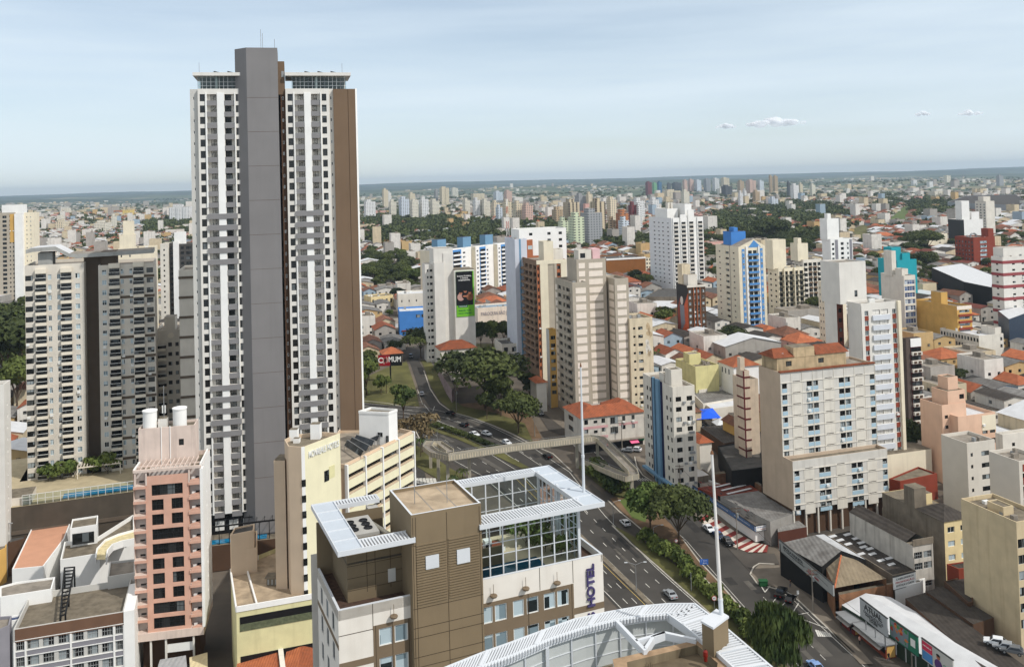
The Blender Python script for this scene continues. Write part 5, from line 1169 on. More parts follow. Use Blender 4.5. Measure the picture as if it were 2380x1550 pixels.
disc(m, .5 * wA, .45 * hA, wA * .16, hA * .02, SKIN, -.2)
m.build('portrait', ad)
for i, (t, sz) in enumerate((('Se junto fortalece,', .8), ('o sistema', .8), ('cooperativista.', .8))): text('lettering', t, 1.0, FRW, ad, (wA * .46, -.2, hA * (.90 - i * .045)), depth=.01, width=wA * (.8, .42, .66)[i], bold=.02)
m = MB(); m.box(.1 * wA, .62 * wA, -.2, -.17, hA * .205, hA * .25, DGR); m.build('logo_plate', ad); text('lettering', 'Unimed', .9, FRW, ad, (.36 * wA, -.22, hA * .228), depth=.01, width=wA * .4); text('lettering', 'Estando você', .9, DGR, ad, (.45 * wA, -.14, hA * .135), depth=.01, width=wA * .68, bold=.02); text('lettering', 'como ninguém', .9, DGR, ad, (.48 * wA, -.14, hA * .075), depth=.01, width=wA * .76, bold=.02)
b = blk('apartment_building', 'white stepped flats with blue balcony bays and three blue roof tanks', 'apartment building', (1009, 583, 560), WHITEW, a=52, uR=1174, uL=976, lm=IVORY, fin=False)
w = b.w; h = b.h
for i, (f0, f1) in enumerate(((.10, .38), (.5, .70), (.82, 1.0))):
 x0, x1 = w * f0, w * f1; H = grid(cols(x0, x1, [(.08, .2), (.8, .92)]), h - 2.5, 2.8, 13, 1.1, 'alu')
 b.vol(x0, x1, -3.5, 0, -2, h - .1, WHITEW, CONC, .5, F=H, lm=IVORY, part='bay', roofpart='bay_roof'); m = (x0 + x1) / 2; q = (x1 - x0)
 b.part('blue_panel').box(m - q * .22, m + q * .22, -3.6, -3.48, 4, h - .6, MIDB)
 for k in range(13): b.boxitem('balcony', m - q * .2, m + q * .2, -4.6, -3.5, h - 4.6 - k * 2.8, h - 3.6 - k * 2.8, WHITEW); b.item('balcony_door', window_mesh('bal', q * .34, 1.5), (m - q * .17, -3.66, h - 3.5 - k * 2.8))
for f in (.06, .4, .72):
 b.part('tank_room').box(w * f, w * f + 8, 1, 6, h - .8, h + 6.5, STEEL, NAVY)
b.done()
b = blk('apartment_tower', 'smooth blue-grey tower with white top storeys and an orange corner', 'apartment tower', (1196, 556, 385), M('bluish_white_render', (206, 210, 220), .8, .05, .3), uR=1224, d=16, fin=False)
x1 = b.xpx(1316, b.h, 4); zt = b.zpx(534, 4, 4); b.vol(b.w * .6, x1, 4, 17, -2, zt, WHITEW, CONC, .8, F=grid(cols(b.w, x1, [(.12, .2), (.55, .63), (.82, .9)]), zt - 1.6, 2.9, 16, 1.2, 'dark'), part='wall_rear', roofpart='roof_rear')
b.part('brick_panel').box(b.w + .1, b.xpx(1243), 3.4, 4.05, 4, b.zpx(558, b.w, 4), ORNG); b.part('stripe').box(b.w * .35, b.w * .5, -.05, .02, 0, b.h, STEEL)
b.item('window', window_mesh('curt', 2.0, 1.6), (b.w + 1.5, 3.36, b.zpx(580, b.w, 4))); b.done()
b = blk('apartment_tower', 'brown brick tower with dark side balconies beside a cream pilaster', 'apartment tower', (1247, 606), ORNG, uR=1316, uL=1209, vb=886, lm=M('brown_balcony_face', (132, 108, 88), .85, .1, .4), fin=False,
  L=((even(4, .6), 1.7, 'bal', 2.2, 2.9, None, .8),), F=(([(.02, .07)], 1.5, 'dark', 2.5, 2.9, None), ([(.68, .78)], 1.5, 'dark', 2.5, 2.9, None)))
w, h, d = b.w, b.h, b.d
b.part('pilaster').box(w * .1, w * .36, -.35, .02, -1, h - 1.6, IVORY); b.part('pilaster').box(w * .58, w * .66, -.3, .02, -1, h - 1, TAN); b.part('recess_panel').box(w * .36, w * .58, -.05, .02, -1, h - .5, TAN); b.part('pilaster').box(w * .8, w, -.35, .02, -1, h - 1.6, IVORY)
b.part('cornice').box(-.15, w + .1, -.4, .02, h - 1.6, h + .05, IVORY)
for k in range(int(h / 2.9) - 2): b.boxitem('balcony', -1.0, -.02, d * .05, d * .95, h - 4.9 - k * 2.9, h - 4.0 - k * 2.9, M('brown_balcony_face', (120, 84, 62)))
b.vol(w * .3, w * .62, 2, 9, h - .8, h + 7.5, IVORY, OLDC, .5, part='roof_block'); b.vol(w * .62, w * .98, 3, 9, h - .8, h + 4, OFFW, OLDC, .4, part='roof_block'); b.done()
b = blk('apartment_tower', 'tan three-part tower with rows of pale rectangular panels', 'apartment tower', (1330, 657, 318), TAN, uR=1365, uL=1290, fin=False, L=(([(.15, .35), (.45, .55), (.62, .85)], 1.4, 'dark', 2.4, 2.95, None, .5),))
h = b.h; pit = 2.95
def panels(x0, x1, y, zt, n, side='F', hh=2.0):
 for k in range(n): b.boxitem('facing_panel', x0, x1, y - .08, y + .02, zt - hh - k * pit, zt - k * pit, PALEP)
n = int(h / pit) - 1; panels(b.w * .2, b.w * .88, 0, h - 2.0, n)
for k in range(n): b.boxitem('balcony', -.9, 0, b.d * .12, b.d * .5, h - 4.8 - k * pit, h - 3.8 - k * pit, TAN); b.boxitem('facing_panel', -.08, .02, b.d * .88, b.d * .99, h - 4.4 - k * pit, h - 2.4 - k * pit, PALEP)
y2 = 5.5; xm0, xm1 = b.xpx(1341, h, y2), b.xpx(1409, h, y2); zm = b.zpx(604, xm0, y2); b.vol(xm0, xm1, y2, 16, -2, zm, TAN, CONC, .8)
nm = int(zm / pit) - 1; panels(b.xpx(1369, h, y2), b.xpx(1401, h, y2), y2, zm - 1.4, nm)
for k in range(3): b.boxitem('facing_panel', xm0 + .8, xm0 + 3.2, y2 - .08, y2 + .02, zm - 3.2 - k * pit, zm - 1.3 - k * pit, PALEP)
b.vol(xm0 + 2, xm0 + 7, y2 + 3, y2 + 8, zm - .8, zm + 3.2, OFFW, CONC, .4, part='roof_block', F=[(xm0 + 2.6, xm0 + 4.6, zm + .2, zm + 2, 'dark')]); b.box('roof_block', xm0 + 7.5, xm1 - 1, y2 + 3, y2 + 8, zm - .8, zm + 3.4, M('pink_roof_block', (224, 186, 186)))
x0, x1 = b.xpx(1427), b.xpx(1459); zr = b.zpx(648, x0, -.5); yl = abs(b.ypx(1402, zr, x0))
b.vol(x0, x1, -.5, 12, -2, zr, TAN, CONC, .8, L=holes(-.5, 5.5, (([(.3, .55)], 1.0, 'dark', 2.6, pit, None),), zr)); n = int(zr / pit) - 1; panels(x0 + (x1 - x0) * .16, x1 - (x1 - x0) * .18, -.5, zr - 2.4, n)
for k in range(n): b.boxitem('facing_panel', x0 - .06, x0 + .02, .4, 5.0, zr - 4.6 - k * pit, zr - 2.5 - k * pit, PALEP)
b.done()
b = blk('apartment_tower', 'flaking white block with two columns of small windows, joined to the tan panel tower', 'apartment building', (1463, 741, 322), STAIN, uR=1516, d=12, F=(([(.14, .24)], .8, 'dark', 3.2, 2.95, None), ([(.36, .56)], 1.1, 'mid', 3.1, 2.95, None)), fin=False)
m = b.part('plaster_patch'); rnd = random.Random(3)
for i in range(9):
 z = rnd.uniform(b.h * .15, b.h - 2.5); x = b.w * rnd.uniform(.74, .9); P = [(x + rnd.uniform(.4, 1.1) * math.cos(t), z + rnd.uniform(.5, 2.2) * math.sin(t)) for t in np.arange(0, 6.2, .7)]; m.poly([(p, -.02, q) for p, q in P], OFFW if i % 2 else M('bare_plaster', (190, 168, 134), .95, .2, 1))
b.done()
b = blk('apartment_building', 'narrow tower striped ochre and grey with one window bay per floor', 'apartment building', (1276, 766, 335), OCHRE, uR=1292, uL=1269, F=(([(.2, .85)], 1.4, 'mid', 2.4, 2.9, None),), lm=LGREY)
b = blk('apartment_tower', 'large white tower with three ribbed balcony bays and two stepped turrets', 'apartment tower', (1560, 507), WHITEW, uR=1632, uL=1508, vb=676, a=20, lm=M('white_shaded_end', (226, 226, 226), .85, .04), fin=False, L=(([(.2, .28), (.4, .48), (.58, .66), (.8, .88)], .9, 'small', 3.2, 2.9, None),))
w, h, d = b.w, b.h, b.d
for i, f in enumerate((.06, .30, .55, .84)):
 x0, x1 = w * f, w * (f + .14)
 b.vol(x0 - .6, x1 + .6, -.8, .02, -2, h + (0, 2, 5, 0)[i], WHITEW, CONC, .3, F=grid([(x0, x1)], h - 3.0, 2.9, 21, 1.7, 'bal', .7), part='bay', roofpart='bay_roof')
 for k in range(21): b.boxitem('balcony', x0, x1, -1.3, -.8, h - 5.3 - k * 2.9, h - 4.5 - k * 2.9, OFFW)
b.vol(w * .1, w * .45, d * .3, d * .85, h - .8, h + 6, WHITEW, CONC, .4, part='turret'); b.vol(w * .52, w * .74, d * .1, d * .8, h - .8, h + 9, WHITEW, CONC, .4, part='turret')
for q in (.2, .3): b.part('turret').prism([(w * q, d * .4), (w * (q + .06), d * .4), (w * (q + .06), d * .5), (w * q, d * .5)], h + 5, h + 10, OFFW)
b.done()
b = blk('apartment_tower', 'cream tower with sky-blue balconied front, pointed gable and a blue tank', 'apartment tower', (1716, 574), IVORY, uR=1778, uL=1663, vb=772, fin=False, L=(([(.14, .2), (.76, .82)], .7, 'dark', 3, 2.9, None), ([(.42, .58)], 1.2, 'mid', 3, 2.9, None, .6)))
w, h, d = b.w, b.h, b.d
b.part('side_recess').box(-.02, .5, d * .36, d * .40, 0, h, TAN)
m = b.part('gable'); m.poly([(0, -.02, h - .1), (w, -.02, h - .1), (w * .58, -.02, h + 3.4)], IVORY); m.poly([(w * .36, -.1, h - .6), (w * .84, -.1, h - .6), (w * .58, -.1, h + 3)], MIDB); m.poly([(0, 0, h), (w * .58, -.02, h + 3.4), (w * .58, d * .8, h + 3.4), (0, d * .8, h)], CONC); m.poly([(w, 0, h), (w * .58, -.02, h + 3.4), (w * .58, d * .8, h + 3.4), (w, d * .8, h)], CONC)
for f in (.12, .80): b.part('blue_strip').box(w * f, w * (f + .1), -.12, .02, 0, h - 1.2, MIDB)
b.part('white_rib').box(w * .26, w * .33, -.5, .02, 0, h, WHITEW); b.part('white_rib').box(w * .72, w * .77, -.5, .02, 0, h, WHITEW)
n = int(h / 2.9) - 1
for k in range(n):
 z = h - 3.6 - k * 2.9; b.item('balcony_door', window_mesh('bal', w * .13, 1.5), (w * .36, -.06, z)); b.item('balcony_door', window_mesh('bal', w * .13, 1.5), (w * .54, -.06, z)); b.boxitem('balcony', w * .34, w * .72, -1.1, -.02, z - .9, z - .05, MIDB)
 for f in (.14, .82): b.item('window', window_mesh('curt', 1.0, 1.1), (w * f, -.16, z + .2))
b.box('water_tank', w * .05, w * .6, d * .35, d * .7, h - .8, h + 7, LBLUE, NAVY); b.box('water_tank', w * .2, w * .35, d * .4, d * .6, h + 7, h + 9, LBLUE); b.done()
b = blk('office_building', 'brown six-storey block with a painted figure mural on its side wall', 'office building', (1598, 664, 425), M('dark_brown_render', (84, 62, 46)), uR=1639, uL=1572, fin=False, F=((even(4, .5), 1.4, 'curt', 2.2, 2.9, None),))
w, h, d = b.w, b.h, b.d
for f in (.3, .48, .66): b.part('fin').box(w * f, w * f + .3, -.4, .02, -1, h - .5, ORNG)
m = MB(); BLK = ADK; A1 = M('mural_orange', (204, 92, 52), .8, .1); A2 = M('mural_grey', (128, 128, 134), .8, .1); A3 = M('mural_pale', (214, 200, 190), .8, .1)
def lp(y, z, o=.03): return (-o, d * y, h * z)
m.poly([lp(0, 0), lp(1, 0), lp(1, .99), lp(0, .99)], BLK); m.poly([lp(0, 0, .05), lp(.0, .86, .05), lp(.45, .55, .05), lp(.6, .0, .05)], A1); m.poly([lp(.55, 0, .06), lp(.95, 0, .06), lp(.95, .55, .06), lp(.7, .75, .06)], RUST)
m.poly([(-.08, d * (.55 + .13 * math.cos(t)), h * (.70 + .08 * math.sin(t))) for t in np.arange(0, 6.2, .5)], A3); m.poly([lp(.75, .62, .07), lp(.35, .62, .07), lp(.3, .3, .07), lp(.65, .12, .07)], A2); m.poly([lp(0, 0, .09), lp(.5, 0, .09), lp(.2, .16, .09)], SKYB); m.build('mural', b.root)
b.vol(w * .1, w * .62, d * .1, d * .6, h - .8, h + 5, OFFW, CONC, .3, part='roof_block'); b.vol(0 + .3, w * .5, d * .5, d * .9, h - .8, h + 9.5, STAIN, OLDC, .3, part='roof_block'); b.part('cornice').box(-.4, w + .3, -.5, .02, h - .9, h + .04, OFFW); b.done()
DKB = M('dark_balcony_green', (76, 74, 62), .8, .1)
b = blk('apartment_tower', 'cream tower with an olive front of dark balconies and a chimney-like roof block', 'apartment tower', (1809, 624), IVORY, uR=1868, uL=1784, vb=742, a=17, fin=False, F=((even(5, .72), 1.9, 'bal', 1.8, 2.9, None, .7),), L=((SW, 1, 'dark', 3, 2.9, None),))
w, h = b.w, b.h
for k in range(int(h / 2.9) - 1):
 for f in (.03, .23, .43, .63, .83): b.boxitem('balcony', w * f, w * (f + .14), -.8, .02, h - 4.6 - k * 2.9, h - 3.7 - k * 2.9, DKB)
for f in (.19, .59): b.part('rib').box(w * f, w * f + .5, -.9, .02, -1, h, IVORY)
b.vol(-1, w * .45, 3, 10, h - .8, h + 15, IVORY, CONC, .4, part='roof_block'); b.done()
b = blk('apartment_tower', 'pale tower with brown and white gridded balconies and a square roof block', 'apartment tower', (1867, 604, 500), OFFW, uR=1909, uL=1846, a=17, fin=False, F=((even(4, .8), 1.9, 'bal', 1.8, 2.9, None, .6),), L=((SW, 1, 'dark', 3, 2.9, None),))
w, h = b.w, b.h
for k in range(int(h / 2.9) - 1):
 for f in (.05, .3, .55, .8): b.boxitem('balcony', w * f, w * (f + .16), -.7, .02, h - 4.6 - k * 2.9, h - 3.8 - k * 2.9, BROWNW if f in (.3, .55) else OFFW)
b.vol(-2, w * .4, 2, 9, h - .8, h + 9, IVORY, CONC, .4, part='roof_block'); b.vol(-1, w * .1, 3, 7, h + 8.6, h + 12, IVORY, CONC, .3, part='roof_block'); b.done()
b = blk('apartment_tower', 'slim white tower with grey stripes framing its window columns', 'apartment tower', (1930, 556, 530), WHITEW, uR=1981, uL=1910, a=17, fin=False, F=(([(.06, .16), (.74, .82)], 1.3, 'mid', 2.4, 2.9, None), ([(.46, .6)], 1.7, 'bal', 2.2, 2.9, None, .6)))
w, h = b.w, b.h; b.part('stripe').box(w * .2, w * .33, -.1, .02, -1, h - .6, LILAC); b.part('stripe').box(w * .86, w * .97, -.1, .02, -1, h - .6, LILAC); b.vol(-.5, w * .5, 2, 9, h - .8, h + 12, WHITEW, CONC, .5, part='roof_block'); b.vol(w * .05, w * .2, 3, 6, h + 11.5, h + 15, WHITEW, CONC, .3, part='roof_block'); b.done()
b = blk('apartment_building', 'ivory block with one window column, between the gridded tower and the rust-striped tower', 'apartment building', (1915, 655, 400), IVORY, uR=1965, uL=1901, L=((SW, 1, 'mid', 2.5, 3, None),), rooms=((.5, .95, .2, .8, 4),))
b = blk('apartment_tower', 'cream tower with rust-red window columns and pale blue-white balcony bands', 'apartment tower', (2000, 706, 262), CREAM, uR=2089, uL=1969, a=17, fin=False)
w, h = b.w, b.h; n = int((h - 8) / 2.9)
H = grid([(w * .08, w * .18)], h - 2.2, 2.9, n, 1.45, 'curt') + grid([(w * .80, w * .9)], h - 2.2, 2.9, n, 1.45, 'curt') + grid(cols(w * .26, w * .72, [(.06, .48), (.54, .94)]), h - 2.1, 2.9, n, 1.4, 'mid', .3)
s_ = b.part('facing'); b.face('F', 0, w, 6, h - .2, -.25, CREAM, H, .25, 'front_wall')
for k in range(n):
 z = h - 3.65 - k * 2.9; b.boxitem('spandrel', w * .27, w * .73, -.75, -.25, z - 1.45, z, PALEB)
 for f in (.08, .8): b.boxitem('rust_panel', w * f, w * (f + .1), -.3, -.2, z - 1.4, z, RUST)
b.part('fin').box(w * .92, w, -.9, 0, 2, h + .1, IVORY)
zt = b.zpx(609, w * .1, 6); b.vol(-b.d * .15 - 1.5, w * .52, 6, 15, h - .8, zt, CREAM, CONC, .4, part='upper_block', roofpart='upper_roof', F=[(w * .2, w * .28, zt - 10.5, zt - 8.6, 'vent')])
xl = b.xpx(1944, h, 8); zl = b.zpx(672, xl, 8); b.vol(xl, -.05, 8, min(26, b.ypx(1915, zl, xl)), -2, zl, M('maroon_brown_facing', (104, 58, 46), .85, .1), CONC, .6, lm=CREAM, F=grid(cols(xl, 0, [(.25, .75)]), zl - 3, 2.9, 16, 1.2, 'dark'), part='rear_wall', roofpart='rear_roof')
b.box('podium', -1, w + 7, -3, 12, 0, 9.5, IVORY, OLDC); b.done()
def slab():
 b = Bld('apartment_building', 'long white slab with pale blue window panels, blank sandy end and mossy roof huts', 'apartment building', 1813, 866, 236, 17)
 h = b.h; T = lambda z4, z, y=0: b.xpx(1785.6 + z4 / 4, z, y); w = T(985, h); d = abs(b.ypx(1763, h))
 zs = b.zpx(1061, 0); yl = -abs(b.ypx(1842, zs)); wl = T(1105, zs, yl)
 zb = b.zpx(1187, T(240, 6, yl), yl); pit = 2.95
 def pattern(cs, w_, y, ztop, n, z0, z1):
  H = []; s_ = w_
  for i in range(n):
   z = ztop - i * pit
   for (a, c, k) in cs:
    a, c = a * s_, c * s_
    if k == 'w': H.append((a, c, z - 1.35, z, 'mid', .25))
    if k == 'd': m = (a + c) / 2; H += [(a, m - .12, z - 1.35, z, 'mid', .25), (m + .12, c, z - 1.35, z, 'mid', .25)]
    if k == 'p': H.append((a + .3, c - .3, z + .05, z + .42, 'vent', .25))
    if k in 'wd': b.boxitem('blue_panel', a, c, y - .04, y + .03, z - 2.35, z - 1.38, SKYB)
    else: b.boxitem('white_panel', a - .1, c + .1, y - .07, y + .03, z - 2.5, z - .1, OFFW)
  b.face('F', 0, s_, z0, z1, y, M('slab_grey_white', (206, 202, 194), .9, .06, .4, .3, dirt=(150, 142, 130)), H, .25)
 cs = [(.015, .065, 'w'), (.115, .215, 'p'), (.27, .39, 'd'), (.45, .55, 'p'), (.61, .73, 'd'), (.78, .88, 'p'), (.945, .995, 'w')]
 pattern(cs, w, 0, h - 3.0, 7, zs, h)
 pattern(cs, wl, yl, zs - 2.6, 4, zb, zs)
 b.vol(0, w, .0, d, zb, h, MUD, CONC, .6, sides='KLR', rmx=OFFW); b.vol(0, wl, yl, .0, zb, zs, MUD, OLDC, .8, sides='LR', rmx=OFFW)
 for i in range(10): x = w * i / 9; b.part('rib').box(x - .06, x + .06, -.1, .02, zs, h, OFFW)
 for i in range(8): b.part('floor_ledge').box(0, w, -.16, .02, h - 2.9 - i * pit, h - 2.76 - i * pit, OFFW)
 for i in range(4): b.part('floor_ledge').box(0, wl, yl - .16, yl + .02, zs - 2.5 - i * pit, zs - 2.36 - i * pit, OFFW)
 b.part('eave').box(-.1, w + .1, -.35, .8, h - .1, h + .25, TILE)
 b.box('ground_floor', .5, wl - 1, yl + 1.0, d - 1, 0, zb - .02, BROWND)
 for i in range(9): x = wl * i / 8; b.part('column').box(x - .2, x + .2, yl + .1, yl + .5, 0, zb - .02, OFFW)
 st = M('mossy_stained_plaster', (186, 164, 130), .95, .22, .5, .6, dirt=(92, 80, 62))
 b.vol(.8, w * .76, 2.5, d - .5, h - .6, h + 3.2, st, OLDC, .2, F=[(w * .12, w * .18, h + .8, h + 2.2, 'mid'), (w * .46, w * .52, h + .9, h + 2.2, 'mid')], part='roof_hut', roofpart='roof_hut_roof')
 b.box('roof_hut', w * .2, w * .42, 2.4, 7, h + 3, h + 5.6, st, OLDC)
 for x0, x1 in ((.0, .2), (.44, .78)): m = b.part('tiled_roof'); m.poly([(w * x0 - .3, 2.2, h + 3.25), (w * x1 + .3, 2.2, h + 3.25), (w * x1 - 1, d * .5, h + 5.4), (w * x0 + 1, d * .5, h + 5.4)], TILE); m.poly([(w * x0 - .3, d, h + 3.25), (w * x1 + .3, d, h + 3.25), (w * x1 - 1, d * .5, h + 5.4), (w * x0 + 1, d * .5, h + 5.4)], TILE); m.poly([(w * x1 + .3, 2.2, h + 3.25), (w * x1 + .3, d, h + 3.25), (w * x1 - 1, d * .5, h + 5.4)], TILE); m.poly([(w * x0 - .3, 2.2, h + 3.25), (w * x0 - .3, d, h + 3.25), (w * x0 + 1, d * .5, h + 5.4)], TILE)
 b.done(); return b
SL = slab()
b = blk('office_building', 'white office block with navy and light blue vertical stripes up its side', 'office building', (1563, 900, 258), OFFW, uR=1614, uL=1494, a=16, fin=False, F=((even(2, .5), 1.35, 'mid', 2.9, 2.9, None),), L=(([(.12, .17), (.22, .27), (.78, .83), (.9, .95)], 1.3, 'vent', 3.2, 2.9, None),))
w, h, d = b.w, b.h, b.d
for f0, f1, mt, o in ((.29, .37, NAVY, .06), (.37, .43, STEEL, .5), (.43, .50, BROWND, .05), (.50, .60, STEEL, .7), (.6, .67, NAVY, .06)): b.part('stripe').box(-o, .02, d * (1 - f1), d * (1 - f0), -1, h + (.4 if mt is STEEL else .05), mt)
for k in range(int(h / 2.9) - 1):
 if k % 3 != 1:
  for f in ((.68, .8) if k % 2 else (.44, .84)): b.boxitem('air_conditioner', w * f, w * f + .8, -.5, -.02, h - 4.9 - k * 2.9, h - 4.3 - k * 2.9, FRA)
b.vol(w * .1, w * .6, d * .1, d * .3, h - .8, h + 4.5, OFFW, OLDC, .3, part='roof_block'); b.vol(w * .1, w * .5, d * .35, d * .5, h - .8, h + 2.4, OFFW, OLDC, .3, part='roof_block'); b.box('awning', -1.2, 0, 0, d, 2.9, 3.5, STEEL); b.box('side_sign', w, w + .4, 1, 4, h * .4, h * .62, OFFW); b.done()
b = blk('shop_building', 'old white three-storey corner building with pink trim, orange tiled roof and pink shop awning', 'shop building', (1350, 972, 292), M('grubby_white_render', (206, 200, 190), .92, .1, .5, .4, dirt=(128, 116, 104)), TILE, uR=1496, uL=1311, a=17, fin=False, par=0,
  F=([(.05, .11), (.32, .38), (.65, .70), (.8, .85)], 1.5, 'mid', .8, 2.8, 2), L=(([(.25, .55)], 1.6, 'mid', 1.4, 3.4, 2),))
w, h, d = b.w, b.h, b.d; dd = min(d, 16); m = b.mb['roof'] = MB(); e = .7
def hip(m, x0, x1, y0, y1, z, rise, mat, e=.6, inset=None):
 x0 -= e; x1 += e; y0 -= e; y1 += e; wx, wy = x1 - x0, y1 - y0; k = (min(wx, wy) / 2) if inset is None else inset; zr = z + rise
 if wx >= wy: r0, r1 = (x0 + k, (y0 + y1) / 2, zr), (x1 - k, (y0 + y1) / 2, zr); m.poly([(x0, y0, z), (x1, y0, z), r1, r0], mat); m.poly([(x1, y1, z), (x0, y1, z), r0, r1], mat); m.poly([(x0, y1, z), (x0, y0, z), r0], mat); m.poly([(x1, y0, z), (x1, y1, z), r1], mat)
 else: r0, r1 = ((x0 + x1) / 2, y0 + k, zr), ((x0 + x1) / 2, y1 - k, zr); m.poly([(x0, y0, z), (x1, y0, z), r0], mat); m.poly([(x1, y1, z), (x0, y1, z), r1], mat); m.poly([(x0, y1, z), (x0, y0, z), r0, r1], mat); m.poly([(x1, y0, z), (x1, y1, z), r1, r0], mat)
hip(m, 0, w, 0, 9, h, 2.6, TILE); hip(m, 0, 9, 0, d, h + .02, 2.58, TILE); hip(m, w * .62, w, 4, d, h + .03, 2.5, TILE)
PNK = M('pink_trim', (206, 160, 160), .9, .08)
b.part('trim').box(.5, w * .42, -.07, .02, h - 3.8, h - 3.0, PNK); b.part('trim').box(w * .6, w * .9, -.07, .02, h - 3.7, h - 3.0, PNK); b.part('trim').box(.5, w * .42, -.07, .02, h - 7.1, h - 6.3, PNK)
for z in (h - 2.9, h - 6.1): b.item('window', window_mesh('wide', w * .12, 2.2), (w * .46, -.06, z)); b.item('window', window_mesh('dark', 1.2, .8), (w * .2, -.06, z + .9))
b.part('shopfront').box(.6, w - .6, -.06, .02, .2, 3.0, BLACK); b.part('canopy').box(0, w, -1.4, 0, 3.1, 3.4, CONC)
mm = b.part('awning'); mm.poly([(w * .74, -.1, 3.05), (w * .87, -.1, 3.05), (w * .87, -2.4, 2.2), (w * .74, -2.4, 2.2)], M('pink_awning_cloth', (232, 110, 150), .8, .04)); b.part('shop_sign').box(w * .9, w * .99, -.3, -.1, 2.2, 3.3, M('green_sign', (40, 130, 90), .6)); b.done()
FW = lambda n, k=.55, h=1.4, st='mid', off=1.6, pit=2.95, rows=None: ((even(n, k), h, st, off, pit, rows),)
b = blk('office_building', 'narrow maroon block with white air-conditioner ledges on every floor', 'office building', (2105, 787, 305), M('dark_grey_brown_wall', (88, 76, 70), .9, .08), uR=2139, uL=2096, a=17, fin=False)
w, h = b.w, b.h
b.part('front').box(w * .28, w, -.12, .02, 0, h - .3, MAROON); b.part('crown').box(w * .28, w, -.3, .05, h - 3, h - .2, WHITEW)
for k in range(int((h - 4) / 2.9)):
 z = h - 4.6 - k * 2.9; b.item('window', window_mesh('strip4', w * .68, 1.3), (w * .3, -.16, z)); b.boxitem('ledge', w * .3, w * .98, -.9, -.12, z - 1.2, z - .1, OFFW)
 for f in (.4, .7): b.boxitem('air_conditioner', w * f, w * f + .9, -1.25, -.9, z - .95, z - .3, BROWND)
b.done()
b = blk('apartment_building', 'peach block with a tall stair tower and a stepped lower wing', 'apartment building', (2189, 942, 262), SALMON, uR=2245, uL=2138, a=17, fin=False, F=(([(.1, .24)], 1.0, 'mid', 3.0, 2.95, None),))
w, h, d = b.w, b.h, b.d
xa = w * .32; zt = b.zpx(881, w * .5, 1); b.vol(xa, w * 1.05, .6, 7, h - 1, zt - 3.4, SALMON, OLDC, .3, part='roof_block', F=[(w * .8, w * 1.0, zt - 6, zt - 4.6, 'mid')]); b.vol(w * .6, w * 1.02, 3, 7, zt - 3.8, zt, SALMON, OLDC, .3, part='stair_tower')
zl = b.zpx(962, w * 1.2, -3); xr = b.xpx(2313, zl, -3); b.vol(w * .32, xr, -3, 8, -1, zl, SALMON, WHITEROOF, 1.0, F=FWx if False else holes(w * .3, xr, (([(.64, .78), (.84, .98)], 1.5, 'mid', 1.4, 3, 3),), zl), part='wing_wall', roofpart='wing_roof')
b.part('pale_band').box(w * 1.3, xr + .05, -3.06, -2.9, zl - 5, zl - .6, IVORY); b.done()
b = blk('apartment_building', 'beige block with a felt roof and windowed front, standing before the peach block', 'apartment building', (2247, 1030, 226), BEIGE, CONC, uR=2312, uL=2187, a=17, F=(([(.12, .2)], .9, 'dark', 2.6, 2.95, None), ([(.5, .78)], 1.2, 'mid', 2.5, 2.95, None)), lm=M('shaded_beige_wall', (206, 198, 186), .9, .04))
b = blk('apartment_building', 'pale block rising behind the felt-roofed beige one, with a single slit window', 'apartment building', (2330, 1010, 250), OFFW, CONC, uR=2400, uL=2313, a=17, F=(([(.3, .4)], 1.0, 'dark', 2.6, 2.95, 2),))
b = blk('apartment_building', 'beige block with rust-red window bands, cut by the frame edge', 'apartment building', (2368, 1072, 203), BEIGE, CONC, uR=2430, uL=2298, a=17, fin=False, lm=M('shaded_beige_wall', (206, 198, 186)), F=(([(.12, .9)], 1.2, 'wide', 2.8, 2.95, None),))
for k in range(6): b.boxitem('rust_panel', 1, b.w, -.08, .02, b.h - 2.4 - k * 2.95, b.h - .8 - k * 2.95, RUST)
b.done()
PEEL = M('peeling_ochre_render', (200, 182, 148), .93, .1, .4, .35, dirt=(150, 126, 92))
b = blk('apartment_building', 'tall ochre block with peeling patches and a column of tiny windows, at the frame edge', 'apartment building', (2333, 1201, 181), PEEL, OLDC, uR=2360, uL=2247, a=17, fin=False, F=(([(.3, .55)], .8, 'vent', 3.6, 3.0, None),))
w, h, d = b.w, b.h, b.d; m = b.part('plaster_patch'); rnd = random.Random(8)
for i in range(16):
 z = rnd.uniform(h * .1, h * .8); y = d * rnd.uniform(.1, .35); P = [(y + rnd.uniform(.2, 1.0) * math.cos(t), z + rnd.uniform(.4, 1.6) * math.sin(t)) for t in np.arange(0, 6.2, .7)]; m.poly([(-.02, p, q) for p, q in P], M('bare_plaster', (180, 156, 118), .95, .2, 1))
b.vol(.2, w - .2, .2, d * .45, h - .8, h + 1.8, PEEL, OLDC, .2, part='roof_block'); b.done()
b = blk('office_building', 'grimy ochre block of wide metal windows at the very edge of the frame', 'office building', (2362, 1213, 176), PEEL, OLDC, uR=2440, d=14, a=17, F=(([(.02, .6)], 1.8, 'wide', 3.4, 3.1, None),))
YLW = M('faded_yellow_render', (224, 204, 156), .9, .08, .4, .15)
b = blk('shop_building', 'yellow three-storey house with dark hipped roof and a long stained side wall', 'building', (2194, 1212, 203), YLW, SHEETD, uR=2256, uL=2050, a=17, lm=CONCW, fin=False, par=0, F=((((.12, .38), (.6, .86)), 1.3, 'curt', 1.4, 3.1, 3),))
w, h, d = b.w, b.h, b.d; m = b.mb['roof'] = MB(); hip(m, 0, w, 0, d * .42, h, 2.2, SHEETD, .3)
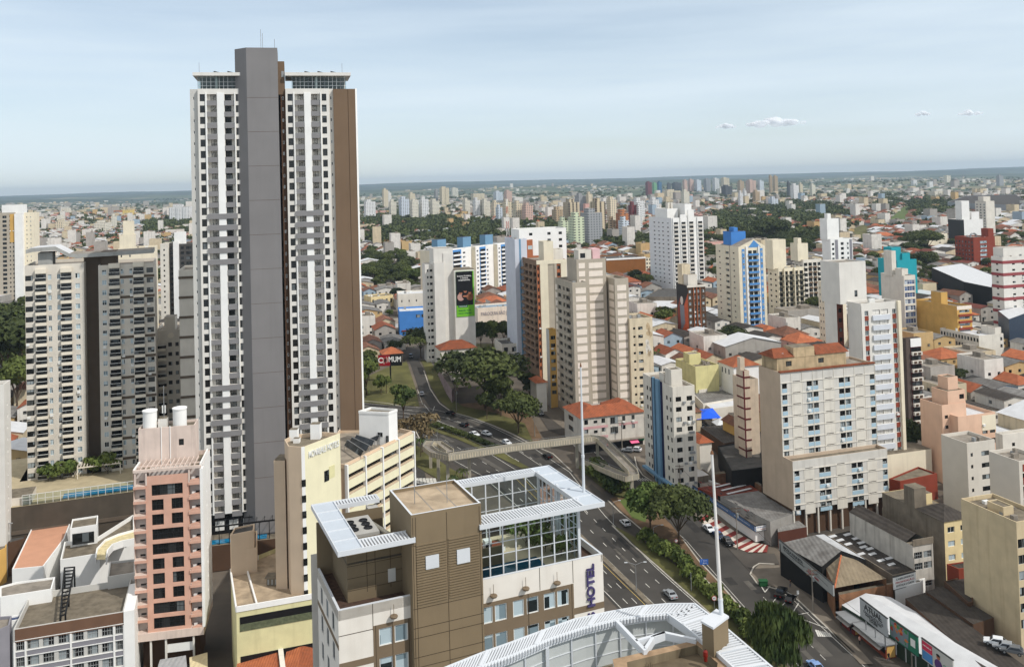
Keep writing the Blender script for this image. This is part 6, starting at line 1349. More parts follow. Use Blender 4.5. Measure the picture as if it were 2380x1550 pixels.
m.poly([(0, d * .42, h - .1), (w, d * .42, h - .1), (w, d, h - .1), (0, d, h - .1)], OLDC); b.box('roof_block', 0.02, 3.4, d * .45, d * .62, h - .2, h + 4.4, CONCW, OLDC); b.box('roof_block', 3.4, 6, d * .5, d * .6, h - .2, h + 2.4, YLW, OLDC); b.done()
b = blk('shop_building', 'grey-streaked narrow building with lattice windows and a long gabled shed roof', 'building', (2121, 1268, 200), M('grey_streaked_white', (190, 184, 174), .93, .12, .5, .55, dirt=(92, 84, 74)), SHEETD, uR=2168, uL=1974, a=17, fin=False, par=0, F=((((.06, .46), (.52, .92)), 1.5, 'lattice', 1.6, 2.4, 2), (((.15, .9),), 1.2, 'lattice', 8.2, 3, 1)))
w, h, d = b.w, b.h, b.d; m = b.mb['roof'] = MB(); m.poly([(-.1, 2, h + .1), (w * .5, 2, h + 1.6), (w * .5, d, h + 1.6), (-.1, d, h + .1)], SHEETD); m.poly([(w * .5, 2, h + 1.6), (w, 2, h + .1), (w, d, h + .1), (w * .5, d, h + 1.6)], SHEETD); m.poly([(0, 0, h - .02), (w, 0, h - .02), (w, 2, h - .02), (0, 2, h - .02)], OLDC); b.box('parapet', 0, w, -.2, .02, h - .1, h + 1.3, CONCW); b.done()
LBK = lowblock
LBK('shed', 'dark shed roof dotted with white translucent sheets', 'shed', [(1922, 1243), (1975, 1231), (2128, 1325), (2075, 1337)], 6.5, CONCW, SHEETD, par=.1)
rnd = random.Random(11)
for i, (u, v) in enumerate(((1934, 1247), (1951, 1256), (1970, 1265), (1968, 1243), (1988, 1252), (2000, 1262), (2005, 1272), (2020, 1276), (2026, 1288), (2000, 1288), (2046, 1303), (2065, 1298), (2070, 1312))):
 p, q, r_, s = PZ(u - 9, v - 1, 6.45), PZ(u + 6, v - 5, 6.45), PZ(u + 12, v - 1, 6.45), PZ(u - 3, v + 3, 6.45); m = MB(); P = [(x - p) for x in (p, q, r_, s)]; up = Vector((0, 0, .09)); m.poly([x + up for x in P], WHITEROOF); m.poly(P, WHITEROOF)
 for k in range(4): m.poly([P[k], P[(k + 1) % 4], P[(k + 1) % 4] + up, P[k] + up], WHITEROOF)
 o = m.build('roof_sheet', None, p); tag(o, 'white translucent sheet set in the dark shed roof', 'roof sheet', 'white sheets on the dark shed roof')
def sloped(name, label, cat, faces, wall, z0=0.0, mats=None):
 """building from traced sloping roof faces: (pixel, height) corners; walls drop to the ground under each outer edge"""
 V = [[PZ(u, v, z) for (u, v, z) in f] for f in faces]; c = sum(V[0], Vector()) / len(V[0]); z0 = ground(c.x, c.y) - .3; O = Vector((c.x, c.y, z0)); root = tag(empty(name, O), label, cat); rf = MB(); wl = MB()
 for i, f in enumerate(V):
  rf.poly([p - O for p in f], mats[i] if isinstance(mats, (list, tuple)) else mats)
  for k in range(len(f)):
   a, b_ = f[k] - O, f[(k + 1) % len(f)] - O
   sh = any((a + O - q).length < .6 for j, g in enumerate(V) if j != i for q in g) and any((b_ + O - q).length < .6 for j, g in enumerate(V) if j != i for q in g)
   if not sh: wl.poly([(a.x, a.y, 0), (b_.x, b_.y, 0), (b_.x, b_.y, b_.z - .05), (a.x, a.y, a.z - .05)], wall)
  FOOT.append([(p.x, p.y) for p in f])
 rf.build('roof', root); wl.build('wall', root); return root
GP = M('grey_painted_wall', (150, 146, 140), .9, .12, .5, .3); BKW = M('black_shopfront', (30, 29, 28), .8, .15, 1.0)
r = sloped('shop_building', 'sign shop with a grey gabled roof behind a long grey name board', 'shop', [[(1812, 1262, 8), (1895, 1243, 10), (1956, 1279, 10), (1910, 1316, 8)], [(1895, 1243, 10), (1915, 1241, 9.2), (2012, 1300, 7.5), (1956, 1279, 10)]], BKW, mats=[SHEETG, SHEETW])
sloped('shop_building', 'shop with a brown hipped sheet roof edged in orange ridge tiles', 'shop', [[(1955, 1290, 10), (1920, 1320, 7.4), (1940, 1366, 6.6)], [(1955, 1290, 10), (1940, 1366, 6.6), (2060, 1344, 6.6)], [(1955, 1290, 10), (2060, 1344, 6.6), (1990, 1300, 7.4)]], M('dirty_brick_wall', (140, 100, 72), .95, .25, .7, .4), mats=M_roof('weathered_brown_sheet', (142, 128, 106), (112, 100, 82), .9))
m = MB(); p, q = PZ(1955, 1290, 10.1), PZ(1940, 1366, 6.7); m.bar(q - q, p - q, .18, TILEO, 6); o = m.build('ridge_tile', None, q); tag(o, 'orange ridge tiles running down the brown hipped shop roof', 'ridge tile')
def board(label, a, c, za, hh, face, lines, fg, depth=.25, post=None, name='sign_board', cat='sign board', group=None):
 """upright board between two traced top corners at height za; the lettering is raised on its street face"""
 A, Cc = PZ(a[0], a[1], za), PZ(c[0], c[1], za); e = Cc - A; e.z = 0; L = e.length; ang = math.atan2(e.y, e.x); root = tag(empty(name, (A.x, A.y, za - hh), ang), label, cat, group)
 m = MB(); m.box(0, L, 0, depth, 0, hh, face); m.build('panel', root)
 m = MB(); m.box(-.08, L + .08, -.05, depth + .05, -.1, 0, FRD); m.box(-.08, L + .08, -.05, depth + .05, hh, hh + .1, FRD); m.build('frame', root)
 for (t, x, z, w_, col, *sz) in lines: text('lettering', t, hh * (sz[0] if sz else .2), col, root, (L * x, -.03, hh * z), depth=.02, width=L * w_, bold=.03 if sz else 0)
 if post: m = MB(); [m.bar((L * f, depth + .1, -post), (L * f, depth + .1, 0), .12, METALG, 6) for f in (.15, .5, .85)]; m.build('post', root)
 root['L'] = L; return root
DKT = M('dark_lettering', (60, 62, 64), .7, .05); REDT = M('red_lettering', (176, 54, 58), .7, .05); GRB = M('grey_sign_panel', (158, 160, 158), .7, .06, .8, .15); BLUET = M('blue_lettering', (40, 66, 140), .7, .05)
board('long grey name board with faded writing along the sign shop, facing the parked pickup', (1810, 1254), (1936, 1358), 8.6, 2.4, GRB, [('ESCOLA PAULISTA', .28, .68, .38, DKT, .34), ('DE CABELEIREIROS E ESTÉTICA', .3, .42, .4, DKT), ('CURSOS', .62, .5, .1, REDT), ('MANICURE   BARBEIRO', .66, .28, .2, REDT)], DKT)
board('pink-lettered white sign on the end of the dark shed', (2077, 1342), (2128, 1328), 6.9, 2.6, WHITEW, [('CABELEIREIROS', .5, .78, .8, DKT), ('PROMOÇÃO', .5, .5, .84, REDT), ('ESTÉTICA E CORTE', .5, .24, .8, DKT)], REDT)
LBK('shop_building', 'white-fronted shop under the pink-lettered sign', 'shop', [(2080, 1367), (2140, 1352), (2150, 1342), (2090, 1354)], 4.5, WHITEW, OLDC, par=.3)
sloped('shop_building', 'white roofed shop with a shallow gable, behind the advertising hoardings', 'shop', [[(1956, 1405, 3.4), (2012, 1378, 4.8), (2330, 1560, 4.8), (2270, 1600, 3.4)], [(2012, 1378, 4.8), (2070, 1387, 3.8), (2400, 1575, 3.8), (2330, 1560, 4.8)]], M('dark_green_shop_wall', (48, 62, 50), .8, .08), mats=WHITEROOF)
bb = board('grey hoarding with large black lettering and a line struck through it', (1998, 1389), (2061, 1437), 8.6, 3.6, M('hoarding_grey', (176, 180, 182), .7, .04), [('ATUAL', .5, .72, .66, DKT, .46), ('DIAGNÓSTICOS', .5, .44, .72, DKT), ('www.atual.com', .5, .33, .6, DKT), ('3234.0000', .5, .18, .3, DKT)], DKT, post=3, name='billboard', cat='billboard')
m = MB(); m.box(bb['L'] * .16, bb['L'] * .82, -.05, 0, 2.5, 2.6, DKT); m.build('line', bb)
b2 = board('colourful hoarding with a map of green and orange shapes, middle of the row', (2067, 1434), (2132, 1480), 8.2, 3.6, M('hoarding_green', (44, 118, 92), .7, .06), [], DKT, post=3, name='billboard', cat='billboard')
m = MB(); rnd = random.Random(5); L = b2['L']
PAL = [M('poster_orange', (206, 120, 60), .8, .1), M('poster_grey_blue', (120, 134, 140), .8, .1), M('poster_red', (176, 66, 54), .8, .1), M('poster_green', (70, 140, 84), .8, .1)]
m.poly([(L * .04, -.03, .25), (L * .66, -.03, .25), (L * .7, -.03, 3.35), (L * .04, -.03, 3.35)], PAL[1])
for i in range(22): x, z = rnd.uniform(L * .08, L * .62), rnd.uniform(.4, 3.1); m.poly([(x + rnd.uniform(.2, .7) * math.cos(t), -.035 - i * .0015, z + rnd.uniform(.15, .5) * math.sin(t)) for t in np.arange(0, 6.2, .9)], PAL[i % 4])
m.box(L * .76, L * .92, -.06, -.02, 1.2, 2.6, WHITEW); m.build('picture', b2)
b3 = board('hoarding with a pink speech bubble beside a smiling person, last of the row', (2141, 1482), (2214, 1534), 8.0, 3.7, M('hoarding_lilac', (196, 196, 190), .7, .06), [], DKT, post=3, name='billboard', cat='billboard')
m = MB(); L = b3['L']; PKB = M('poster_pink', (214, 62, 92), .8, .05); m.poly([(.2, -.03, 1.9), (L * .36, -.03, 1.9), (L * .36, -.03, 3.5), (.2, -.03, 3.5)], PKB); m.poly([(.2, -.031, .2), (L * .36, -.031, .2), (L * .36, -.031, 1.8), (.2, -.031, 1.8)], MIDB)
disc(m, L * .55, 1.0, L * .13, 1.0, M('poster_purple', (92, 60, 116), .8, .08), -.04); disc(m, L * .55, 2.4, L * .06, .45, SKIN, -.05); disc(m, L * .55, 2.72, L * .065, .25, ADK, -.055); m.build('picture', b3); text('lettering', 'CURSE', .5, M('green_lettering', (40, 140, 96), .7), b3, (L * .82, -.05, 1.6), depth=.02, width=L * .22); text('lettering', 'matricule-se', .4, WHITEW, b3, (L * .19, -.05, 2.8), depth=.02, width=L * .28)
def kiosk(label, u, v, L, ang, m1, m2):
 p = G(u, v); root = tag(empty('kiosk', p, ang), label, 'kiosk', 'pavement kiosks'); m = MB(); m.box(0, L, 0, 2.2, 0, 2.6, m1); m.build('body', root); m = MB(); m.box(-.3, L + .3, -1.3, 2.5, 2.6, 2.8, METALG); m.build('roof', root); m = MB(); m.poly([(0, -.05, 2.5), (L, -.05, 2.5), (L, -1.5, 1.9), (0, -1.5, 1.9)], m2); m.build('awning', root); m = MB(); m.box(.3, L - .3, -.06, .02, .9, 2.2, BLACK); m.build('hatch', root); m = MB(); m.box(L, L + .05, .2, 2.0, .2, 2.4, OCHRE); m.build('end_panel', root)
s1 = (G(2020, 1500) - G(1960, 1450)); an = math.atan2(s1.y, s1.x)
kiosk('red snack kiosk with a tin roof, on the pavement before the white roofed shop', 1957, 1452, 4.5, an, SWR, GP); kiosk('longer red and yellow kiosk with a grey awning, next to the snack kiosk', 1996, 1478, 9.0, an, RUST, GP)
LBK('carport', 'dark corrugated car shed roof, larger and nearer, below the peeling ochre block', 'carport', [(2104, 1390), (2150, 1376), (2400, 1560), (2330, 1590)], 4.6, BROWND, SHEETD, par=0)
LBK('carport', 'second dark corrugated roof running along the peeling ochre block', 'carport', [(2152, 1374), (2190, 1362), (2310, 1434), (2262, 1450)], 5.2, BROWND, SHEETD, par=0)
LBK('low_building', 'low brick house with dark flat roof and white coping by the peeling ochre block', 'house', [(2194, 1350), (2258, 1334), (2262, 1398), (2250, 1400)], 6, BROWND, SHEETD, par=.2)
LBK('low_building', 'small red-walled roof room with a white ledge below the yellow three-storey house', 'house', [(2200, 1310), (2256, 1302), (2256, 1318), (2228, 1322)], 8, RUST, SHEETD, par=.2)
LBK('wall', 'mossy brick yard wall beside the brown hipped shop', 'wall', [(1950, 1382), (2075, 1356), (2076, 1352), (1948, 1376)], 5.0, M('dirty_brick_wall', (140, 100, 72)), OLDC, par=0)
r = LBK('shop_building', 'white pharmacy shop covered in lettering on the red and white striped pavement', 'shop', [(1602, 1122), (1755, 1222), (1804, 1214), (1787, 1190), (1690, 1130), (1640, 1112)], 5.6, WHITEW, M('peeling_grey_roof', (150, 140, 130), .95, .35, .5, .2), par=.5)
BLS = M('blue_sign_panel', (86, 116, 158), .7, .08, 1)
board('blue and white pharmacy sign band along the striped pavement', (1602, 1123), (1755, 1223), 5.9, 1.3, BLS, [('HOMEOPATIA', .2, .5, .26, WHITEW), ('MEDICAMENTOS', .5, .5, .24, WHITEW), ('DROGARIA', .82, .5, .22, WHITEW)], WHITEW)
board('short end sign of the pharmacy with blue and red lines', (1755, 1223), (1804, 1215), 5.9, 1.3, WHITEW, [('MANIPULAÇÃO FLORAIS', .5, .7, .85, BLUET), ('FARMÁCIA', .5, .28, .5, REDT)], WHITEW)
A, Cc = PZ(1602, 1123, 4.4), PZ(1755, 1223, 4.4); e = (Cc - A); ang = math.atan2(e.y, e.x); nn = Vector((e.y, -e.x, 0)).normalized(); m = MB(); rnd = random.Random(2); L = Vector((e.x, e.y, 0)).length
for i in range(46): x = rnd.uniform(.03, .95) * L; z = rnd.uniform(.9, 4.2); ww = rnd.uniform(.5, 1.8); m.box(x, x + ww, -.04, .02, z, z + .14, DKT if i % 3 else REDT)
for f in (.12, .3, .46, .6): m.box(L * f, L * f + 2.2, -.05, .02, .1, 2.9, BKW)
o = m.build('lettering', r); o.location = Vector((A.x, A.y, ground(A.x, A.y))) - r.location; o.rotation_euler.z = ang; o['kind'] = 'stuff'
LBK('shed', 'grey corrugated shed behind the pharmacy', 'shed', [(1674, 1153), (1762, 1140), (1846, 1193), (1790, 1212)], 7.2, GP, SHEETG, par=0)
LBK('shed', 'maroon shed roof with pale strips behind the pharmacy', 'shed', [(1622, 1133), (1728, 1116), (1762, 1139), (1674, 1152)], 6.4, RUST, SHEETR, par=.1)
for i in range(3): A, Cc = PZ(1664 + i * 13, 1131 + i * 8, 6.6), PZ(1719 + i * 13, 1118 + i * 8, 6.6); m = MB(); m.beam((0, 0, 0), Cc - A, .8, .08, WHITEROOF); o = m.build('roof_sheet', None, A); tag(o, 'long pale strip of sheet across the maroon shed roof', 'roof sheet', 'strips on the maroon shed')
LBK('shop_building', 'small dark shop with a pale flat roof next to the navy-striped office', 'shop', [(1577, 1092), (1623, 1083), (1653, 1103), (1603, 1112)], 7.0, CONCW, WHITEROOF, par=.3)
LBK('wall', 'brick and mossy yard wall behind the maroon shed', 'wall', [(1655, 1098), (1715, 1090), (1770, 1125), (1768, 1129), (1714, 1096), (1655, 1103)], 7, M('dirty_brick_wall', (140, 100, 72)), OLDC, par=0)
LBK('shop_building', 'low shop with pale tin roof on the corner beside the stilted slab', 'shop', [(1806, 1218), (1852, 1206), (1875, 1224), (1808, 1236)], 5, M('brown_fascia', (92, 54, 42), .9), SHEETG, par=0)
LBK('shed', 'black-roofed shed in shade between the navy-striped office and the slab', 'shed', [(1668, 1036), (1763, 1021), (1775, 1085), (1700, 1094)], 11, BKW, TARM, par=.3)
LBK('shed', 'long dark gabled shed beside the blue tarpaulin', 'shed', [(1628, 992), (1672, 988), (1732, 1022), (1682, 1030)], 10.5, BROWND, SHEETD, par=0)
LBK('shed', 'dark roof yard behind the slab with two pale skylights', 'shed', [(1715, 1080), (1775, 1064), (1790, 1130), (1770, 1132)], 6, CONCW, TARM, par=.3)
LBK('low_building', 'pale low house with mossy roof in front of the rust-striped tower', 'building', [(2066, 1112), (2134, 1084), (2178, 1100), (2092, 1118)], 9.5, RUST, OLDC, par=.4)
LBK('low_building', 'grey-streaked flat roof building behind the stilted slab', 'building', [(2050, 1180), (2105, 1150), (2145, 1170), (2150, 1210), (2095, 1205)], 9, CONCW, TARM, par=.5)
def tarp(label, pts, zs, mat, name='tarpaulin'):
 P = [PZ(u, v, z) for (u, v), z in zip(pts, zs)]; c = sum(P, Vector()) / len(P); root = tag(empty(name, (c.x, c.y, ground(c.x, c.y))), label, 'awning'); m = MB(); top = c + Vector((0, 0, 1.2)); n = len(P)
 for i in range(n): m.poly([P[i] - root.location, P[(i + 1) % n] - root.location, top - root.location], mat)
 m.build('cloth', root); m = MB(); [m.bar((p.x - root.location.x, p.y - root.location.y, 0), p - root.location, .07, METALG, 6) for p in P]; m.build('post', root)
tarp('bright blue tarpaulin over a car park behind the navy-striped office', [(1619, 975), (1619, 952), (1656, 948), (1676, 971)], [11.5, 12, 12.5, 11.5], M('blue_tarpaulin', (20, 90, 220), .6, .06)); tarp('white awning beside the blue tarpaulin', [(1654, 980), (1674, 968), (1698, 981), (1668, 990)], [10.5, 11, 10.5, 10.2], WHITEROOF)
def hiphouse(label, u, v, Y, uR, uL, wall, tile, rise=2.2, a=16, F=None, L=None, name='house', cat='house', d=None, e=.6):
 b = blk(name, label, cat, (u, v, Y), wall, tile, a=a, uR=uR, uL=uL, d=d, fin=False, par=0, F=F, L=L); m = b.mb['roof'] = MB(); hip(m, 0, b.w, 0, b.d, b.h, rise, tile, e); return b.done()
hiphouse('white hall with bright orange hipped roof and arched windows, behind the gridded slim block', 1705, 853, 335, 1764, 1670, WHITEW, TILEO, 3, L=(([(.2, .28), (.42, .5), (.64, .72)], 2, 'dark', 1.5, 9, 1),))
b = blk('shop_building', 'plain yellow box-shaped hall with a small roof block', 'building', (1616, 852, 340), M('lemon_render', (214, 206, 150), .9, .08, .4, .2), OLDC, uR=1670, uL=1570, rooms=((.1, .6, .4, .7, 3.4),))
b = blk('apartment_building', 'slim block gridded with brown lines on grey-beige panels, beside the slab', 'apartment building', (1728, 862, 268), M('dirty_panel', (202, 186, 166), .92, .1, .5, .3), OLDC, uR=1741, uL=1711, fin=False, rooms=((.1, .9, .5, .9, 3.5),))
for k in range(9): b.boxitem('band', -.12, b.w + .1, -.12, .02, b.h - 2.2 - k * 3.1, b.h - 1.75 - k * 3.1, MAROON); b.boxitem('band', -.1, .02, 0.02, b.d, b.h - 2.2 - k * 3.1, b.h - 1.75 - k * 3.1, MAROON)
b.part('rib').box(-.15, .15, -.15, .15, -1, b.h, MAROON); x = b.xpx(1762, b.h - 4, 2); b.vol(b.w + .02, x, 2, 10, -1, b.h - 3.2, M('dirty_panel', (202, 186, 166)), OLDC, .4, part='wing', roofpart='wing_roof')
b.done()
hiphouse('old clay-tiled house between the blue tarpaulin and the gridded slim block', 1712, 992, 290, 1730, 1664, OCHRE, TILE2, 2.2, d=9)
hiphouse('small orange-roofed house with white garage in the shade of the navy-striped office', 1626, 1030, 270, 1654, 1614, OFFW, TILE, 1.8, d=10)
hiphouse('tiny orange-roofed house below the ochre-striped tower', 1247, 890, 330, 1270, 1240, OFFW, TILEO, 1.4, d=8)
LBK('shed', 'long low shed with pale ribbed roof behind the blue tarpaulin', 'shed', [(1608, 912), (1700, 895), (1712, 925), (1634, 938)], 13, OFFW, SHEETG, par=.2)
LBK('shed', 'white sheet roof just above the blue tarpaulin', 'shed', [(1640, 940), (1708, 926), (1712, 942), (1655, 950)], 12.4, OFFW, WHITEROOF, par=.1)
LBK('shed', 'pale ribbed roof beside the yellow box-shaped hall', 'shed', [(1600, 892), (1660, 884), (1690, 897), (1625, 906)], 14, OFFW, SHEETG, par=.1)
b = blk('apartment_building', 'ochre blank-walled block with a pink and white balcony end', 'apartment building', (2224, 712, 395), OCHRE, OLDC, uR=2258, uL=2127, vb=None, lm=OCHRE, fin=False, F=((even(1, .7), 1.2, 'curt', 1.8, 2.9, None),))
b.part('stair_block').box(.5, 4, b.d * .38, b.d * .62, b.h - .8, b.h + 5, OCHRE, OLDC)
for k in range(5): b.boxitem('balcony', .6, b.w - .5, -.8, .02, b.h - 4.6 - k * 2.9, b.h - 3.7 - k * 2.9, RUST)
b.part('front').box(0, b.w, -.05, .02, b.h - 1.6, b.h, PALEP); b.done()
b = blk('office_building', 'long low white block with two rows of square windows and white roof', 'office building', (2275, 780, 380), OFFW, WHITEROOF, uR=2332, uL=2185, L=((even(13, .6), 1.6, 'mid', 1.3, 3.2, 2),), F=(([(.86, .95)], 1.4, 'mid', 1.5, 3, 2),), rooms=((.75, 1.0, .05, .4, 2.5),))
b = blk('apartment_tower', 'white tower banded with dusty red stripes, at the frame edge', 'apartment tower', (2330, 598, 425), CREAM, uR=2400, uL=2303, a=17, fin=False, F=(([(.3, .4), (.62, .72)], .9, 'mid', 3, 2.9, None),), L=(([(.4, .6)], .9, 'mid', 3, 2.9, None),))
DR = M('dusty_red_band', (150, 76, 78), .9, .08)
for k in range(7): b.boxitem('band', -.12, b.w, -.12, .02, b.h - 3.2 - k * 5.8, b.h - 1.8 - k * 5.8, DR); b.boxitem('band', -.1, .02, .02, b.d, b.h - 3.2 - k * 5.8, b.h - 1.8 - k * 5.8, DR)
b.vol(b.w * .2, b.w, 3, 9, b.h - .8, b.h + 4, CREAM, CONC, .3, part='roof_block'); b.done()
b = blk('apartment_building', 'bright teal windowless block with stepped top', 'apartment building', (2085, 605, 500), TEALM, uR=2130, uL=2040, fin=False); w, h, d = b.w, b.h, b.d
b.vol(-1, w * .4, 3, d * .6, h - .8, h + 7, TEALM, CONC, .4, part='roof_block'); b.vol(w * .4, w * .8, 2, d * .5, h - .8, h + 3.5, TEALM, CONC, .4, part='roof_block'); b.done()
b = blk('office_building', 'pale building with a column of blue-glazed windows in front of the teal block', 'office building', (2100, 641, 415), OFFW, uR=2127, uL=2047, fin=False, F=(([(.06, .94)], 2.1, 'blue', 2.0, 3.0, None),)) if STYLES.update(blue=(FRW, M_glass('blue_glass', (40, 60, 100), (70, 100, 150), (180, 190, 200)), 4, .12, .5)) is None else None
b.vol(-.5, b.w * .3, b.d * .45, b.d * .8, b.h - .8, b.h + 11, OFFW, CONC, .4, part='roof_block'); b.vol(.5, b.w * .6, b.d * .1, b.d * .4, b.h - .8, b.h + 3, OFFW, CONC, .3, part='roof_block'); b.done()
LBK('low_building', 'dark blue glass hall with a white roof beside the red-banded tower', 'building', [(2319, 722), (2371, 712), (2400, 722), (2345, 742)], 28, M('dark_blue_glass_wall', (38, 56, 76), .3, .1, .5, spec=.5), WHITEROOF, par=.1)
b = blk('office_building', 'rust-red office block with a glazed grid and arched roof canopy', 'office building', (2262, 552), RUST, uR=2312, uL=2219, vb=626, F=(([(.3, .62)], 2.0, 'curt', 3, 3.2, 6),), fin=False, L=((even(6, .4), 1.6, 'mid', 3, 3.2, None),)); m = b.part('arch'); [m.bar((b.w * .1 + 3 * math.cos(t), 2, b.h + 3 * math.sin(t)), (b.w * .1 + 3 * math.cos(t + .4), 2, b.h + 3 * math.sin(t + .4)), .7, METALG, 6) for t in np.arange(0, 3.0, .4)]; b.box('roof_block', b.w * .75, b.w, 1, 8, b.h - 1, b.h + 6, RUST); b.done()
b = blk('office_building', 'white block with a dark glazed side and stepped roofline on the railway side', 'office building', (2240, 511, 860), WHITEW, uR=2284, uL=2203, lm=M('dark_glazed_side', (48, 46, 44), .5, .2, 1.5), rooms=((0, .4, .1, .5, 18), (.5, .9, .1, .5, 7)))
b = blk('apartment_tower', 'tall pale grey tower with small windows behind the dark-sided white block', 'apartment tower', (2291, 468, 960), OFFW, uR=2311, uL=2266, L=((even(3, .4), 1.4, 'mid', 3, 3, None),), rooms=((0, .8, .2, .7, 5),))
b = blk('apartment_building', 'low cream block of few windows near the station', 'apartment building', (2150, 545, 850), IVORY, uR=2202, uL=2126, L=((even(4, .5), 1.4, 'mid', 2, 3, None),), F=(([(.6, .7)], 1, 'mid', 2, 3, None),))
LBK('shed', 'huge grey industrial shed with a dark sawtooth roof near the horizon', 'shed', [(2202, 470), (2245, 455), (2360, 452), (2385, 468), (2370, 478)], 34, M('shed_grey_wall', (150, 154, 158), .8, .06), SHEETD, par=.5)
LBK('bus_station', 'wide pale station roof on dark trusses beside the rust-red office', 'station', [(2165, 622), (2235, 612), (2310, 640), (2305, 668), (2240, 655)], 30, BKW, WHITEROOF, par=.1)
b = blk('warehouse', 'brown-fronted warehouse with white fascia and dark roof behind the tan panel tower', 'warehouse', (1409, 602), M('warehouse_brown', (136, 88, 44), .9, .08), TARM, uR=1500, d=30, vb=648, fin=False); b.part('fascia').box(0, b.w, -.3, .02, b.h - 1.2, b.h + .1, WHITEW); b.vol(b.w + .1, b.w + 5, 0, 30, -2, b.h - 1, IVORY, CONC, .4, F=FW and holes(b.w, b.w + 5, FW(2), b.h)); b.done()
LBK('shed', 'long grey shed roof in front of the large white twin-turreted tower', 'shed', [(1500, 690), (1530, 672), (1680, 668), (1690, 690)], 22, CONCW, TARM, par=.2)
LBK('shed', 'white petrol-station roof beside the mural block', 'shed', [(1490, 706), (1560, 690), (1580, 702), (1500, 722)], 20, GP, WHITEROOF, par=.3)
b = blk('church', 'white parish hall with raised lettering and a grey sheet roof', 'church', (1110, 716, 455), M('cream_pink_render', (230, 214, 196), .9, .06, .4, .2), SHEETB, uR=1196, uL=1096, fin=False); text('sign_lettering', 'PAROQUIA SÃO JOSÉ', 2.4, OFFW if False else M('faded_lettering', (170, 160, 160), .8, .1), b.root, (b.w * .52, -.1, b.h - 3.2), depth=.08, width=b.w * .86, bold=.03); b.done()
b = blk('shop_building', 'vivid blue building with a red stair beside the advertisement tower', 'building', (928, 724, 455), LBLUE, WHITEROOF, uR=992, d=16, a=10, fin=False, F=(([(.6, .75), (.8, .92)], 1.6, 'mid', 2, 3.2, 1),)); m = b.part('stair'); m.prism([(1, -.4), (b.w * .45, -.4), (b.w * .45, -.02), (1, -.02)], 2.2, 2.8, RUST); b.done()
b = blk('shop_building', 'grey two-storey building with small windows behind the vivid blue one', 'building', (925, 684, 520), OFFW, WHITEROOF, uR=993, d=16, a=10, F=((even(4, .14), 1.3, 'dark', 3.5, 3, 1),))
b = blk('house', 'yellow arcaded building with arched openings under dark trees', 'building', (862, 690, 560), YLW, OLDC, uR=914, d=12, a=30, F=((even(5, .4), 2.6, 'dark', 2, 4, 1),))
LBK('low_building', 'whitewashed yard wall stretched below the vivid blue building', 'wall', [(888, 742), (995, 733), (995, 745), (888, 756)], 20, M('patchy_whitewash', (196, 196, 196), .95, .2, .4, .4), CONC, par=0)
hiphouse('orange-roofed house by the foot of the advertisement tower', 1024, 814, 375, 1106, 1010, OFFW, TILE, 3, d=10)
LBK('low_building', 'roofless white rooms below the orange-roofed house', 'ruin', [(1018, 836), (1090, 828), (1100, 850), (1030, 870)], 17.5, OFFW, OLDC, par=1.5)
LBK('low_building', 'graffiti-covered yard wall building beside the sloping side street', 'wall', [(1013, 848), (1030, 842), (1056, 900), (1050, 905)], 17.2, M('graffiti_wall', (146, 128, 128), .9, .3, .6, .3), OLDC, par=0)
hiphouse('orange-roofed house behind the black and red billboard', 890, 824, 395, 935, 880, CONCW, TILEO, 2.4, d=9)
b = blk('house', 'modern white house with flat roofs beside the blue-grey tower', 'house', (1166, 800, 385), OFFW, TARM, uR=1204, d=14, a=14, F=((even(2, .5), 2, 'mid', 1.5, 3, 2),))
b = blk('apartment_tower', 'tan and white tower with a column of balconies, at the frame edge', 'apartment tower', (-30, 496, 585), TAN, uR=34, d=14, a=14, fin=False, F=(([(.55, .7)], 1.7, 'bal', 2, 2.9, None), ([(.8, .85), (.92, .97)], 1, 'dark', 2, 2.9, None)))
w, h = b.w, b.h; b.vol(w, b.xpx(53), -1, 14, -2, h - 1, WHITEW, CONC, .5, R=holes(0, 12, SWx if False else (([(.3, .4), (.6, .7)], 1, 'small', 3, 2.9, None),), h)); x2 = b.xpx(76); b.vol(b.xpx(53), x2, 3, 16, -2, h - .5, IVORY, CONC, .5, F=holes(b.xpx(53), x2, (([(.2, .3), (.6, .7)], 1, 'small', 3, 2.9, None),), h)); b.vol(w * .5, w * 1.3, 2, 10, h - 1, h + 5, WHITEW, CONC, .4, part='roof_block'); b.part('yellow_band').box(w * .82, w, -.1, .02, h * .7, h - 1, OCHRE); b.done()
b = blk('apartment_tower', 'white tower with a column of round windows and dark recesses', 'apartment tower', (372, 567, 500), OFFW, uR=390, uL=None, d=14, a=8, fin=False, F=(([(.4, .6)], 1.0, 'vent', 3, 2.9, None),)); w = b.w
b.vol(w + .02, b.xpx(402), 3, 14, -2, b.h, M('dark_grey_recess', (76, 74, 72), .9, .1), CONC, .5, F=holes(w, b.xpx(402), (([(.1, .9)], 1.6, 'bal', 2, 2.9, None),), b.h)); b.vol(b.xpx(402), b.xpx(414), 0, 14, -2, b.h + 1, WHITEW, CONC, .5); b.vol(b.xpx(414) + .02, b.xpx(446), 2, 14, -2, b.h - .5, M('dark_grey_recess', (76, 74, 72)), CONC, .5, F=holes(b.xpx(414), b.xpx(446), (([(.1, .35), (.5, .9)], 1.6, 'bal', 2, 2.9, None),), b.h)); b.vol(b.xpx(402), b.xpx(424), 3, 10, b.h - 1, b.h + 6, WHITEW, CONC, .4, part='roof_block'); b.done()
b = blk('apartment_tower', 'cream stepped tower top peering over the grey folded canopy', 'apartment tower', (275, 578, 400), IVORY, uR=358, d=14, a=16, F=(([(.06, .1), (.3, .34)], 1, 'vent', 3, 2.9, None),), rooms=((.02, .42, .1, .6, 6), (.12, .40, .15, .5, 12)))
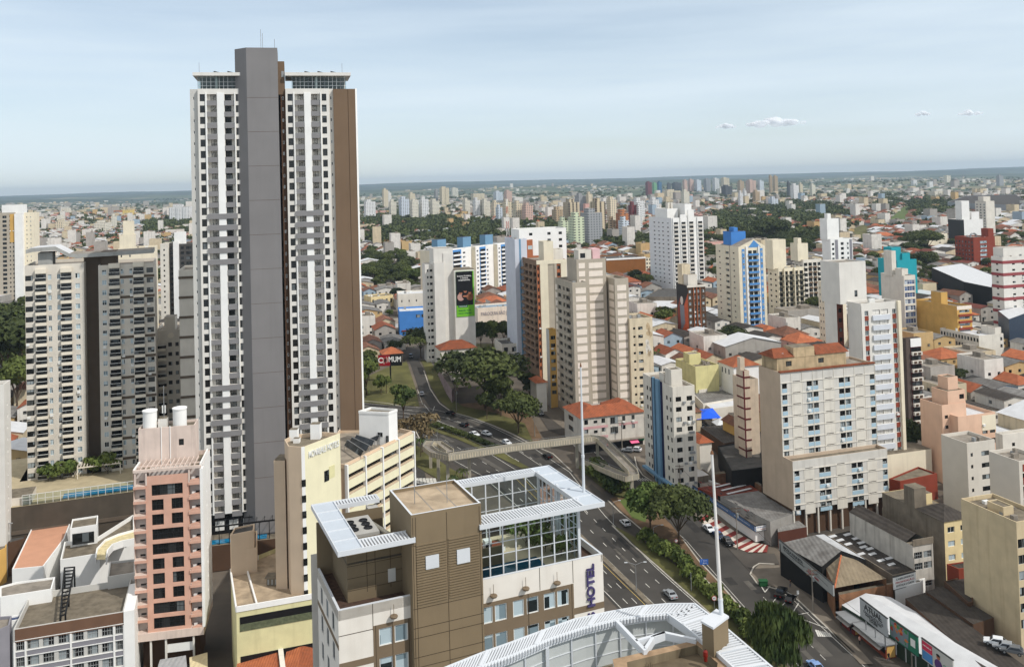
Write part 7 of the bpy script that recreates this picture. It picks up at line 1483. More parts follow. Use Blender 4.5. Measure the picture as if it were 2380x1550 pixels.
LBK('shed', 'white roofed depot behind the beige twin-winged tower', 'shed', [(-30, 668), (52, 660), (56, 678), (-20, 692)], 30, GP, WHITEROOF, par=.3); LBK('shed', 'grey curved depot roof with a pale gutter, beside the white roofed depot', 'shed', [(-30, 705), (54, 692), (57, 706), (-20, 722)], 26, GP, SHEETG, par=.3)
LBK('shed', 'ribbed pale roof between the twin-winged tower and the tallest tower', 'shed', [(358, 694), (416, 690), (417, 705), (358, 708)], 25, OFFW, SHEETG, par=.1); LBK('low_building', 'cream block lower down between the two big towers', 'building', [(360, 722), (417, 715), (417, 735), (376, 738)], 24, IVORY, CONC, par=.4)
sloped('house', 'orange tiled house at the bottom edge, between the yellow hotel and the brown hotel', 'house', [[(566, 1478, 8.5), (640, 1470, 8.8), (655, 1600, 6.2), (540, 1590, 6.2)]], OFFW, mats=[TILEO])
sloped('house', 'double orange tiled roof beside the white party wall at the bottom edge', 'house', [[(672, 1478, 8.2), (700, 1474, 8.6), (690, 1600, 6.6), (650, 1600, 6.4)], [(700, 1474, 8.6), (727, 1490, 7.6), (740, 1610, 6.0), (690, 1600, 6.6)]], OFFW, mats=[TILEO, TILE])
m = MB(); a, c = PZ(648, 1474, 9), PZ(664, 1600, 6.8); m.beam((0, 0, 0), c - a, .9, 1.6, OFFW); tag(m.build('party_wall', None, a), 'white party wall between the two orange tiled roofs at the bottom edge', 'wall')
sloped('shed', 'pale ribbed tin roof at the foot of the pink block', 'shed', [[(372, 1532, 4.6), (432, 1522, 4.6), (440, 1600, 4), (350, 1600, 4)]], OFFW, mats=[SHEETW])
sloped('shed', 'cream tin roof beside the pale ribbed one at the foot of the pink block', 'shed', [[(440, 1527, 4.8), (482, 1515, 4.8), (484, 1600, 4.2), (446, 1600, 4.2)]], OFFW, mats=[M_roof('cream_ribbed_sheet', (214, 200, 160), (188, 174, 140), .9)])
LBK('house', 'yellow-walled house corner at the frame edge below the dark podium', 'house', [(-30, 1262), (17, 1255), (14, 1272), (-30, 1292)], 9, OCHRE, OLDC, par=.3)
LBK('garage', 'dark garage roof with a white grilled gate below the dark podium', 'garage', [(20, 1222), (56, 1214), (60, 1250), (18, 1262)], 9, BROWND, TARM, par=.2)
m = MB(); [m.box(x, x + .12, 0, .1, 0, 3.4, FRW) for x in np.arange(0, 3.4, .55)]; m.box(0, 3.3, 0, .1, 3.3, 3.4, FRW); tag(m.build('gate', None, PZ(30, 1252, 7)), 'white grilled gate in front of the dark garage', 'gate')
for z in (3.5, 8.5): m = MB(); a, c = BT.W(-12, -22.1, z), BT.W(BT.xpx(320) + 22, -22.1, z); m.beam((0, 0, 0), c - a, .4, .9, TAUPE); o = m.build('ledge', BT.root); o.matrix_world = Matrix.Translation(a)
for u, v, l in ((186, 1222, 'lamp post standing before the dark podium wall'), (25, 1258, 'thin lamp post by the dark garage')):
 p = PZ(u, v, 9); m = MB(); m.bar((0, 0, -6), (0, 0, 4.5), .09, METALG, 6); m.box(-.5, .5, -.15, .15, 4.4, 4.6, FRA); tag(m.build('lamp_post', None, p), l, 'street lamp')
for i, (x, y) in enumerate(((3, 3), (8, 5), (13, 9), (17, 4))): m = MB(); m.lathe([(.02, 0), (.55, 0), (.7, .9), (.6, 1.0), (.02, 1.05)], MIDB if i % 2 else FRA, 12); tag(m.build('water_tank', None, SL.W(SL.xpx(1815) + x, y + 1, SL.h + (2.9 if y > 2 else .2) + .32)), ('blue' if i % 2 else 'grey') + (' barrel tank on the roof hut of the stilted slab, nearer its blank end' if i < 2 else ' barrel tank on the roof hut of the stilted slab, farther along'), 'water tank')
rnd = random.Random(9)
# ================================================================ FAR TOWERS
def M_far(name, col, win=(70, 72, 74), px=3.4, wx=.42, wz=.45, band=None):
 if name in MATS: return MATS[name]
 m = bpy.data.materials.new(name); m.use_nodes = True; n = m.node_tree; b = n.nodes['Principled BSDF']; b.inputs['Roughness'].default_value = .85
 tc = n.nodes.new('ShaderNodeTexCoord'); s = n.nodes.new('ShaderNodeSeparateXYZ'); n.links.new(tc.outputs['Object'], s.inputs[0])
 def mth(op, a, bb=None):
  k = n.nodes.new('ShaderNodeMath'); k.operation = op
  for i, x in enumerate((a, bb)):
   if x is None: continue
   if isinstance(x, (int, float)): k.inputs[i].default_value = x
   else: n.links.new(x, k.inputs[i])
  return k.outputs[0]
 u = mth('FRACT', mth('DIVIDE', mth('ADD', s.outputs[0], s.outputs[1]), px)); z = mth('FRACT', mth('DIVIDE', s.outputs[2], 2.9))
 f = mth('MULTIPLY', mth('LESS_THAN', u, wx), mth('LESS_THAN', z, wz))
 g = n.nodes.new('ShaderNodeNewGeometry'); sg = n.nodes.new('ShaderNodeSeparateXYZ'); n.links.new(g.outputs['Normal'], sg.inputs[0]); f = mth('MULTIPLY', f, mth('LESS_THAN', mth('ABSOLUTE', sg.outputs[2]), .5))
 mx = n.nodes.new('ShaderNodeMix'); mx.data_type = 'RGBA'; n.links.new(f, mx.inputs[0]); mx.inputs[6].default_value = rgb(*col); mx.inputs[7].default_value = rgb(*win); n.links.new(mx.outputs[2], b.inputs['Base Color'])
 MATS[name] = m; return m
FC = dict(W=('white', M_far('far_white', (228, 228, 226))), C=('cream', M_far('far_cream', (222, 208, 180))), I=('ivory', M_far('far_ivory', (226, 220, 202), px=2.6)), G=('grey', M_far('far_grey', (160, 162, 164))),
  S=('dark-striped beige', M_far('far_striped', (206, 190, 160), (58, 50, 46), 6.5, .4, .86)), B=('bluish white', M_far('far_bluish', (206, 214, 222), px=4)), P=('pale pink', M_far('far_pink', (212, 180, 164))), O=('orange-brown', M_far('far_orange', (182, 116, 72), px=5)),
  Y=('yellow', M_far('far_yellow', (232, 204, 120))), R=('dark red', M_far('far_red', (120, 52, 56), px=4)), N=('green', M_far('far_green', (120, 178, 130), px=4)), U=('blue', M_far('far_blue', (60, 110, 150), px=4)), D=('dark grey', M_far('far_dark', (84, 86, 90), px=4)), L=('pale green', M_far('far_pale_green', (206, 216, 184), px=5)), T=('tan', M_far('far_tan', (184, 160, 128), px=4)))
def far(tile, sc, x0, x1, y0, y1, c, where, share=.35, top=True, fw=1):
 ox, oy = 595.2 * tile[0], 387.4 * tile[1]; u0, u1, v0, v1 = ox + x0 / sc, ox + x1 / sc, oy + y0 / sc, oy + y1 / sc
 um = u0 + (u1 - u0) * share; P = G(um, v1 + 3); Y = P.y; a = math.radians(16 if tile[0] else 8); C0 = PT(um, v0, Y); h = C0.z - P.z + 4; k = Y / FPX
 wF = (u1 - um) * k / math.cos(a) * 1.03; wL = max(9, (um - u0) * k / max(.22, math.sin(a + math.atan2(C0.x, Y)))); wL = min(wL, 34)
 m = MB(); mt = FC[c][1]; m.box(0, wF, 0, wL, -4, h, mt, CONC)
 if top: m.box(wF * .15, wF * .6, wL * .2, wL * .8, h, h + 5, mt, CONC)
 if wF > 26:
  n = max(2, int(wF / 12))
  for i in range(n): m.box(wF * i / n + 1, wF * (i + .6) / n + 1, -1.2, 0, -4, h - 1, mt, CONC)
 o = m.build('apartment_tower', None, (C0.x, C0.y, P.z), a); tag(o, FC[c][0] + ' ' + where, 'apartment tower', 'distant apartment towers'); FOOT.append([tuple((Vector((C0.x, C0.y, 0)) + Matrix.Rotation(a, 3, 'Z') @ Vector((x, y, 0))).xy) for x, y in ((-2, -2), (wF + 2, -2), (wF + 2, wL + 2), (-2, wL + 2))])
B1, B2, B3, B0 = (1, 1), (2, 1), (3, 1), (0, 1)
for t, sc, x0, x1, y0, y1, c, w in (
 (B1, 4, 972, 1104, 345, 490, 'W', 'slab cluster just beyond the tallest tower, by the wood'), (B1, 4, 1162, 1225, 228, 375, 'C', 'tower, the tallest peak left of the pale cluster'), (B1, 4, 1212, 1254, 255, 370, 'W', 'narrow tower touching the tallest cream peak'),
 (B1, 4, 1225, 1300, 345, 480, 'I', 'block standing alone between two white clusters'), (B1, 4, 1308, 1420, 320, 490, 'B', 'broad slab in the pale cluster over the wood'), (B1, 4, 1405, 1475, 262, 330, 'C', 'tower top behind the broad bluish slab'), (B1, 4, 1420, 1505, 345, 505, 'I', 'slab next to the broad bluish one, lowest base'),
 (B1, 4, 1505, 1600, 325, 500, 'W', 'ribbed slab at the middle of the pale cluster'), (B1, 4, 1604, 1700, 340, 475, 'I', 'ribbed slab ending the pale cluster'), (B1, 4, 1655, 1690, 230, 340, 'G', 'shaded tower behind the pale cluster'), (B1, 4, 1684, 1790, 210, 345, 'C', 'striped tower high on the rise behind the cluster'), (B1, 4, 1795, 1875, 208, 270, 'I', 'small far blocks beyond the striped tower'),
 (B1, 4, 1918, 1988, 335, 470, 'I', 'slender tower, first of the trio over the trees'), (B1, 4, 2012, 2080, 330, 475, 'W', 'slender tower, second of the trio over the trees'), (B1, 4, 2084, 2175, 340, 475, 'I', 'wider tower, last of the trio over the trees'), (B1, 4, 2182, 2260, 355, 480, 'C', 'tower between the trio and the orange-edged pair'), (B1, 4, 2225, 2290, 402, 525, 'B', 'glazed-centre block in front of the cream pair'), (B1, 4, 2290, 2375, 350, 520, 'C', 'tower beside the radio mast'),
 (B1, 4, 2190, 2290, 248, 310, 'B', 'low colony of coloured flats on the far rise'), (B1, 4, 2300, 2378, 240, 330, 'P', 'low colony of flats beside the blue ones on the far rise'), (B1, 4, 1960, 2120, 262, 312, 'C', 'row of tiny flats on the far rise'),
 (B2, 2.305, 2, 55, 210, 305, 'C', 'tower ending the row near the radio mast'), (B2, 2.305, 50, 110, 222, 308, 'P', 'tower with orange edges near the radio mast'), (B2, 2.305, 212, 272, 245, 320, 'T', 'low tower in front of the dark-striped one'), (B2, 2.305, 272, 360, 205, 305, 'S', 'tower, the nearer to the radio mast'), (B2, 2.305, 335, 395, 165, 250, 'G', 'tower behind the dark-striped pair'), (B2, 2.305, 395, 430, 158, 250, 'C', 'slim tower behind the dark-striped pair'),
 (B2, 2.305, 415, 500, 205, 360, 'S', 'tower, the farther from the radio mast'), (B2, 2.305, 245, 300, 310, 412, 'L', 'block shaded behind the white-topped blue-grey tower'), (B2, 2.305, 300, 385, 290, 435, 'L', 'tower with sunlit cream front, beside the grey one'), (B2, 2.305, 365, 482, 268, 415, 'G', 'tower with white sunlit front among the central group'), (B2, 2.305, 505, 560, 190, 310, 'C', 'stepped tower behind the orange-brown one'), (B2, 2.305, 512, 555, 307, 388, 'T', 'blank block in shade by the orange-brown tower'), (B2, 2.305, 555, 626, 268, 390, 'O', 'tower, only one of its colour in the central group'),
 (B2, 2.305, 568, 628, 307, 394, 'B', 'low block at the foot of the orange-brown tower'), (B2, 2.305, 622, 668, 222, 345, 'R', 'striped tower beside the white ribbed one'), (B2, 2.305, 664, 695, 228, 345, 'W', 'ribbed tower touching the dark red one'), (B2, 2.305, 640, 710, 195, 285, 'W', 'tower behind the dark red one'), (B2, 2.305, 730, 788, 188, 260, 'W', 'block over the railway trees, alone'),
 (B2, 2.305, 713, 748, 90, 150, 'R', 'tower far off, first of the coloured three'), (B2, 2.305, 750, 776, 94, 148, 'N', 'tower far off, middle of the coloured three'), (B2, 2.305, 776, 801, 88, 144, 'U', 'tower far off, last of the coloured three'), (B2, 2.305, 828, 850, 96, 134, 'D', 'tower far off beside the coloured three'), (B2, 2.305, 850, 908, 92, 130, 'D', 'wide tower far off beside the coloured three'), (B2, 2.305, 912, 940, 78, 132, 'P', 'tower on the skyline, first of a pair'), (B2, 2.305, 943, 973, 75, 130, 'P', 'tower on the skyline, second of a pair'),
 (B2, 2.305, 976, 1014, 78, 130, 'B', 'tower on the skyline after the pink pair'), (B2, 2.305, 1024, 1064, 72, 126, 'G', 'tower on the skyline amid the long row'), (B2, 2.305, 1070, 1110, 70, 124, 'W', 'tower on the skyline amid the long row'), (B2, 2.305, 1114, 1164, 66, 110, 'C', 'tower ending the long skyline row'), (B2, 2.305, 1120, 1180, 112, 158, 'D', 'block below the long skyline row'), (B2, 2.305, 785, 905, 138, 172, 'C', 'low row of flats below the dark skyline towers'),
 (B2, 2.305, 903, 950, 142, 212, 'I', 'tower with dark glazed centre, alone amid low roofs'), (B2, 2.305, 1206, 1244, 84, 145, 'T', 'tower on the skyline, right of the long row'), (B2, 2.305, 1250, 1308, 80, 140, 'P', 'wide tower beside the tan skyline one'), (B2, 2.305, 1312, 1350, 82, 138, 'B', 'tower after the wide pink skyline one'), (B2, 2.305, 1211, 1237, 150, 217, 'W', 'twin tower, shorter of two amid low roofs'), (B2, 2.305, 1237, 1256, 138, 205, 'W', 'twin tower, taller of two amid low roofs'), (B2, 2.305, 1288, 1328, 143, 193, 'T', 'block near the white twin towers'),
 (B3, 2.305, 2, 22, 55, 135, 'T', 'far tower, first of the beige pair by the frame centre'), (B3, 2.305, 24, 52, 57, 135, 'T', 'far tower, second of the beige pair, wider'), (B3, 2.305, 102, 118, 92, 160, 'D', 'thin tower behind the white far one'), (B3, 2.305, 118, 165, 108, 182, 'W', 'far tower rising over the railway side trees'), (B3, 2.305, 162, 186, 100, 150, 'C', 'far tower behind the white one over the trees'), (B3, 2.305, 222, 254, 105, 155, 'I', 'lone far tower in the low roofs on the railway side'), (B3, 2.305, 0, 55, 182, 218, 'B', 'low slab amid trees by the railway'), (B3, 2.305, 1222, 1264, 55, 98, 'G', 'far pair of slabs near the dark hill wood'), (B3, 2.305, 765, 800, 76, 94, 'W', 'far low block beyond the station'), (B3, 2.305, 850, 886, 86, 106, 'W', 'far low block beyond the station, nearer the sheds'), (B3, 2.305, 940, 980, 52, 78, 'I', 'far block on the plain above the sheds'), (B3, 2.305, 860, 940, 140, 168, 'I', 'low school-like block beside the industrial shed'),
 (B0, 4, 1477, 1745, 395, 515, 'W', 'broad gridded slab left of the tallest tower'), (B0, 4, 1015, 1062, 480, 570, 'I', 'small tower in the low roofs behind the twin-winged tower'), (B0, 4, 555, 622, 402, 450, 'I', 'twin silos-like block far off on the plain'), (B0, 4, 1100, 1208, 420, 456, 'Y', 'long depot wall, brightest thing on the plain'), (B0, 4, 935, 1098, 425, 442, 'O', 'long low depot beside the bright yellow wall'), (B0, 4, 508, 560, 470, 515, 'I', 'low block near the wood on the plain'), (B0, 4, 820, 972, 548, 605, 'I', 'low flats with red eaves behind the twin-winged tower'), (B0, 4, 480, 580, 535, 600, 'C', 'gabled low block behind the twin-winged tower')):
 far(t, sc, x0, x1, y0, y1, c, w, top=(y1 - y0) / sc > 14)
# ================================================================ TREES
def M_leaf(name, c1, c2):
 m = bpy.data.materials.new(name); m.use_nodes = True; n = m.node_tree; b = n.nodes['Principled BSDF']; b.inputs['Roughness'].default_value = .75; b.inputs['Specular IOR Level'].default_value = .25
 g = n.nodes.new('ShaderNodeNewGeometry'); t = n.nodes.new('ShaderNodeTexNoise'); t.inputs['Scale'].default_value = .6; t.inputs['Detail'].default_value = 3; n.links.new(g.outputs['Position'], t.inputs[0]); t2 = n.nodes.new('ShaderNodeTexNoise'); t2.inputs['Scale'].default_value = .07; n.links.new(g.outputs['Position'], t2.inputs[0]); av = n.nodes.new('ShaderNodeMath'); av.operation = 'MULTIPLY_ADD'; n.links.new(t2.outputs[0], av.inputs[0]); av.inputs[1].default_value = 1.3; av.inputs[2].default_value = -.65; a2 = n.nodes.new('ShaderNodeMath'); n.links.new(t.outputs[0], a2.inputs[0]); n.links.new(av.outputs[0], a2.inputs[1]); t = a2
 oi = n.nodes.new('ShaderNodeObjectInfo'); ad = n.nodes.new('ShaderNodeMath'); ad.operation = 'MULTIPLY_ADD'; n.links.new(oi.outputs['Random'], ad.inputs[0]); ad.inputs[1].default_value = .5; n.links.new(t.outputs[0], ad.inputs[2])
 r = n.nodes.new('ShaderNodeMapRange'); r.inputs[1].default_value = .3; r.inputs[2].default_value = .95; n.links.new(ad.outputs[0], r.inputs[0]); mx = n.nodes.new('ShaderNodeMix'); mx.data_type = 'RGBA'; n.links.new(r.outputs[0], mx.inputs[0]); mx.inputs[6].default_value = rgb(*c1); mx.inputs[7].default_value = rgb(*c2); n.links.new(mx.outputs[2], b.inputs['Base Color']); return m
LEAFD = M_leaf('dark_leaves', (34, 45, 23), (76, 84, 40)); LEAFM = M_leaf('mid_green_leaves', (46, 62, 28), (90, 100, 46)); LEAFB = M_leaf('brown_leaves', (92, 80, 58), (116, 100, 70)); LEAFY = M_leaf('light_green_leaves', (66, 86, 38), (104, 114, 54)); BARK = M('bark', (88, 74, 60), .95, .2, 2)
def leafmesh(rnd, lobes, n, size, mat, droop=0.0):
 """crown of many small leaf faces gathered on uneven lobes"""
 N = n; R = np.random.RandomState(rnd); w_ = np.array([l[3] ** 2 for l in lobes]); idx = R.choice(len(lobes), N, p=w_ / w_.sum()); L = np.array(lobes)
 d = R.normal(size=(N, 3)); d /= np.linalg.norm(d, axis=1)[:, None]; d[:, 2] = np.where(d[:, 2] < -.35, -d[:, 2], d[:, 2]); rr = L[idx, 3] * (R.uniform(.45, 1.06, N) ** .6); c = L[idx, :3] + d * rr[:, None] * np.array([1, 1, .78])
 nrm = d + R.normal(scale=.55, size=(N, 3)); nrm /= np.linalg.norm(nrm, axis=1)[:, None]; a = np.cross(nrm, R.normal(size=(N, 3))); a /= np.linalg.norm(a, axis=1)[:, None]; b = np.cross(nrm, a); s = size * R.uniform(.55, 1.25, N)[:, None]
 if droop: a = np.tile(np.array([0, 0, -1.0]), (N, 1)) + R.normal(scale=.15, size=(N, 3)); b = np.cross(a, nrm); a *= droop
 V = np.stack([c - a * s - b * s * .3, c + b * s * .7, c + a * s, c - b * s * .7], 1).reshape(-1, 3)
 me = bpy.data.meshes.new('crown'); me.vertices.add(N * 4); me.vertices.foreach_set('co', V.ravel()); me.loops.add(N * 4); me.loops.foreach_set('vertex_index', np.arange(N * 4)); me.polygons.add(N); me.polygons.foreach_set('loop_start', np.arange(N) * 4); me.polygons.foreach_set('loop_total', np.full(N, 4)); me.materials.append(mat); me.update(calc_edges=True); return me
def tree_proto(seed, H, r, th, nl, mat, leaves=1500, size=.62, flat=.62, droop=0):
 rnd = random.Random(seed); lobes = []
 for i in range(nl):
  t = 6.283 * i / nl + rnd.uniform(-.4, .4); q = r * rnd.uniform(.25, .72); lobes.append((q * math.cos(t), q * math.sin(t), th + (H - th) * rnd.uniform(.25, .78), r * rnd.uniform(.28, .5)))
 lobes += [(0, 0, th + (H - th) * .72, r * .5), (rnd.uniform(-.3, .3) * r, rnd.uniform(-.3, .3) * r, th + (H - th) * .5, r * .52)]
 cm = leafmesh(seed, lobes, leaves, size, mat, droop); m = MB(); m.bar((0, 0, -.5), (0, 0, th + (H - th) * .3), .035 * H * .6, BARK, 7, .02 * H * .6)
 for l in lobes[:nl:2]: m.bar((0, 0, th * .8), (l[0] * .8, l[1] * .8, l[2]), .012 * H, BARK, 5, .004 * H)
 return (m.mesh('trunk'), cm, H)
TP = [tree_proto(1, 10, 5.2, 3, 9, LEAFD, 2400, .5), tree_proto(2, 11, 6.2, 3.2, 13, LEAFD, 4600, .42), tree_proto(3, 9, 5, 2.2, 8, LEAFM), tree_proto(4, 12, 5.4, 3.6, 10, LEAFM, 1700), tree_proto(5, 9, 4.2, 2.6, 7, LEAFB, 900, .42), tree_proto(6, 10, 7, 4.2, 14, LEAFD, 3000, .42), tree_proto(7, 3, 2.2, .4, 6, LEAFY, 420, .34), tree_proto(8, 2.6, 2.0, .3, 6, LEAFM, 420, .34), tree_proto(9, 11, 5.6, 2.0, 14, LEAFM, 7000, .3, droop=2.4), tree_proto(10, 10, 5.4, 2.6, 12, LEAFY, 4200, .4)]
NT = [0]; TREEPOS = []
def tree(p, H, k, label, group, name='tree', cat='tree', sx=1.0):
 t, c, h0 = TP[k]; s = H / h0; root = tag(empty(name, p, random.uniform(0, 6.28)), label, cat, group); root.scale = (s * sx, s * sx, s); obj('trunk', t, root); obj('crown', c, root); TREEPOS.append((p[0], p[1], 3.5 * s * sx)); return root
def tpx(u, v, hpx, k, label, group='street trees', sx=1.0, **kw): p = G(u, v); return tree(p, hpx * (p - EYE).length / FPX, k, label, group, sx=sx, **kw)
for u, v, h, k, sx, l in (
 (1512, 1236, 104, 9, 1.0, 'rounded light green tree on the island by the avenue, paired with a darker one'), (1578, 1266, 122, 1, 1.0, 'broad dark tree overhanging the street on the island, beside the light green one'), (1806, 1572, 140, 8, 1.0, 'drooping willow-like tree at the bottom of the picture by the road'),
 (1128, 950, 122, 5, 1.35, 'spreading umbrella-shaped tree over the ruined white rooms'), (1062, 905, 70, 5, 1.1, 'lower spreading tree beside the roofless white rooms'), (1165, 968, 92, 0, .9, 'dark tree on the bank above the avenue bend'), (1205, 1008, 92, 1, 1.05, 'large dark tree at the corner by the old side street'), (1132, 975, 62, 0, .8, 'small dark round tree on the avenue bank'), (1232, 930, 60, 0, .9, 'dark tree between the bank and the side street'),
 (938, 978, 80, 3, .95, 'mid green tree on the median by the hotel lift house'), (982, 1052, 88, 4, .95, 'bare brownish tree beside the footbridge ramp'), (935, 1040, 64, 4, 1.0, 'brown leafless tree half hidden behind the yellow hotel roof'), (852, 920, 86, 3, .9, 'tree touching the edge of the tallest tower, on the grass'), (858, 886, 56, 3, .9, 'mid green tree left of the black and red billboard'), (886, 918, 44, 2, .8, 'small young tree on the sloping lawn by the billboard'), (858, 868, 52, 0, 1.0, 'dark tree behind the lawn, next to the tallest tower'), (978, 832, 60, 5, 1.2, 'umbrella-shaped tree at the top of the sloping side street'),
 (1118, 808, 58, 0, .9, 'dark street tree below the parish hall, first of the row'), (1145, 806, 60, 2, .9, 'street tree below the parish hall, second of the row'), (1172, 806, 58, 0, .9, 'street tree below the parish hall, last of the row'), (1546, 752, 38, 0, 1.2, 'dark tree between the mural block and the tan panel tower'), (1702, 812, 52, 1, 1.3, 'broad dark tree below the blue gabled tower'), (2116, 1082, 92, 0, .8, 'dark tree squeezed behind the rust-striped tower and the peach block'), (1480, 668, 40, 0, 1.2, 'dark tree before the brown warehouse'),
 (20, 905, 150, 1, 1.1, 'large dark tree left of the twin-winged tower, at the frame edge'), (52, 850, 110, 3, 1.1, 'green tree against the twin-winged tower, upper one'), (40, 960, 110, 3, 1.0, 'green tree beside the cream block with tiny windows'), (5, 800, 80, 1, 1.2, 'dark tree high behind the frame-edge trees'), (1790, 570, 60, 1, 1.3, 'dark park tree behind the pale gridded tower'), (2155, 590, 50, 1, 1.3, 'dark tree beside the bus station roof')):
 tpx(u, v, h, k, l, sx=sx)
A, Bq = [(1500, 1262), (1560, 1300), (1610, 1345), (1660, 1392), (1715, 1450), (1760, 1500)], None
for i in range(26):
 t = i / 25 * 4.999; k = int(t); u = A[k][0] + (A[k + 1][0] - A[k][0]) * (t - k); v = A[k][1] + (A[k + 1][1] - A[k][1]) * (t - k)
 tpx(u + random.uniform(-6, 6), v + random.uniform(-4, 6), random.uniform(24, 38), 6 + i % 2, 'green shrub in the long planted strip beside the avenue', 'shrubs along the avenue strip', name='shrub', cat='shrub')
for i, (u, v) in enumerate(((1385, 1112), (1400, 1120), (1420, 1128), (1440, 1130), (1452, 1140), (1420, 1150), (1390, 1100))): tpx(u, v, 34, 7, 'dark shrub under the footbridge ramp end', 'shrubs under the footbridge ramp', name='shrub', cat='shrub')
for u0, v0, u1, v1, n, l in ((1006, 990, 1082, 1016, 14, 'clipped hedge on the avenue median, the farther piece'), (1094, 1020, 1158, 1048, 12, 'clipped hedge on the avenue median, the piece nearer the footbridge')):
 P0, P1 = G(u0, v0), G(u1, v1); lob = [((P1 - P0).x * t, (P1 - P0).y * t, .9 + ground(*(P0.lerp(P1, t)).xy) - P0.z, 1.3) for t in np.linspace(0, 1, n)]; o = obj('hedge', leafmesh(n, lob, 2200, .3, LEAFD), None, P0); tag(o, l, 'hedge')
def palm(u, v, hpx, label):
 p = G(u, v); H = hpx * (p - EYE).length / FPX; root = tag(empty('palm', p), label, 'palm', 'small palms'); m = MB(); m.bar((0, 0, 0), (.1, 0, H * .7), .16, BARK, 6, .11); m.build('trunk', root); m = MB()
 for i in range(16):
  t = 6.283 * i / 16 + random.uniform(-.2, .2); L = H * random.uniform(.36, .48); q = Vector((.1, 0, H * .7)); d = Vector((math.cos(t), math.sin(t), 0)); s = Vector((-d.y, d.x, 0)) * .22
  a, b, c = q + d * L * .45 + Vector((0, 0, L * .42)), q + d * L * .9 + Vector((0, 0, L * .2)), q + d * L * 1.1 - Vector((0, 0, L * .2)); m.poly([q, a + s, a - s], LEAFM); m.poly([a + s, b + s, b - s, a - s], LEAFM); m.poly([b + s, c, b - s], LEAFM)
 m.build('fronds', root)
palm(978, 1062, 46, 'palm beside the brown bare tree near the footbridge ramp'); palm(1075, 1128, 40, 'palm behind the hotel terrace screen'); palm(1052, 1138, 34, 'lower palm by the foot of the footbridge'); palm(898, 915, 34, 'small palm on the lawn below the billboard'); palm(2070, 660, 34, 'palm in front of the bus station, nearer the teal block'); palm(2100, 655, 36, 'palm in front of the bus station, nearer the trusses')
for i, (u, v) in enumerate(((112, 1118), (140, 1112), (165, 1108), (215, 1100))):
 P = BT.loc(PZ(u, v, BT.o.z + BT.zp)); q = BT.W(P.x, min(-.8, P.y), BT.zp); tree(q, 4.5, 7 if i % 2 else 6, 'small garden tree on the pool podium of the twin-winged tower', 'garden trees on the pool podium')
tree(BT.W(BT.xpx(245), -3, BT.zp), 6, 6, 'leafy bush by the pergola of the pool podium', 'garden trees on the pool podium')
hz = HT; x0_, x1_, y0_, y1_ = hz.gx
for i, (fx, fy) in enumerate(((.7, .6), (.86, .75), (.9, .2), (.8, .35))): tree(hz.W(x0_ + (x1_ - x0_) * fx, y0_ + (y1_ - y0_) * fy, hz.zd), (3.2, 2.4, 2.2, 2.6)[i], 6, 'potted plant on the glazed hotel terrace', 'potted plants on the hotel terrace', name='potted_plant', cat='plant')
# ================================================================ LOW HOUSES AND WOODS
WOODS = [[(838, 512), (930, 498), (1010, 505), (1130, 520), (1330, 515), (1440, 545), (1440, 572), (1330, 550), (1190, 562), (1085, 585), (1010, 572), (840, 568)], [(838, 604), (905, 598), (962, 640), (985, 672), (985, 700), (900, 690), (838, 680)], [(1380, 560), (1512, 556), (1512, 590), (1395, 588)],
 [(1630, 520), (1690, 492), (1800, 482), (1850, 470), (1905, 545), (1880, 600), (1790, 590), (1700, 560), (1640, 600)], [(1860, 480), (1905, 470), (1980, 505), (1940, 530), (1880, 520)], [(2015, 490), (2060, 462), (2098, 470), (2060, 500)], [(2106, 478), (2150, 462), (2235, 478), (2200, 505), (2125, 512)], [(2098, 560), (2125, 555), (2185, 625), (2140, 645), (2110, 600)], [(2230, 425), (2380, 420), (2380, 446), (2235, 452)], [(325, 522), (440, 512), (440, 548), (330, 545)], [(-40, 740), (57, 725), (57, 900), (-40, 900)], [(2120, 440), (2205, 436), (2210, 452), (2125, 458)], [(1640, 600), (1665, 590), (1665, 655), (1640, 650)]]
ROADPX = [AVL + AVR[::-1], STL + STR[::-1], [(925, 800), (1210, 830), (1210, 870), (985, 822), (1060, 960), (990, 960)], [(1340, 1040), (1270, 1000), (1215, 870), (1140, 825), (1205, 820), (1260, 880), (1285, 950), (1450, 1035)], [(925, 1000), (975, 1000), (1015, 1210), (925, 1250)], [(1600, 1190), (1760, 1270), (1830, 1290), (1830, 1350), (2060, 1560), (1950, 1560)], [(1430, 1030), (1480, 1020), (1620, 1180), (1590, 1180)]]
KEEP = [[(2055, 520), (2100, 478), (2122, 478), (2112, 520)], [(980, 830), (1060, 835), (1250, 900), (1260, 1030), (1100, 980), (1000, 930)], [(838, 850), (950, 830), (980, 950), (838, 950)], [(1090, 760), (1200, 760), (1200, 840), (1090, 820)], [(-60, 1150), (320, 1100), (620, 1200), (960, 1100), (960, 1700), (-60, 1700)]]
def free(x, y, r, woods=True):
 p = PX((x, y, ground(x, y)))
 for Z in ROADPX + KEEP + GREENZ + (WOODS if woods else []):
  if inpoly(p[0], p[1], Z): return False
 for b in Bld.ALL:
  if abs(b.o.x - x) < 80 and abs(b.o.y - y) < 80 and b.hit(x, y, r): return False
 for F_ in FOOTB:
  if F_[0] - r < x < F_[2] + r and F_[1] - r < y < F_[3] + r:
   if inpoly(x, y, F_[4]) or any(math.hypot(x - q[0], y - q[1]) < r for q in F_[4]) or min(math.hypot(x - (F_[0] + F_[2]) / 2, y - (F_[1] + F_[3]) / 2), 99) < r: return False
 return True
FOOTB = [(min(q[0] for q in P), min(q[1] for q in P), max(q[0] for q in P), max(q[1] for q in P), P) for P in FOOT]
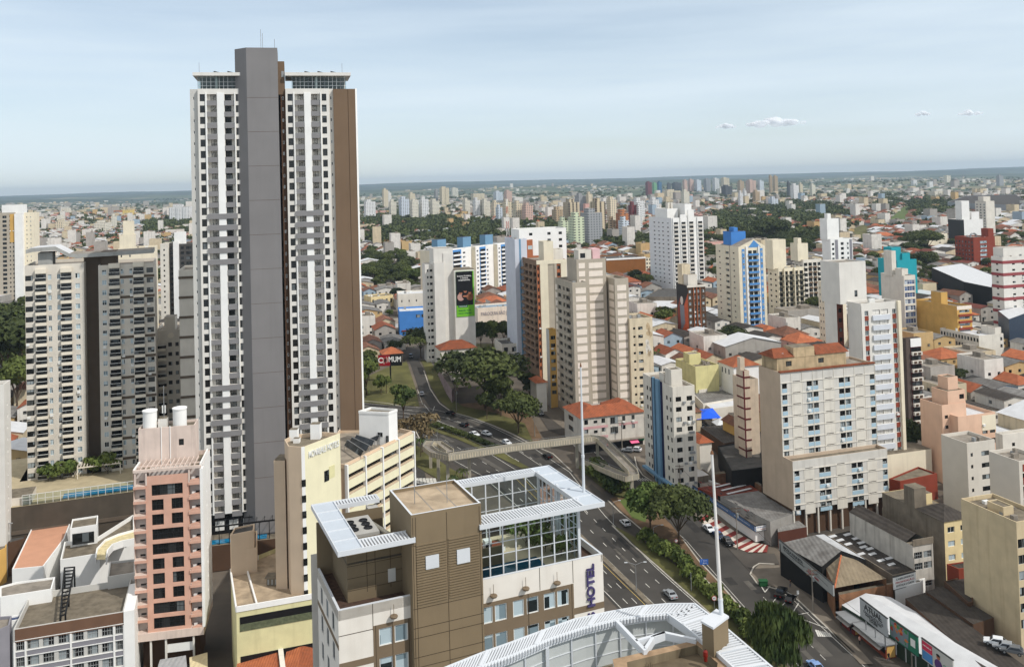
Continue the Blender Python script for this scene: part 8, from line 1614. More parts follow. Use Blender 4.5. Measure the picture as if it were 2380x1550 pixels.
area('grass', [(2058, 518), (2104, 478), (2118, 478), (2108, 520)], GRASSG, .3, ml=12); area('verge', [(1960, 545), (2010, 520), (2030, 530), (2000, 570)], GRASSB, .3, ml=12)
HW = [('white', M('house_white', (218, 213, 204), .9, .1, .4, .3)), ('cream', M('house_cream', (206, 190, 160), .9, .1, .4, .3)), ('grey', M('house_grey', (166, 160, 152), .9, .1, .4, .25)), ('ochre', M('house_ochre', (196, 166, 118), .9, .08, .4, .12)), ('pale blue', M('house_blue', (158, 176, 188), .9, .08, .4, .1)), ('pink', M('house_pink', (208, 164, 152), .9, .08, .4, .1))]
HR = [('terracotta tiled', TILE, 1), ('old clay tiled', TILE2, 1), ('orange tiled', TILEO, 1), ('grey sheet', SHEETG, 0), ('dark sheet', SHEETD, 0), ('white sheet', WHITEROOF, 0), ('flat concrete', CONC, 2), ('rusty sheet', SHEETR, 0)]
def house_shape(w, d, h, kind, hipd):
 wl, rf = MB(), MB(); wl.box(0, w, 0, d, -1.5, h, HW[0][1], HW[0][1])
 if kind == 2:
  for a in ((0, w, 0, .2), (0, w, d - .2, d), (0, .2, .2, d - .2), (w - .2, w, .2, d - .2)): wl.box(*a, h, h + .7, HW[0][1])
  rf.poly([(.2, .2, h + .05), (w - .2, .2, h + .05), (w - .2, d - .2, h + .05), (.2, d - .2, h + .05)], TILE); rf.box(w * .55, w * .8, d * .5, d * .8, h + .05, h + 1.8, TILE)
 elif hipd: hip(rf, 0, w, 0, d, h + .02, min(w, d) * .24, TILE, .5)
 else:
  r = w * (.24 if kind == 1 else .12); e = .45; m = w / 2; rf.poly([(-e, -e, h), (m, -e, h + r), (m, d + e, h + r), (-e, d + e, h)], TILE); rf.poly([(m, -e, h + r), (w + e, -e, h), (w + e, d + e, h), (m, d + e, h + r)], TILE)
  for y in (0, d): wl.poly([(0, y, h), (w, y, h), (m, y, h + r * .96)], HW[0][1])
 return wl, rf
ordn = ['', 'second ', 'third ', 'fourth ', 'fifth ', 'sixth ', 'seventh ', 'eighth ', 'ninth ', 'tenth ', 'eleventh ', 'twelfth ', 'thirteenth ', 'fourteenth ']
MARKS = [(1080, 690, 'the advertisement tower'), (1260, 740, 'the brick tower'), (1400, 780, 'the tan panel tower'), (1490, 830, 'the flaking white block'), (1568, 580, 'the twin-turreted tower'), (1605, 710, 'the mural block'), (1720, 660, 'the blue gabled tower'), (1840, 680, 'the olive balconied tower'), (1945, 620, 'the grey-striped tower'), (2045, 830, 'the rust-striped tower'), (2085, 620, 'the teal block'), (2190, 740, 'the ochre blank block'), (2260, 590, 'the rust-red office'), (2345, 660, 'the red-banded tower'), (2260, 790, 'the two-row white block'), (1555, 980, 'the navy-striped office'), (1640, 870, 'the yellow box hall'), (1720, 870, 'the orange-roofed hall'), (2215, 960, 'the peach block'), (2120, 880, 'the maroon block'), (1920, 1000, 'the stilted slab'), (955, 730, 'the vivid blue building'), (905, 838, 'the black and red billboard'), (1455, 620, 'the brown warehouse'), (1140, 735, 'the parish hall'), (1410, 1000, 'the old corner building'), (390, 630, 'the round-windowed tower'), (210, 800, 'the twin-winged tower'), (60, 580, 'the tan frame-edge tower'), (1100, 600, 'the blue-tanked flats'), (1230, 580, 'the blue-grey tower'), (2240, 520, 'the dark-sided white block'), (2235, 640, 'the bus station'), (2165, 555, 'the low cream station block'), (400, 500, 'the gridded white slab'), (1650, 950, 'the blue tarpaulin'), (2280, 465, 'the industrial shed'), (900, 580, 'the park wood'), (1450, 540, 'the central tower group')]
LCOUNT = {}
def place_label(p, what):
 u, v = PX(p); mu, mv, mn = min(MARKS, key=lambda m: math.hypot(m[0] - u, 1.4 * (m[1] - v))); dx, dy = u - mu, v - mv
 rel = ('below' if dy > 0 else 'above') if abs(dy) > abs(dx) else ('right of' if dx > 0 else 'left of'); k = (what, rel, mn); n = LCOUNT.get(k, 0); LCOUNT[k] = n + 1
 return '%s, %s%s %s' % (what, (ordn[min(n, 13)] + 'such ') if n else '', rel, mn)
rnd = random.Random(21); cells = []; ca, sa = math.cos(math.radians(16)), math.sin(math.radians(16))
Y0 = 215
pitch_y = 17.5
for r in range(0, 150):
 by = 140 + r * pitch_y + (6 if (r // 2) % 2 else 0); bx = -1500
 while bx < 2300:
  w = rnd.choice((8, 9, 10, 11, 13, 9, 10)); big = rnd.random()
  if big < .07: w = rnd.uniform(18, 30)
  x, y = bx * ca - by * sa, bx * sa + by * ca; street = int((bx + 1500) / 95) != int((bx + w + 9 + 1500) / 95); bx += w + rnd.uniform(.3, 1.6) + (8 if street else 0)
  if y < Y0 or y > 2500 or abs(x) > .62 * y + 40: continue
  cells.append((x, y, w, pitch_y - rnd.choice((.5, 1.5, 3, 4.5)) if r % 2 else pitch_y - rnd.uniform(2, 6)))
SC.view_layers[0].update(); dg = bpy.context.evaluated_depsgraph_get()
def seen(P):
 u, v = PX(P)
 if not (-30 < u < PW + 30 and v < PH + 60): return False
 d = (P - EYE); hit = SC.ray_cast(dg, EYE + d.normalized() * 2, d.normalized());
 return True if not hit[0] else ((hit[1] - EYE).length > d.length - 2.5 or hit[4].name.startswith('haze'))
bpy.data.objects['haze'].hide_viewport = True; SC.view_layers[0].update(); dg = bpy.context.evaluated_depsgraph_get()
MERGE = {'v': [], 'f': [], 'm': [], 'mats': []}; TREES = []; nind = 0
def merge_mb(mb, x, y, z, a, wall, roof):
 k = len(MERGE['v']); c, s = math.cos(a), math.sin(a); MERGE['v'] += [(x + px_ * c - py_ * s, y + px_ * s + py_ * c, z + pz_) for px_, py_, pz_ in mb.v]; mt = roof if mb.mats[0] is TILE else wall
 if mt not in MERGE['mats']: MERGE['mats'].append(mt)
 MERGE['f'] += [tuple(k + i for i in f) for f in mb.f]; MERGE['m'] += [MERGE['mats'].index(mt)] * len(mb.f)
cells.sort(key=lambda c: c[1]); WM = window_mesh('mid', 1.2, 1.1); DM = window_mesh('vent', .9, 2.0)
for (x, y, w, d) in cells:
 u, v = PX((x, y, ground(x, y)))
 if not (-120 < u < PW + 120): continue
 g = rnd.random(); cx, cy = x + (w * ca - d * sa) / 2, y + (w * sa + d * ca) / 2
 tn = math.sin(x / 90 + 2) * math.sin(y / 130 + x / 240); wd = any(inpoly(u, v, Z) for Z in WOODS) and (u < 100 or math.sin(x / 31 + y / 47) * math.sin(y / 38 - x / 60) < .38)
 if wd or g < (.05 if y < 600 else .25 + .3 * max(0, tn)):
  if free(cx, cy, 3, False): TREES.append((cx, cy, rnd.uniform(6, 13.5) * (1.1 if wd else .8), wd))
  if wd and rnd.random() < .8: TREES.append((cx + rnd.uniform(-7, 7), cy + rnd.uniform(-7, 7), rnd.uniform(7, 11), wd))
  continue
 if not (free(x, y, 3, False) and free(cx, cy, max(w, d) * .5, False) and free(x + w * ca - d * sa, y + w * sa + d * ca, 3, False)): continue
 e = rnd.random(); ri = rnd.choices(range(8), (6, 12, 7, 26, 18, 18, 10, 3) if w < 16 and x > 70 and y < 520 else (17, 24, 9, 16, 9, 16, 7, 3) if w < 16 else (2, 2, 3, 24, 14, 34, 12, 4))[0]; wi = rnd.choices(range(6), (38, 22, 16, 8, 6, 5))[0]; kind = HR[ri][2]
 h = rnd.choice((3.4, 3.6, 4.2, 6.2, 6.6)) if kind != 2 else rnd.choice((6.5, 9.5)); h = h + 1.5 if w > 16 else h; mid = y > 720 and rnd.random() < .05 and w < 14; kind, ri, h = (2, 6, rnd.choice((12, 15, 18, 24))) if mid else (kind, ri, h); a = math.radians(16 + rnd.choice((0, 0, 0, 2, -3))); z = ground(cx, cy); wl, rf = house_shape(w, d, h, kind, rnd.random() < .4 and kind == 1)
 top = Vector((cx, cy, z + h + 1)); vis = nind < 300 and (seen(top) or seen(Vector((x + 1, y + 1, z + h))) or seen(Vector((x + w * ca - 1, y + w * sa, z + h))))
 if not vis: merge_mb(wl, x, y, z, a, HW[wi][1], HR[ri][1]); merge_mb(rf, x, y, z, a, HW[wi][1], HR[ri][1]); continue
 nind += 1; kd = 'apartment_block' if mid else 'shed' if w > 16 else 'house'; root = empty(kd, (x, y, z), a); tag(root, place_label(top, '%s-walled %s with %s roof' % (HW[wi][0].replace(' ', '-'), 'flats' if mid else kd, HR[ri][0])), kd, 'low houses and sheds of the town')
 o = wl.build('wall', root); o.data.materials[0] = HW[wi][1]; o = rf.build('roof', root); o.data.materials[0] = HR[ri][1]
 if y < 700:
  for fl in range(1 if h < 5 else 2):
   for q in range(max(1, int(w / 4))): obj('window', WM, root, (w * (q + .5) / max(1, int(w / 4)) - .6, -.02, 1.1 + fl * 3 if fl or q else 1.1))
  for q in range(3): obj('window', WM, root, (-.02, d * (q + .6) / 3.2, 1.1 + (3 if h > 5 and q % 2 else 0)), -PI / 2)
  obj('door', DM, root, (w * .08, -.02, 0))
for i in range(5200):
 y = 2450 + 5600 * rnd.random() ** 1.7; x = rnd.uniform(-.62, .62) * y; dn = math.sin(x / 420 + 1) * math.cos(y / 520 + x / 900) + .35 * math.sin(x / 150 - y / 210)
 if dn < -.05: continue
 w, d, h = rnd.uniform(12, 30), rnd.uniform(12, 26), rnd.choice((4, 5, 6, 6, 9)) * (1 if rnd.random() < .955 else 3.5); wl = MB(); wl.box(0, w, 0, d, -3, h, HW[0][1]); rf = MB(); rf.poly([(0, 0, h + .1), (w, 0, h + .1), (w, d, h + .1), (0, d, h + .1)], TILE)
 z = ground(x, y) + (14 * math.sin(x / 700 + y / 500) * sstep(4000, 7000, y) if y > 4000 else 0); ri = rnd.choices((0, 1, 3, 5), (24, 36, 26, 14))[0]; merge_mb(wl, x, y, z, .28, HW[rnd.choice((0, 1, 2, 2))][1], HR[ri][1]); merge_mb(rf, x, y, z, .28, HW[0][1], HR[ri][1])
me = bpy.data.meshes.new('houses'); me.from_pydata(MERGE['v'], [], MERGE['f']); [me.materials.append(t) for t in MERGE['mats']]; me.polygons.foreach_set('material_index', MERGE['m']); me.update(); o = obj('houses', me); tag(o, 'far low houses and sheds spreading to the plain', None, None, 'stuff')
for i in range(5200):
 y = 2000 + 5800 * rnd.random() ** 1.5; x = rnd.uniform(-.62, .62) * y; dn = math.sin(x / 420 + 1) * math.cos(y / 520 + x / 900) + .35 * math.sin(x / 150 - y / 210)
 if dn > .25 and rnd.random() < .75: continue
 TREES.append((x, y, rnd.uniform(8, 14), True))
TREES.sort(key=lambda t: t[1]); nt_ = 0; FT = []
for (x, y, H, wd) in TREES:
 z = ground(x, y); P = Vector((x, y, z + H * .8)); u, v = PX(P)
 if not (-60 < u < PW + 60): continue
 if nt_ < 235 and y < 1500 and seen(P):
  nt_ += 1; tree((x, y, z), H, rnd.choice((0, 1, 1, 3, 0, 5)), *(('dense dark tree in the woods of the town park and railway', 'trees of the woods') if wd else (place_label(P, 'leafy tree among house roofs'), 'trees between the houses')), sx=1.15)
 else: FT.append((x, y, z, H))
R = np.random.RandomState(5); T = np.array(FT); NQ = 56; n = len(T); idx = np.repeat(np.arange(n), NQ); d = R.normal(size=(n * NQ, 3)); d /= np.linalg.norm(d, axis=1)[:, None]; d[:, 2] = np.abs(d[:, 2]) * .9 - .12; lobe = R.normal(scale=.32, size=(n * 6, 3)); li = idx * 6 + R.randint(0, 6, n * NQ)
rad = (T[idx, 3] * .52)[:, None]; c = T[idx, :3] + np.array([0, 0, 1]) * (T[idx, 3] * .48)[:, None] + (d * R.uniform(.55, 1, (n * NQ, 1)) + lobe[li] * np.array([1, 1, .6])) * rad; nr = d + R.normal(scale=.5, size=d.shape); nr /= np.linalg.norm(nr, axis=1)[:, None]; a = np.cross(nr, R.normal(size=d.shape)); a /= np.linalg.norm(a, axis=1)[:, None]; b = np.cross(nr, a); s = rad * R.uniform(.2, .42, (n * NQ, 1))
V = np.stack([c - a * s, c + b * s * .8, c + a * s, c - b * s * .8], 1).reshape(-1, 3); N = n * NQ; me = bpy.data.meshes.new('woods'); me.vertices.add(N * 4); me.vertices.foreach_set('co', V.ravel()); me.loops.add(N * 4); me.loops.foreach_set('vertex_index', np.arange(N * 4)); me.polygons.add(N); me.polygons.foreach_set('loop_start', np.arange(N) * 4); me.polygons.foreach_set('loop_total', np.full(N, 4)); me.materials.append(LEAFD); me.update(calc_edges=True)
o = obj('woods', me); tag(o, 'far woods and groves out to the hills', None, None, 'stuff')
bpy.data.objects['haze'].hide_viewport = False
# ================================================================ FOOTBRIDGE, CARS, STREET FURNITURE
def footbridge():
 root = tag(empty('footbridge', G(1190, 1085)), 'concrete footbridge with ribbed parapets and looping ramps across the avenue', 'footbridge'); O = root.location; CB = M('bridge_concrete', (168, 161, 145), .92, .12, .5, .3, dirt=(130, 116, 92))
 path = [(1046, 1050, 10.6), (1022, 1033, 11.8), (1000, 1030, 12.6), (993, 1040, 13.4), (1010, 1054, 14.2), (1042, 1062, 14.4), (1190, 1040, 14.4), (1376, 1018, 14.4), (1396, 1021, 14.2), (1470, 1096, 11), (1474, 1106, 10.6), (1462, 1111, 10.2), (1440, 1104, 9.6), (1363, 1071, 7.4)]
 P = [PZ(*p) - O for p in path]; dk, pr, rl = MB(), MB(), MB(); wd = 2.7; sides = []
 for i, p in enumerate(P):
  a = (P[min(i + 1, len(P) - 1)] - P[max(i - 1, 0)]); a.z = 0; a.normalize(); sides.append(Vector((-a.y, a.x, 0)) * (wd / 2))
 for i in range(len(P) - 1):
  p, q, s, t = P[i], P[i + 1], sides[i], sides[i + 1]; dn = Vector((0, 0, -.9 if 4 < i < 7 else -.5)); dk.poly([p - s, q - t, q + t, p + s], CONC); dk.poly([p - s + dn, q - t + dn, q + t + dn, p + s + dn], CB)
  for k in (-1, 1):
   pr.beam(p + s * k + Vector((0, 0, .75)), q + t * k + Vector((0, 0, .75)), .16, 1.5, CB); rl.beam(p + s * k + Vector((0, 0, 1.3)), q + t * k + Vector((0, 0, 1.3)), .06, .06, METALG); n = max(1, int((q - p).length / .8))
   for j in range(n): c = (p + s * k * 1.06).lerp(q + t * k * 1.06, j / n); pr.beam(c + Vector((0, 0, .72)), c + (q - p).normalized() * .16 + Vector((0, 0, .72)), .14, 1.3, STAIN); rl.bar(c + Vector((0, 0, .7)), c + Vector((0, 0, 1.3)), .025, METALG, 4)
 dk.build('deck', root); pr.build('parapet', root); rl.build('railing', root)
 for u, v, z in ((1018, 1056, 13.5), (1040, 1062, 13.5), (1090, 1055, 13.5), (1340, 1022, 13.5), (1388, 1022, 13.4), (1468, 1103, 10), (1400, 1086, 7.9), (1000, 1035, 12.2)):
  p = PZ(u, v, z) - O; m = MB(); g = ground(*(p + O).xy) - O.z - .3; m.box(p.x - .45, p.x + .45, p.y - .45, p.y + .45, g, p.z, CB); m.build('pillar', root)
footbridge()
CG = M('car_window', (16, 18, 22), .08, .05, spec=.6); TYRE = M('tyre', (20, 20, 20), .9); LAMPR = M('tail_lamp', (130, 20, 20), .3); LAMPW = M('head_lamp', (210, 214, 216), .2)
def car_proto(paint, kind):
 L, W, H = dict(hatch=(3.9, 1.72, 1.5), sedan=(4.4, 1.74, 1.46), pickup=(5.1, 1.85, 1.75))[kind]; S = dict(hatch=[(0, .45), (.02, .72), (.25, .88), (.27, .88), (.42, 1.42), (.82, 1.5), (.97, .95), (1, .8), (1, .4)], sedan=[(0, .45), (.02, .72), (.24, .86), (.27, .88), (.42, 1.38), (.70, 1.42), (.83, .98), (.99, .94), (1, .4)], pickup=[(0, .5), (.01, .95), (.22, 1.08), (.25, 1.1), (.36, 1.68), (.62, 1.72), (.66, 1.1), (.99, 1.08), (1, .5)])[kind]
 root = empty('car', (0, 0, 0)); m = MB(); k = .86; prof = [(x * L - L / 2, z) for x, z in S]; wf = lambda z: W / 2 * (1 if z < 1.0 else 1 - .22 * min(1, (z - 1.0) / .45))
 A = [(x, -wf(z), z) for x, z in prof]; B = [(x, wf(z), z) for x, z in prof]; n = len(A); sl = 2 + (0); lo = [i for i in range(n) if prof[i][1] < (1.0 if kind != 'pickup' else 1.15)]
 for i in range(n): j = (i + 1) % n; m.poly([A[i], A[j], B[j], B[i]], BLACK if i == n - 1 else paint)
 m.poly([A[i] for i in range(n)][::-1], paint); m.poly(B, paint); m.build('body', root); g = MB(); a0, a1, a2, a3 = 3, 4, 5, 6
 for p, q in ((3, 4), (5, 6)):
  u, v = (.12, .9); f = lambda i, j, t, s: tuple(A[i][c] + (A[j][c] - A[i][c]) * t + ((0, s, 0)[c]) for c in range(3)); off = Vector((-.02 if p == 3 else .02, 0, .02)); a, b = Vector(A[p]).lerp(Vector(A[q]), u), Vector(A[p]).lerp(Vector(A[q]), v); sh = Vector((0, .1, 0)); c, d = Vector((b.x, -b.y, b.z)), Vector((a.x, -a.y, a.z)); g.poly([a + sh + off, b + sh + off, c - sh + off, d - sh + off], CG)
 for s in (-1, 1):
  y = [abs(A[i][1]) + .012 for i in (3, 4, 5, 6)]; q = [Vector(A[i]) for i in (3, 4, 5, 6)]; c = sum(q, Vector()) / 4; g.poly([Vector((c.x + (p.x - c.x) * .86, s * (abs(p.y) + .015), c.z + (p.z - c.z) * .78)) for p in q], CG)
 g.build('window', root)
 for x in (-.31, .31):
  for s in (-1, 1): t = MB(); t.bar((x * L, s * (W / 2 - .2), .32), (x * L, s * (W / 2 + .01), .32), .32, TYRE, 12); w_ = t.build('wheel', root); t = MB(); t.bar((x * L, s * (W / 2), .32), (x * L, s * (W / 2 + .025), .32), .19, METALG, 8); t.build('rim', w_)
 for s in (-1, 1): t = MB(); t.box(L / 2 - .03, L / 2 + .02, s * W * .3 - .2, s * W * .3 + .2, .66, .84, LAMPR); t.build('tail_lamp', root); t = MB(); t.box(-L / 2 - .02, -L / 2 + .05, s * W * .3 - .2, s * W * .3 + .2, .58, .72, LAMPW); t.build('headlight', root)
 return root
PAINT = dict(white=M('car_white', (226, 228, 230), .25, .02, spec=.6), silver=M('car_silver', (170, 174, 178), .25, .03, spec=.6, metal=.3), black=M('car_black', (20, 21, 23), .2, .05, spec=.6), blue=M('car_blue', (46, 66, 110), .25, .05, spec=.6), light=M('car_light_blue', (130, 164, 214), .25, .03, spec=.6), grey=M('car_grey', (104, 106, 108), .25, .03, spec=.6))
PROT = {}
def car(u, v, heads, col, kind, label, group='cars on the avenue', z=None):
 """heads: a second traced point that the nose points to"""
 k = (col, kind); p = G(u, v) if z is None else PZ(u, v, z); q = G(*heads) if z is None else PZ(*heads, z); d = q - p
 if k not in PROT: PROT[k] = o = car_proto(PAINT[col], kind)
 else: o = copy_tree(PROT[k])
 if z is None: p.z += .12
 o.location = p; o.rotation_euler.z = math.atan2(d.y, d.x) + PI; tag(o, label, 'car', group)
for u, v, hd, c, k, l in ((1558, 1387, (1500, 1325), 'silver', 'sedan', 'silver car alone on the avenue, nearest the curved pergola'), (1453, 1220, (1425, 1190), 'white', 'hatch', 'white hatchback on the slip lane beside the light green tree'), (1178, 1033, (1210, 1052), 'white', 'hatch', 'white hatchback just above the footbridge, nearest to it'), (1131, 1012, (1165, 1026), 'white', 'hatch', 'white hatchback in the middle of the avenue bend'), (1103, 1013, (1135, 1030), 'white', 'sedan', 'white car partly behind the median hedge'), (1078, 991, (1045, 978), 'black', 'hatch', 'black hatchback on the bend beside the median'), (1045, 964, (1010, 955), 'black', 'sedan', 'black car entering from the sloping side street'), (980, 919, (970, 880), 'silver', 'hatch', 'silver car driving up the sloping side street'), (955, 831, (965, 860), 'black', 'hatch', 'black car at the top of the sloping side street'), (1272, 1064, (1240, 1040), 'black', 'sedan', 'black car under the footbridge span')): car(u, v, hd, c, k, l)
for u, v, hd, c, k, l in ((1648, 1234, (1680, 1264), 'white', 'sedan', 'white car parked by the striped pavement'), (1671, 1250, (1700, 1278), 'blue', 'sedan', 'dark blue car parked between the white car and the pickup'), (1690, 1264, (1720, 1290), 'black', 'pickup', 'black pickup parked at the end of the striped pavement'), (1815, 1384, (1830, 1360), 'black', 'pickup', 'black pickup in the bays before the sign shop'), (1838, 1398, (1852, 1378), 'black', 'hatch', 'black hatchback beside the pickup before the sign shop'), (1896, 1556, (1860, 1520), 'light', 'sedan', 'light blue car cut by the bottom of the picture'), (1257, 964, (1265, 980), 'grey', 'hatch', 'grey car in the old side street under the trees'), (1459, 1050, (1440, 1048), 'silver', 'hatch', 'silver car outside the shops of the old corner building'), (1477, 1049, (1460, 1046), 'white', 'hatch', 'white car outside the pink awning shop')): car(u, v, hd, c, k, l, 'cars parked at the kerb')
for u, v, c, l in ((2313, 1497, 'white', 'white car at the inner end of the brown car sheds'), (2334, 1508, 'silver', 'silver car between two others at the brown car sheds'), (2352, 1517, 'grey', 'grey car nearest the frame edge at the brown car sheds')): car(u, v, (u - 20, v - 4), c, 'hatch', l, 'cars in the car shed yard', 5.0)
for u, v, c, l in ((1632, 995, 'grey', 'grey car at the edge of the blue tarpaulin'), (1648, 1000, 'black', 'black car beside the white awning'), (1706, 1000, 'white', 'white car by the old clay-tiled house')): car(u, v, (u + 20, v + 8), c, 'hatch', l, 'cars in the tarpaulin yard', 8.0)
def lamp(u, v, top, arms, label):
 p = G(u, v); H = PT(top[0], top[1], p.y).z - p.z; root = tag(empty('street_lamp', p), label, 'street lamp', 'street lamps'); m = MB(); m.bar((0, 0, 0), (0, 0, H), .11, METALG, 7, .06); m.build('pole', root)
 for a in arms: m = MB(); d = Vector((a, 0, 0)); m.bar((0, 0, H), d * .6 + Vector((0, 0, H + .5)), .05, METALG, 5); m.bar(d * .6 + Vector((0, 0, H + .5)), d + Vector((0, 0, H + .6)), .05, METALG, 5); m.box(d.x - .35, d.x + .35, -.14, .14, H + .52, H + .66, LAMPW); m.build('lamp_arm', root)
lamp(1520, 1270, (1517, 1225), (2.2,), 'single-arm street lamp beside the island trees'); lamp(1479, 1374, (1476, 1312), (-2.2, 2.2), 'double-arm street lamp on the median strip'); lamp(1426, 1218, (1425, 1168), (1.8,), 'street lamp at the tip of the slip lane island'); lamp(1017, 1042, (1017, 998), (1.8,), 'street lamp rising behind the footbridge ramp'); lamp(1607, 1374, (1604, 1330), (), 'short bare post in the shrub strip'); lamp(1006, 848, (980, 835), (-1.8,), 'street lamp beside the sloping side street')
def upole(u, v, tv, label):
 p = G(u, v); H = PT(u - 4, tv, p.y).z - p.z; root = tag(empty('utility_pole', p), label, 'utility pole', 'utility poles'); m = MB(); m.bar((0, 0, 0), (0, 0, H), .17, CONC, 7, .1); m.build('pole', root); m = MB(); [m.box(-1.2, 1.2, -.06, .06, z, z + .12, BROWND) for z in (H - .4, H - 1.2)]; m.build('crossarm', root); m = MB(); m.bar((.3, 0, H - 2.6), (.3, 0, H - 1.6), .25, FRA, 8); m.build('transformer', root); return p + Vector((0, 0, H - .3))
t1 = upole(1890, 1422, 1322, 'utility pole on the pavement before the sign shop'); t2 = upole(1714, 1278, 1178, 'utility pole on the red and white striped pavement'); t3 = upole(1582, 1162, 1080, 'utility pole by the dark shop and the navy-striped office'); t4 = upole(2120, 1552, 1490, 'utility pole before the hoardings'); upole(1243, 1016, 945, 'utility pole at the corner of the old side street'); upole(1446, 1046, 975, 'utility pole outside the pink awning shop'); upole(1061, 957, 900, 'utility pole on the bank above the avenue')
for a, b, l in ((t4, t1, 'sagging overhead wire before the hoardings'), (t1, t2, 'sagging overhead wire crossing the island corner'), (t2, t3, 'sagging overhead wire along the striped pavement')):
 m = MB(); pts = [a.lerp(b, i / 10) - Vector((0, 0, 1.6 * math.sin(PI * i / 10))) - a for i in range(11)]; [m.bar(p, q, .03, BLACK, 4) for p, q in zip(pts, pts[1:])]; tag(m.build('overhead_wire', None, a), l, 'wire', 'overhead wires')
def sign(u, v, hpx, w, h, mat, label, rnd_=False, lines=()):
 p = G(u, v); H = hpx * (p - EYE).length / FPX; root = tag(empty('traffic_sign', p), label, 'traffic sign', 'traffic signs'); m = MB(); m.bar((0, 0, 0), (0, 0, H), .05, METALG, 6); m.build('post', root); m = MB()
 if rnd_: m.bar((0, -.06, H), (0, -.1, H), w, REDT, 16); m.bar((0, -.1, H), (0, -.12, H), w * .78, WHITEW, 16)
 else: m.box(-w / 2, w / 2, -.1, -.06, H - h, H, mat)
 m.build('plate', root); [text('lettering', t, s, WHITEW if not rnd_ else DKT, root, (0, -.13, H + dz), depth=.005) for t, s, dz in lines]
sign(1637, 1328, 26, 2.0, 1.3, M('sign_blue', (40, 96, 176), .5), 'blue direction sign at the edge of the bare island', lines=(('← Centro', .36, -.35), ('↑ Bairro', .36, -.9))); sign(1661, 1424, 30, .55, 0, None, 'round speed limit sign in the shrub strip', True, (('60', .55, 0),)); sign(1572, 1278, 20, .45, 0, None, 'round no-parking sign below the dark island tree', True, (('E', .5, 0),)); sign(1855, 1402, 26, .5, .8, WHITEW, 'small white plate sign before the sign shop')
m = MB(); p = G(1774, 1362); m.prism([(-.9, -.6), (.9, -.6), (.9, .6), (-.9, .6)], .25, 1.3, M('bin_green', (30, 84, 46), .6, .1), BLACK); m.prism([(-1, -.7), (1, -.7), (1, .7), (-1, .7)], 1.3, 1.42, M('bin_green', (30, 84, 46))); [m.bar((x, y, 0), (x, y, .28), .1, TYRE, 6) for x in (-.7, .7) for y in (-.45, .45)]; tag(m.build('waste_container', None, p), 'green wheeled waste container on the rounded pavement corner', 'bin')
p = G(908, 890); H0, H1 = PT(908, 850, p.y).z, PT(908, 824, p.y).z; wB = 55 * p.y / FPX; root = tag(empty('billboard', p), 'black and red billboard with big white lettering on a single post above the lawn', 'billboard'); m = MB(); m.bar((0, .2, 0), (0, .2, H1 - p.z - .5), .3, BLACK, 10); m.build('post', root); m = MB(); m.box(-wB / 2, wB / 2, -.2, .1, H0 - p.z, H1 - p.z, BLACK); m.box(-wB / 2, 0, -.22, -.201, H0 - p.z + .1, H1 - p.z - .1, M('billboard_red', (150, 22, 34), .5, .1)); m.build('panel', root); zc = (H0 + H1) / 2 - p.z; text('lettering', 'C', 3, WHITEW, root, (-wB * .4, -.25, zc), depth=.02, bold=.08); text('lettering', 'MUM', 3, WHITEW, root, (wB * .2, -.25, zc + .3), depth=.02, width=wB * .52, bold=.08); m = MB(); [m.poly([(-wB * .2 + q * .55 + .55 * math.cos(t), -.24, zc + .2 * q + 1.3 * math.sin(t)) for t in np.arange(0, 6.2, .6)], (REDT, SHIRT2)[q % 2]) for q in (-1, 0, 1)]; m.build('emblem', root)
p = G(932, 812); root = tag(empty('billboard', p, .2), 'small white and purple billboard on legs beside the umbrella-shaped tree', 'billboard'); m = MB(); m.box(-4, 4, -.1, .1, 2.2, 5.2, OFFW); m.box(-3.6, 3.6, -.13, -.1, 2.5, 4.9, M('poster_purple', (92, 60, 116))); m.build('panel', root); m = MB(); [m.bar((x, .1, 0), (x, .1, 2.2), .1, METALG, 5) for x in (-3, 3)]; m.build('post', root)
p = G(1184, 705); HH = PT(1184, 462, p.y).z - p.z; root = tag(empty('radio_mast', p), 'red and white lattice radio mast behind the blue-tanked flats', 'mast'); m = MB(); n = 14; RM, WM2 = M('mast_red', (176, 58, 48), .7), WHITEW
for i in range(n):
 z0, z1 = HH * i / n, HH * (i + 1) / n; r0, r1 = 2.2 - 1.7 * i / n, 2.2 - 1.7 * (i + 1) / n; mt = (RM, WM2)[i % 2]
 for k in range(3): a, b = 2.09 * k, 2.09 * (k + 1); A0, A1, B0_ = (r0 * math.cos(a), r0 * math.sin(a), z0), (r1 * math.cos(a), r1 * math.sin(a), z1), (r1 * math.cos(b), r1 * math.sin(b), z1); m.bar(A0, A1, .16, mt, 4); m.bar(A0, B0_, .1, mt, 4)
m.build('lattice', root)
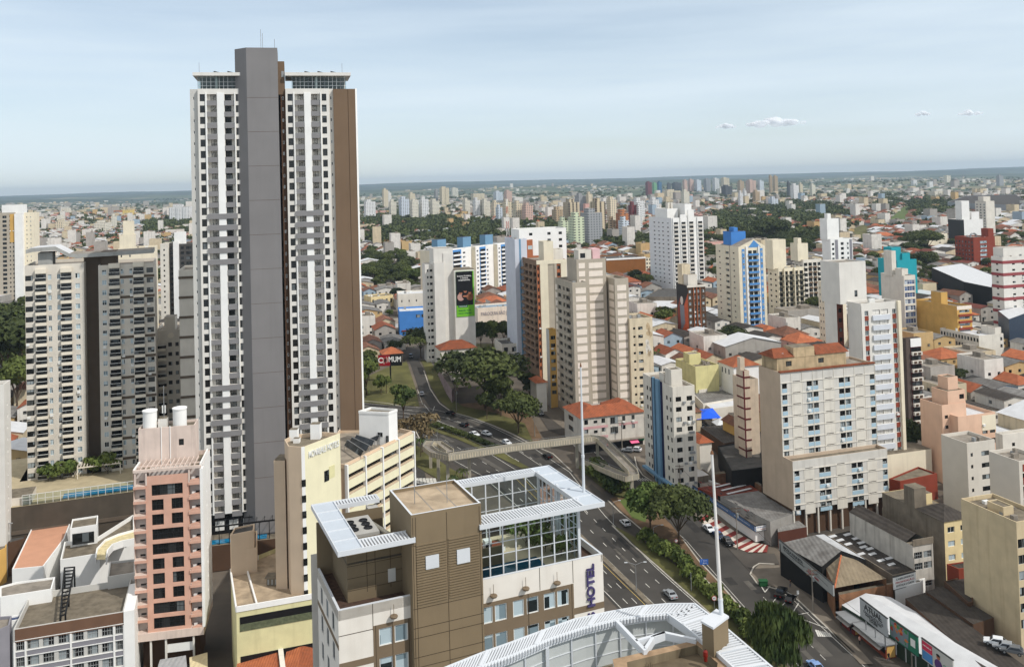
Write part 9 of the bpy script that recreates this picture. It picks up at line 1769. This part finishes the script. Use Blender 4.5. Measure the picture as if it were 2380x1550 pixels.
def figure(name, shirt, trousers):
 J = [(0, 0, .95), (0, 0, 1.2), (0, 0, 1.42), (0, 0, 1.52), (0, .01, 1.66), (.1, 0, .88), (.12, -.04, .5), (.12, .02, .08), (-.1, 0, .88), (-.12, .1, .5), (-.12, .14, .08), (.2, 0, 1.4), (.25, .04, 1.13), (.24, -.08, .9), (-.2, 0, 1.4), (-.25, .0, 1.13), (-.24, .1, .9), (.12, -.1, .03), (-.12, .02, .03)]; E = [(0, 1), (1, 2), (2, 3), (3, 4), (0, 5), (5, 6), (6, 7), (0, 8), (8, 9), (9, 10), (2, 11), (11, 12), (12, 13), (2, 14), (14, 15), (15, 16), (7, 17), (10, 18)]; Rr = [.15, .14, .16, .06, .10, .1, .07, .045, .1, .07, .045, .065, .05, .035, .065, .05, .035, .04, .04]
 me = bpy.data.meshes.new('person'); me.from_pydata(J, E, []); o = obj('person', me); md = o.modifiers.new('s', 'SKIN'); [setattr(v, 'radius', (r, r)) for v, r in zip(me.skin_vertices[0].data, Rr)]; me.skin_vertices[0].data[0].use_root = True; o.modifiers.new('d', 'SUBSURF').levels = 1; o.modifiers['d'].render_levels = 1
 dg_ = bpy.context.evaluated_depsgraph_get(); nm = bpy.data.meshes.new_from_object(o.evaluated_get(dg_)); nm.materials.clear(); [nm.materials.append(x) for x in (shirt, trousers, SKIN, ADK)]
 for f in nm.polygons: z = f.center.z; x = abs(f.center.x); f.material_index = 3 if z > 1.66 else 2 if z > 1.47 or (x > .19 and z < 1.14 and z > .8) else 0 if z > .93 else 1; f.use_smooth = True
 bpy.data.objects.remove(o); return nm
F1, F2 = figure('a', SHIRT2, ADK), figure('b', ADK, M('jeans', (52, 62, 88), .9))
for i, (u, v, z, l) in enumerate(((1412, 1043, 13.2, 'person in a reddish top walking down the footbridge ramp'), (1837, 1366, None, 'person in dark clothes standing by the wall of the sign shop'), (1955, 1456, None, 'person in dark clothes at the red snack kiosk counter'), (1977, 1474, None, 'person in a pale top waiting between the two kiosks'), (1998, 1500, None, 'person in dark clothes walking past the long kiosk'), (2066, 1538, None, 'person in a pale top near the green end of the kiosks'), (1511, 1094, None, 'person in a pale top crossing by the navy-striped office'))): p = G(u, v) if z is None else PZ(u, v, z); p.z += .22 if z is None else 0; tag(obj('person', (F1, F2)[i % 2 if i else 0], None, p, i * 1.3), l, 'person')
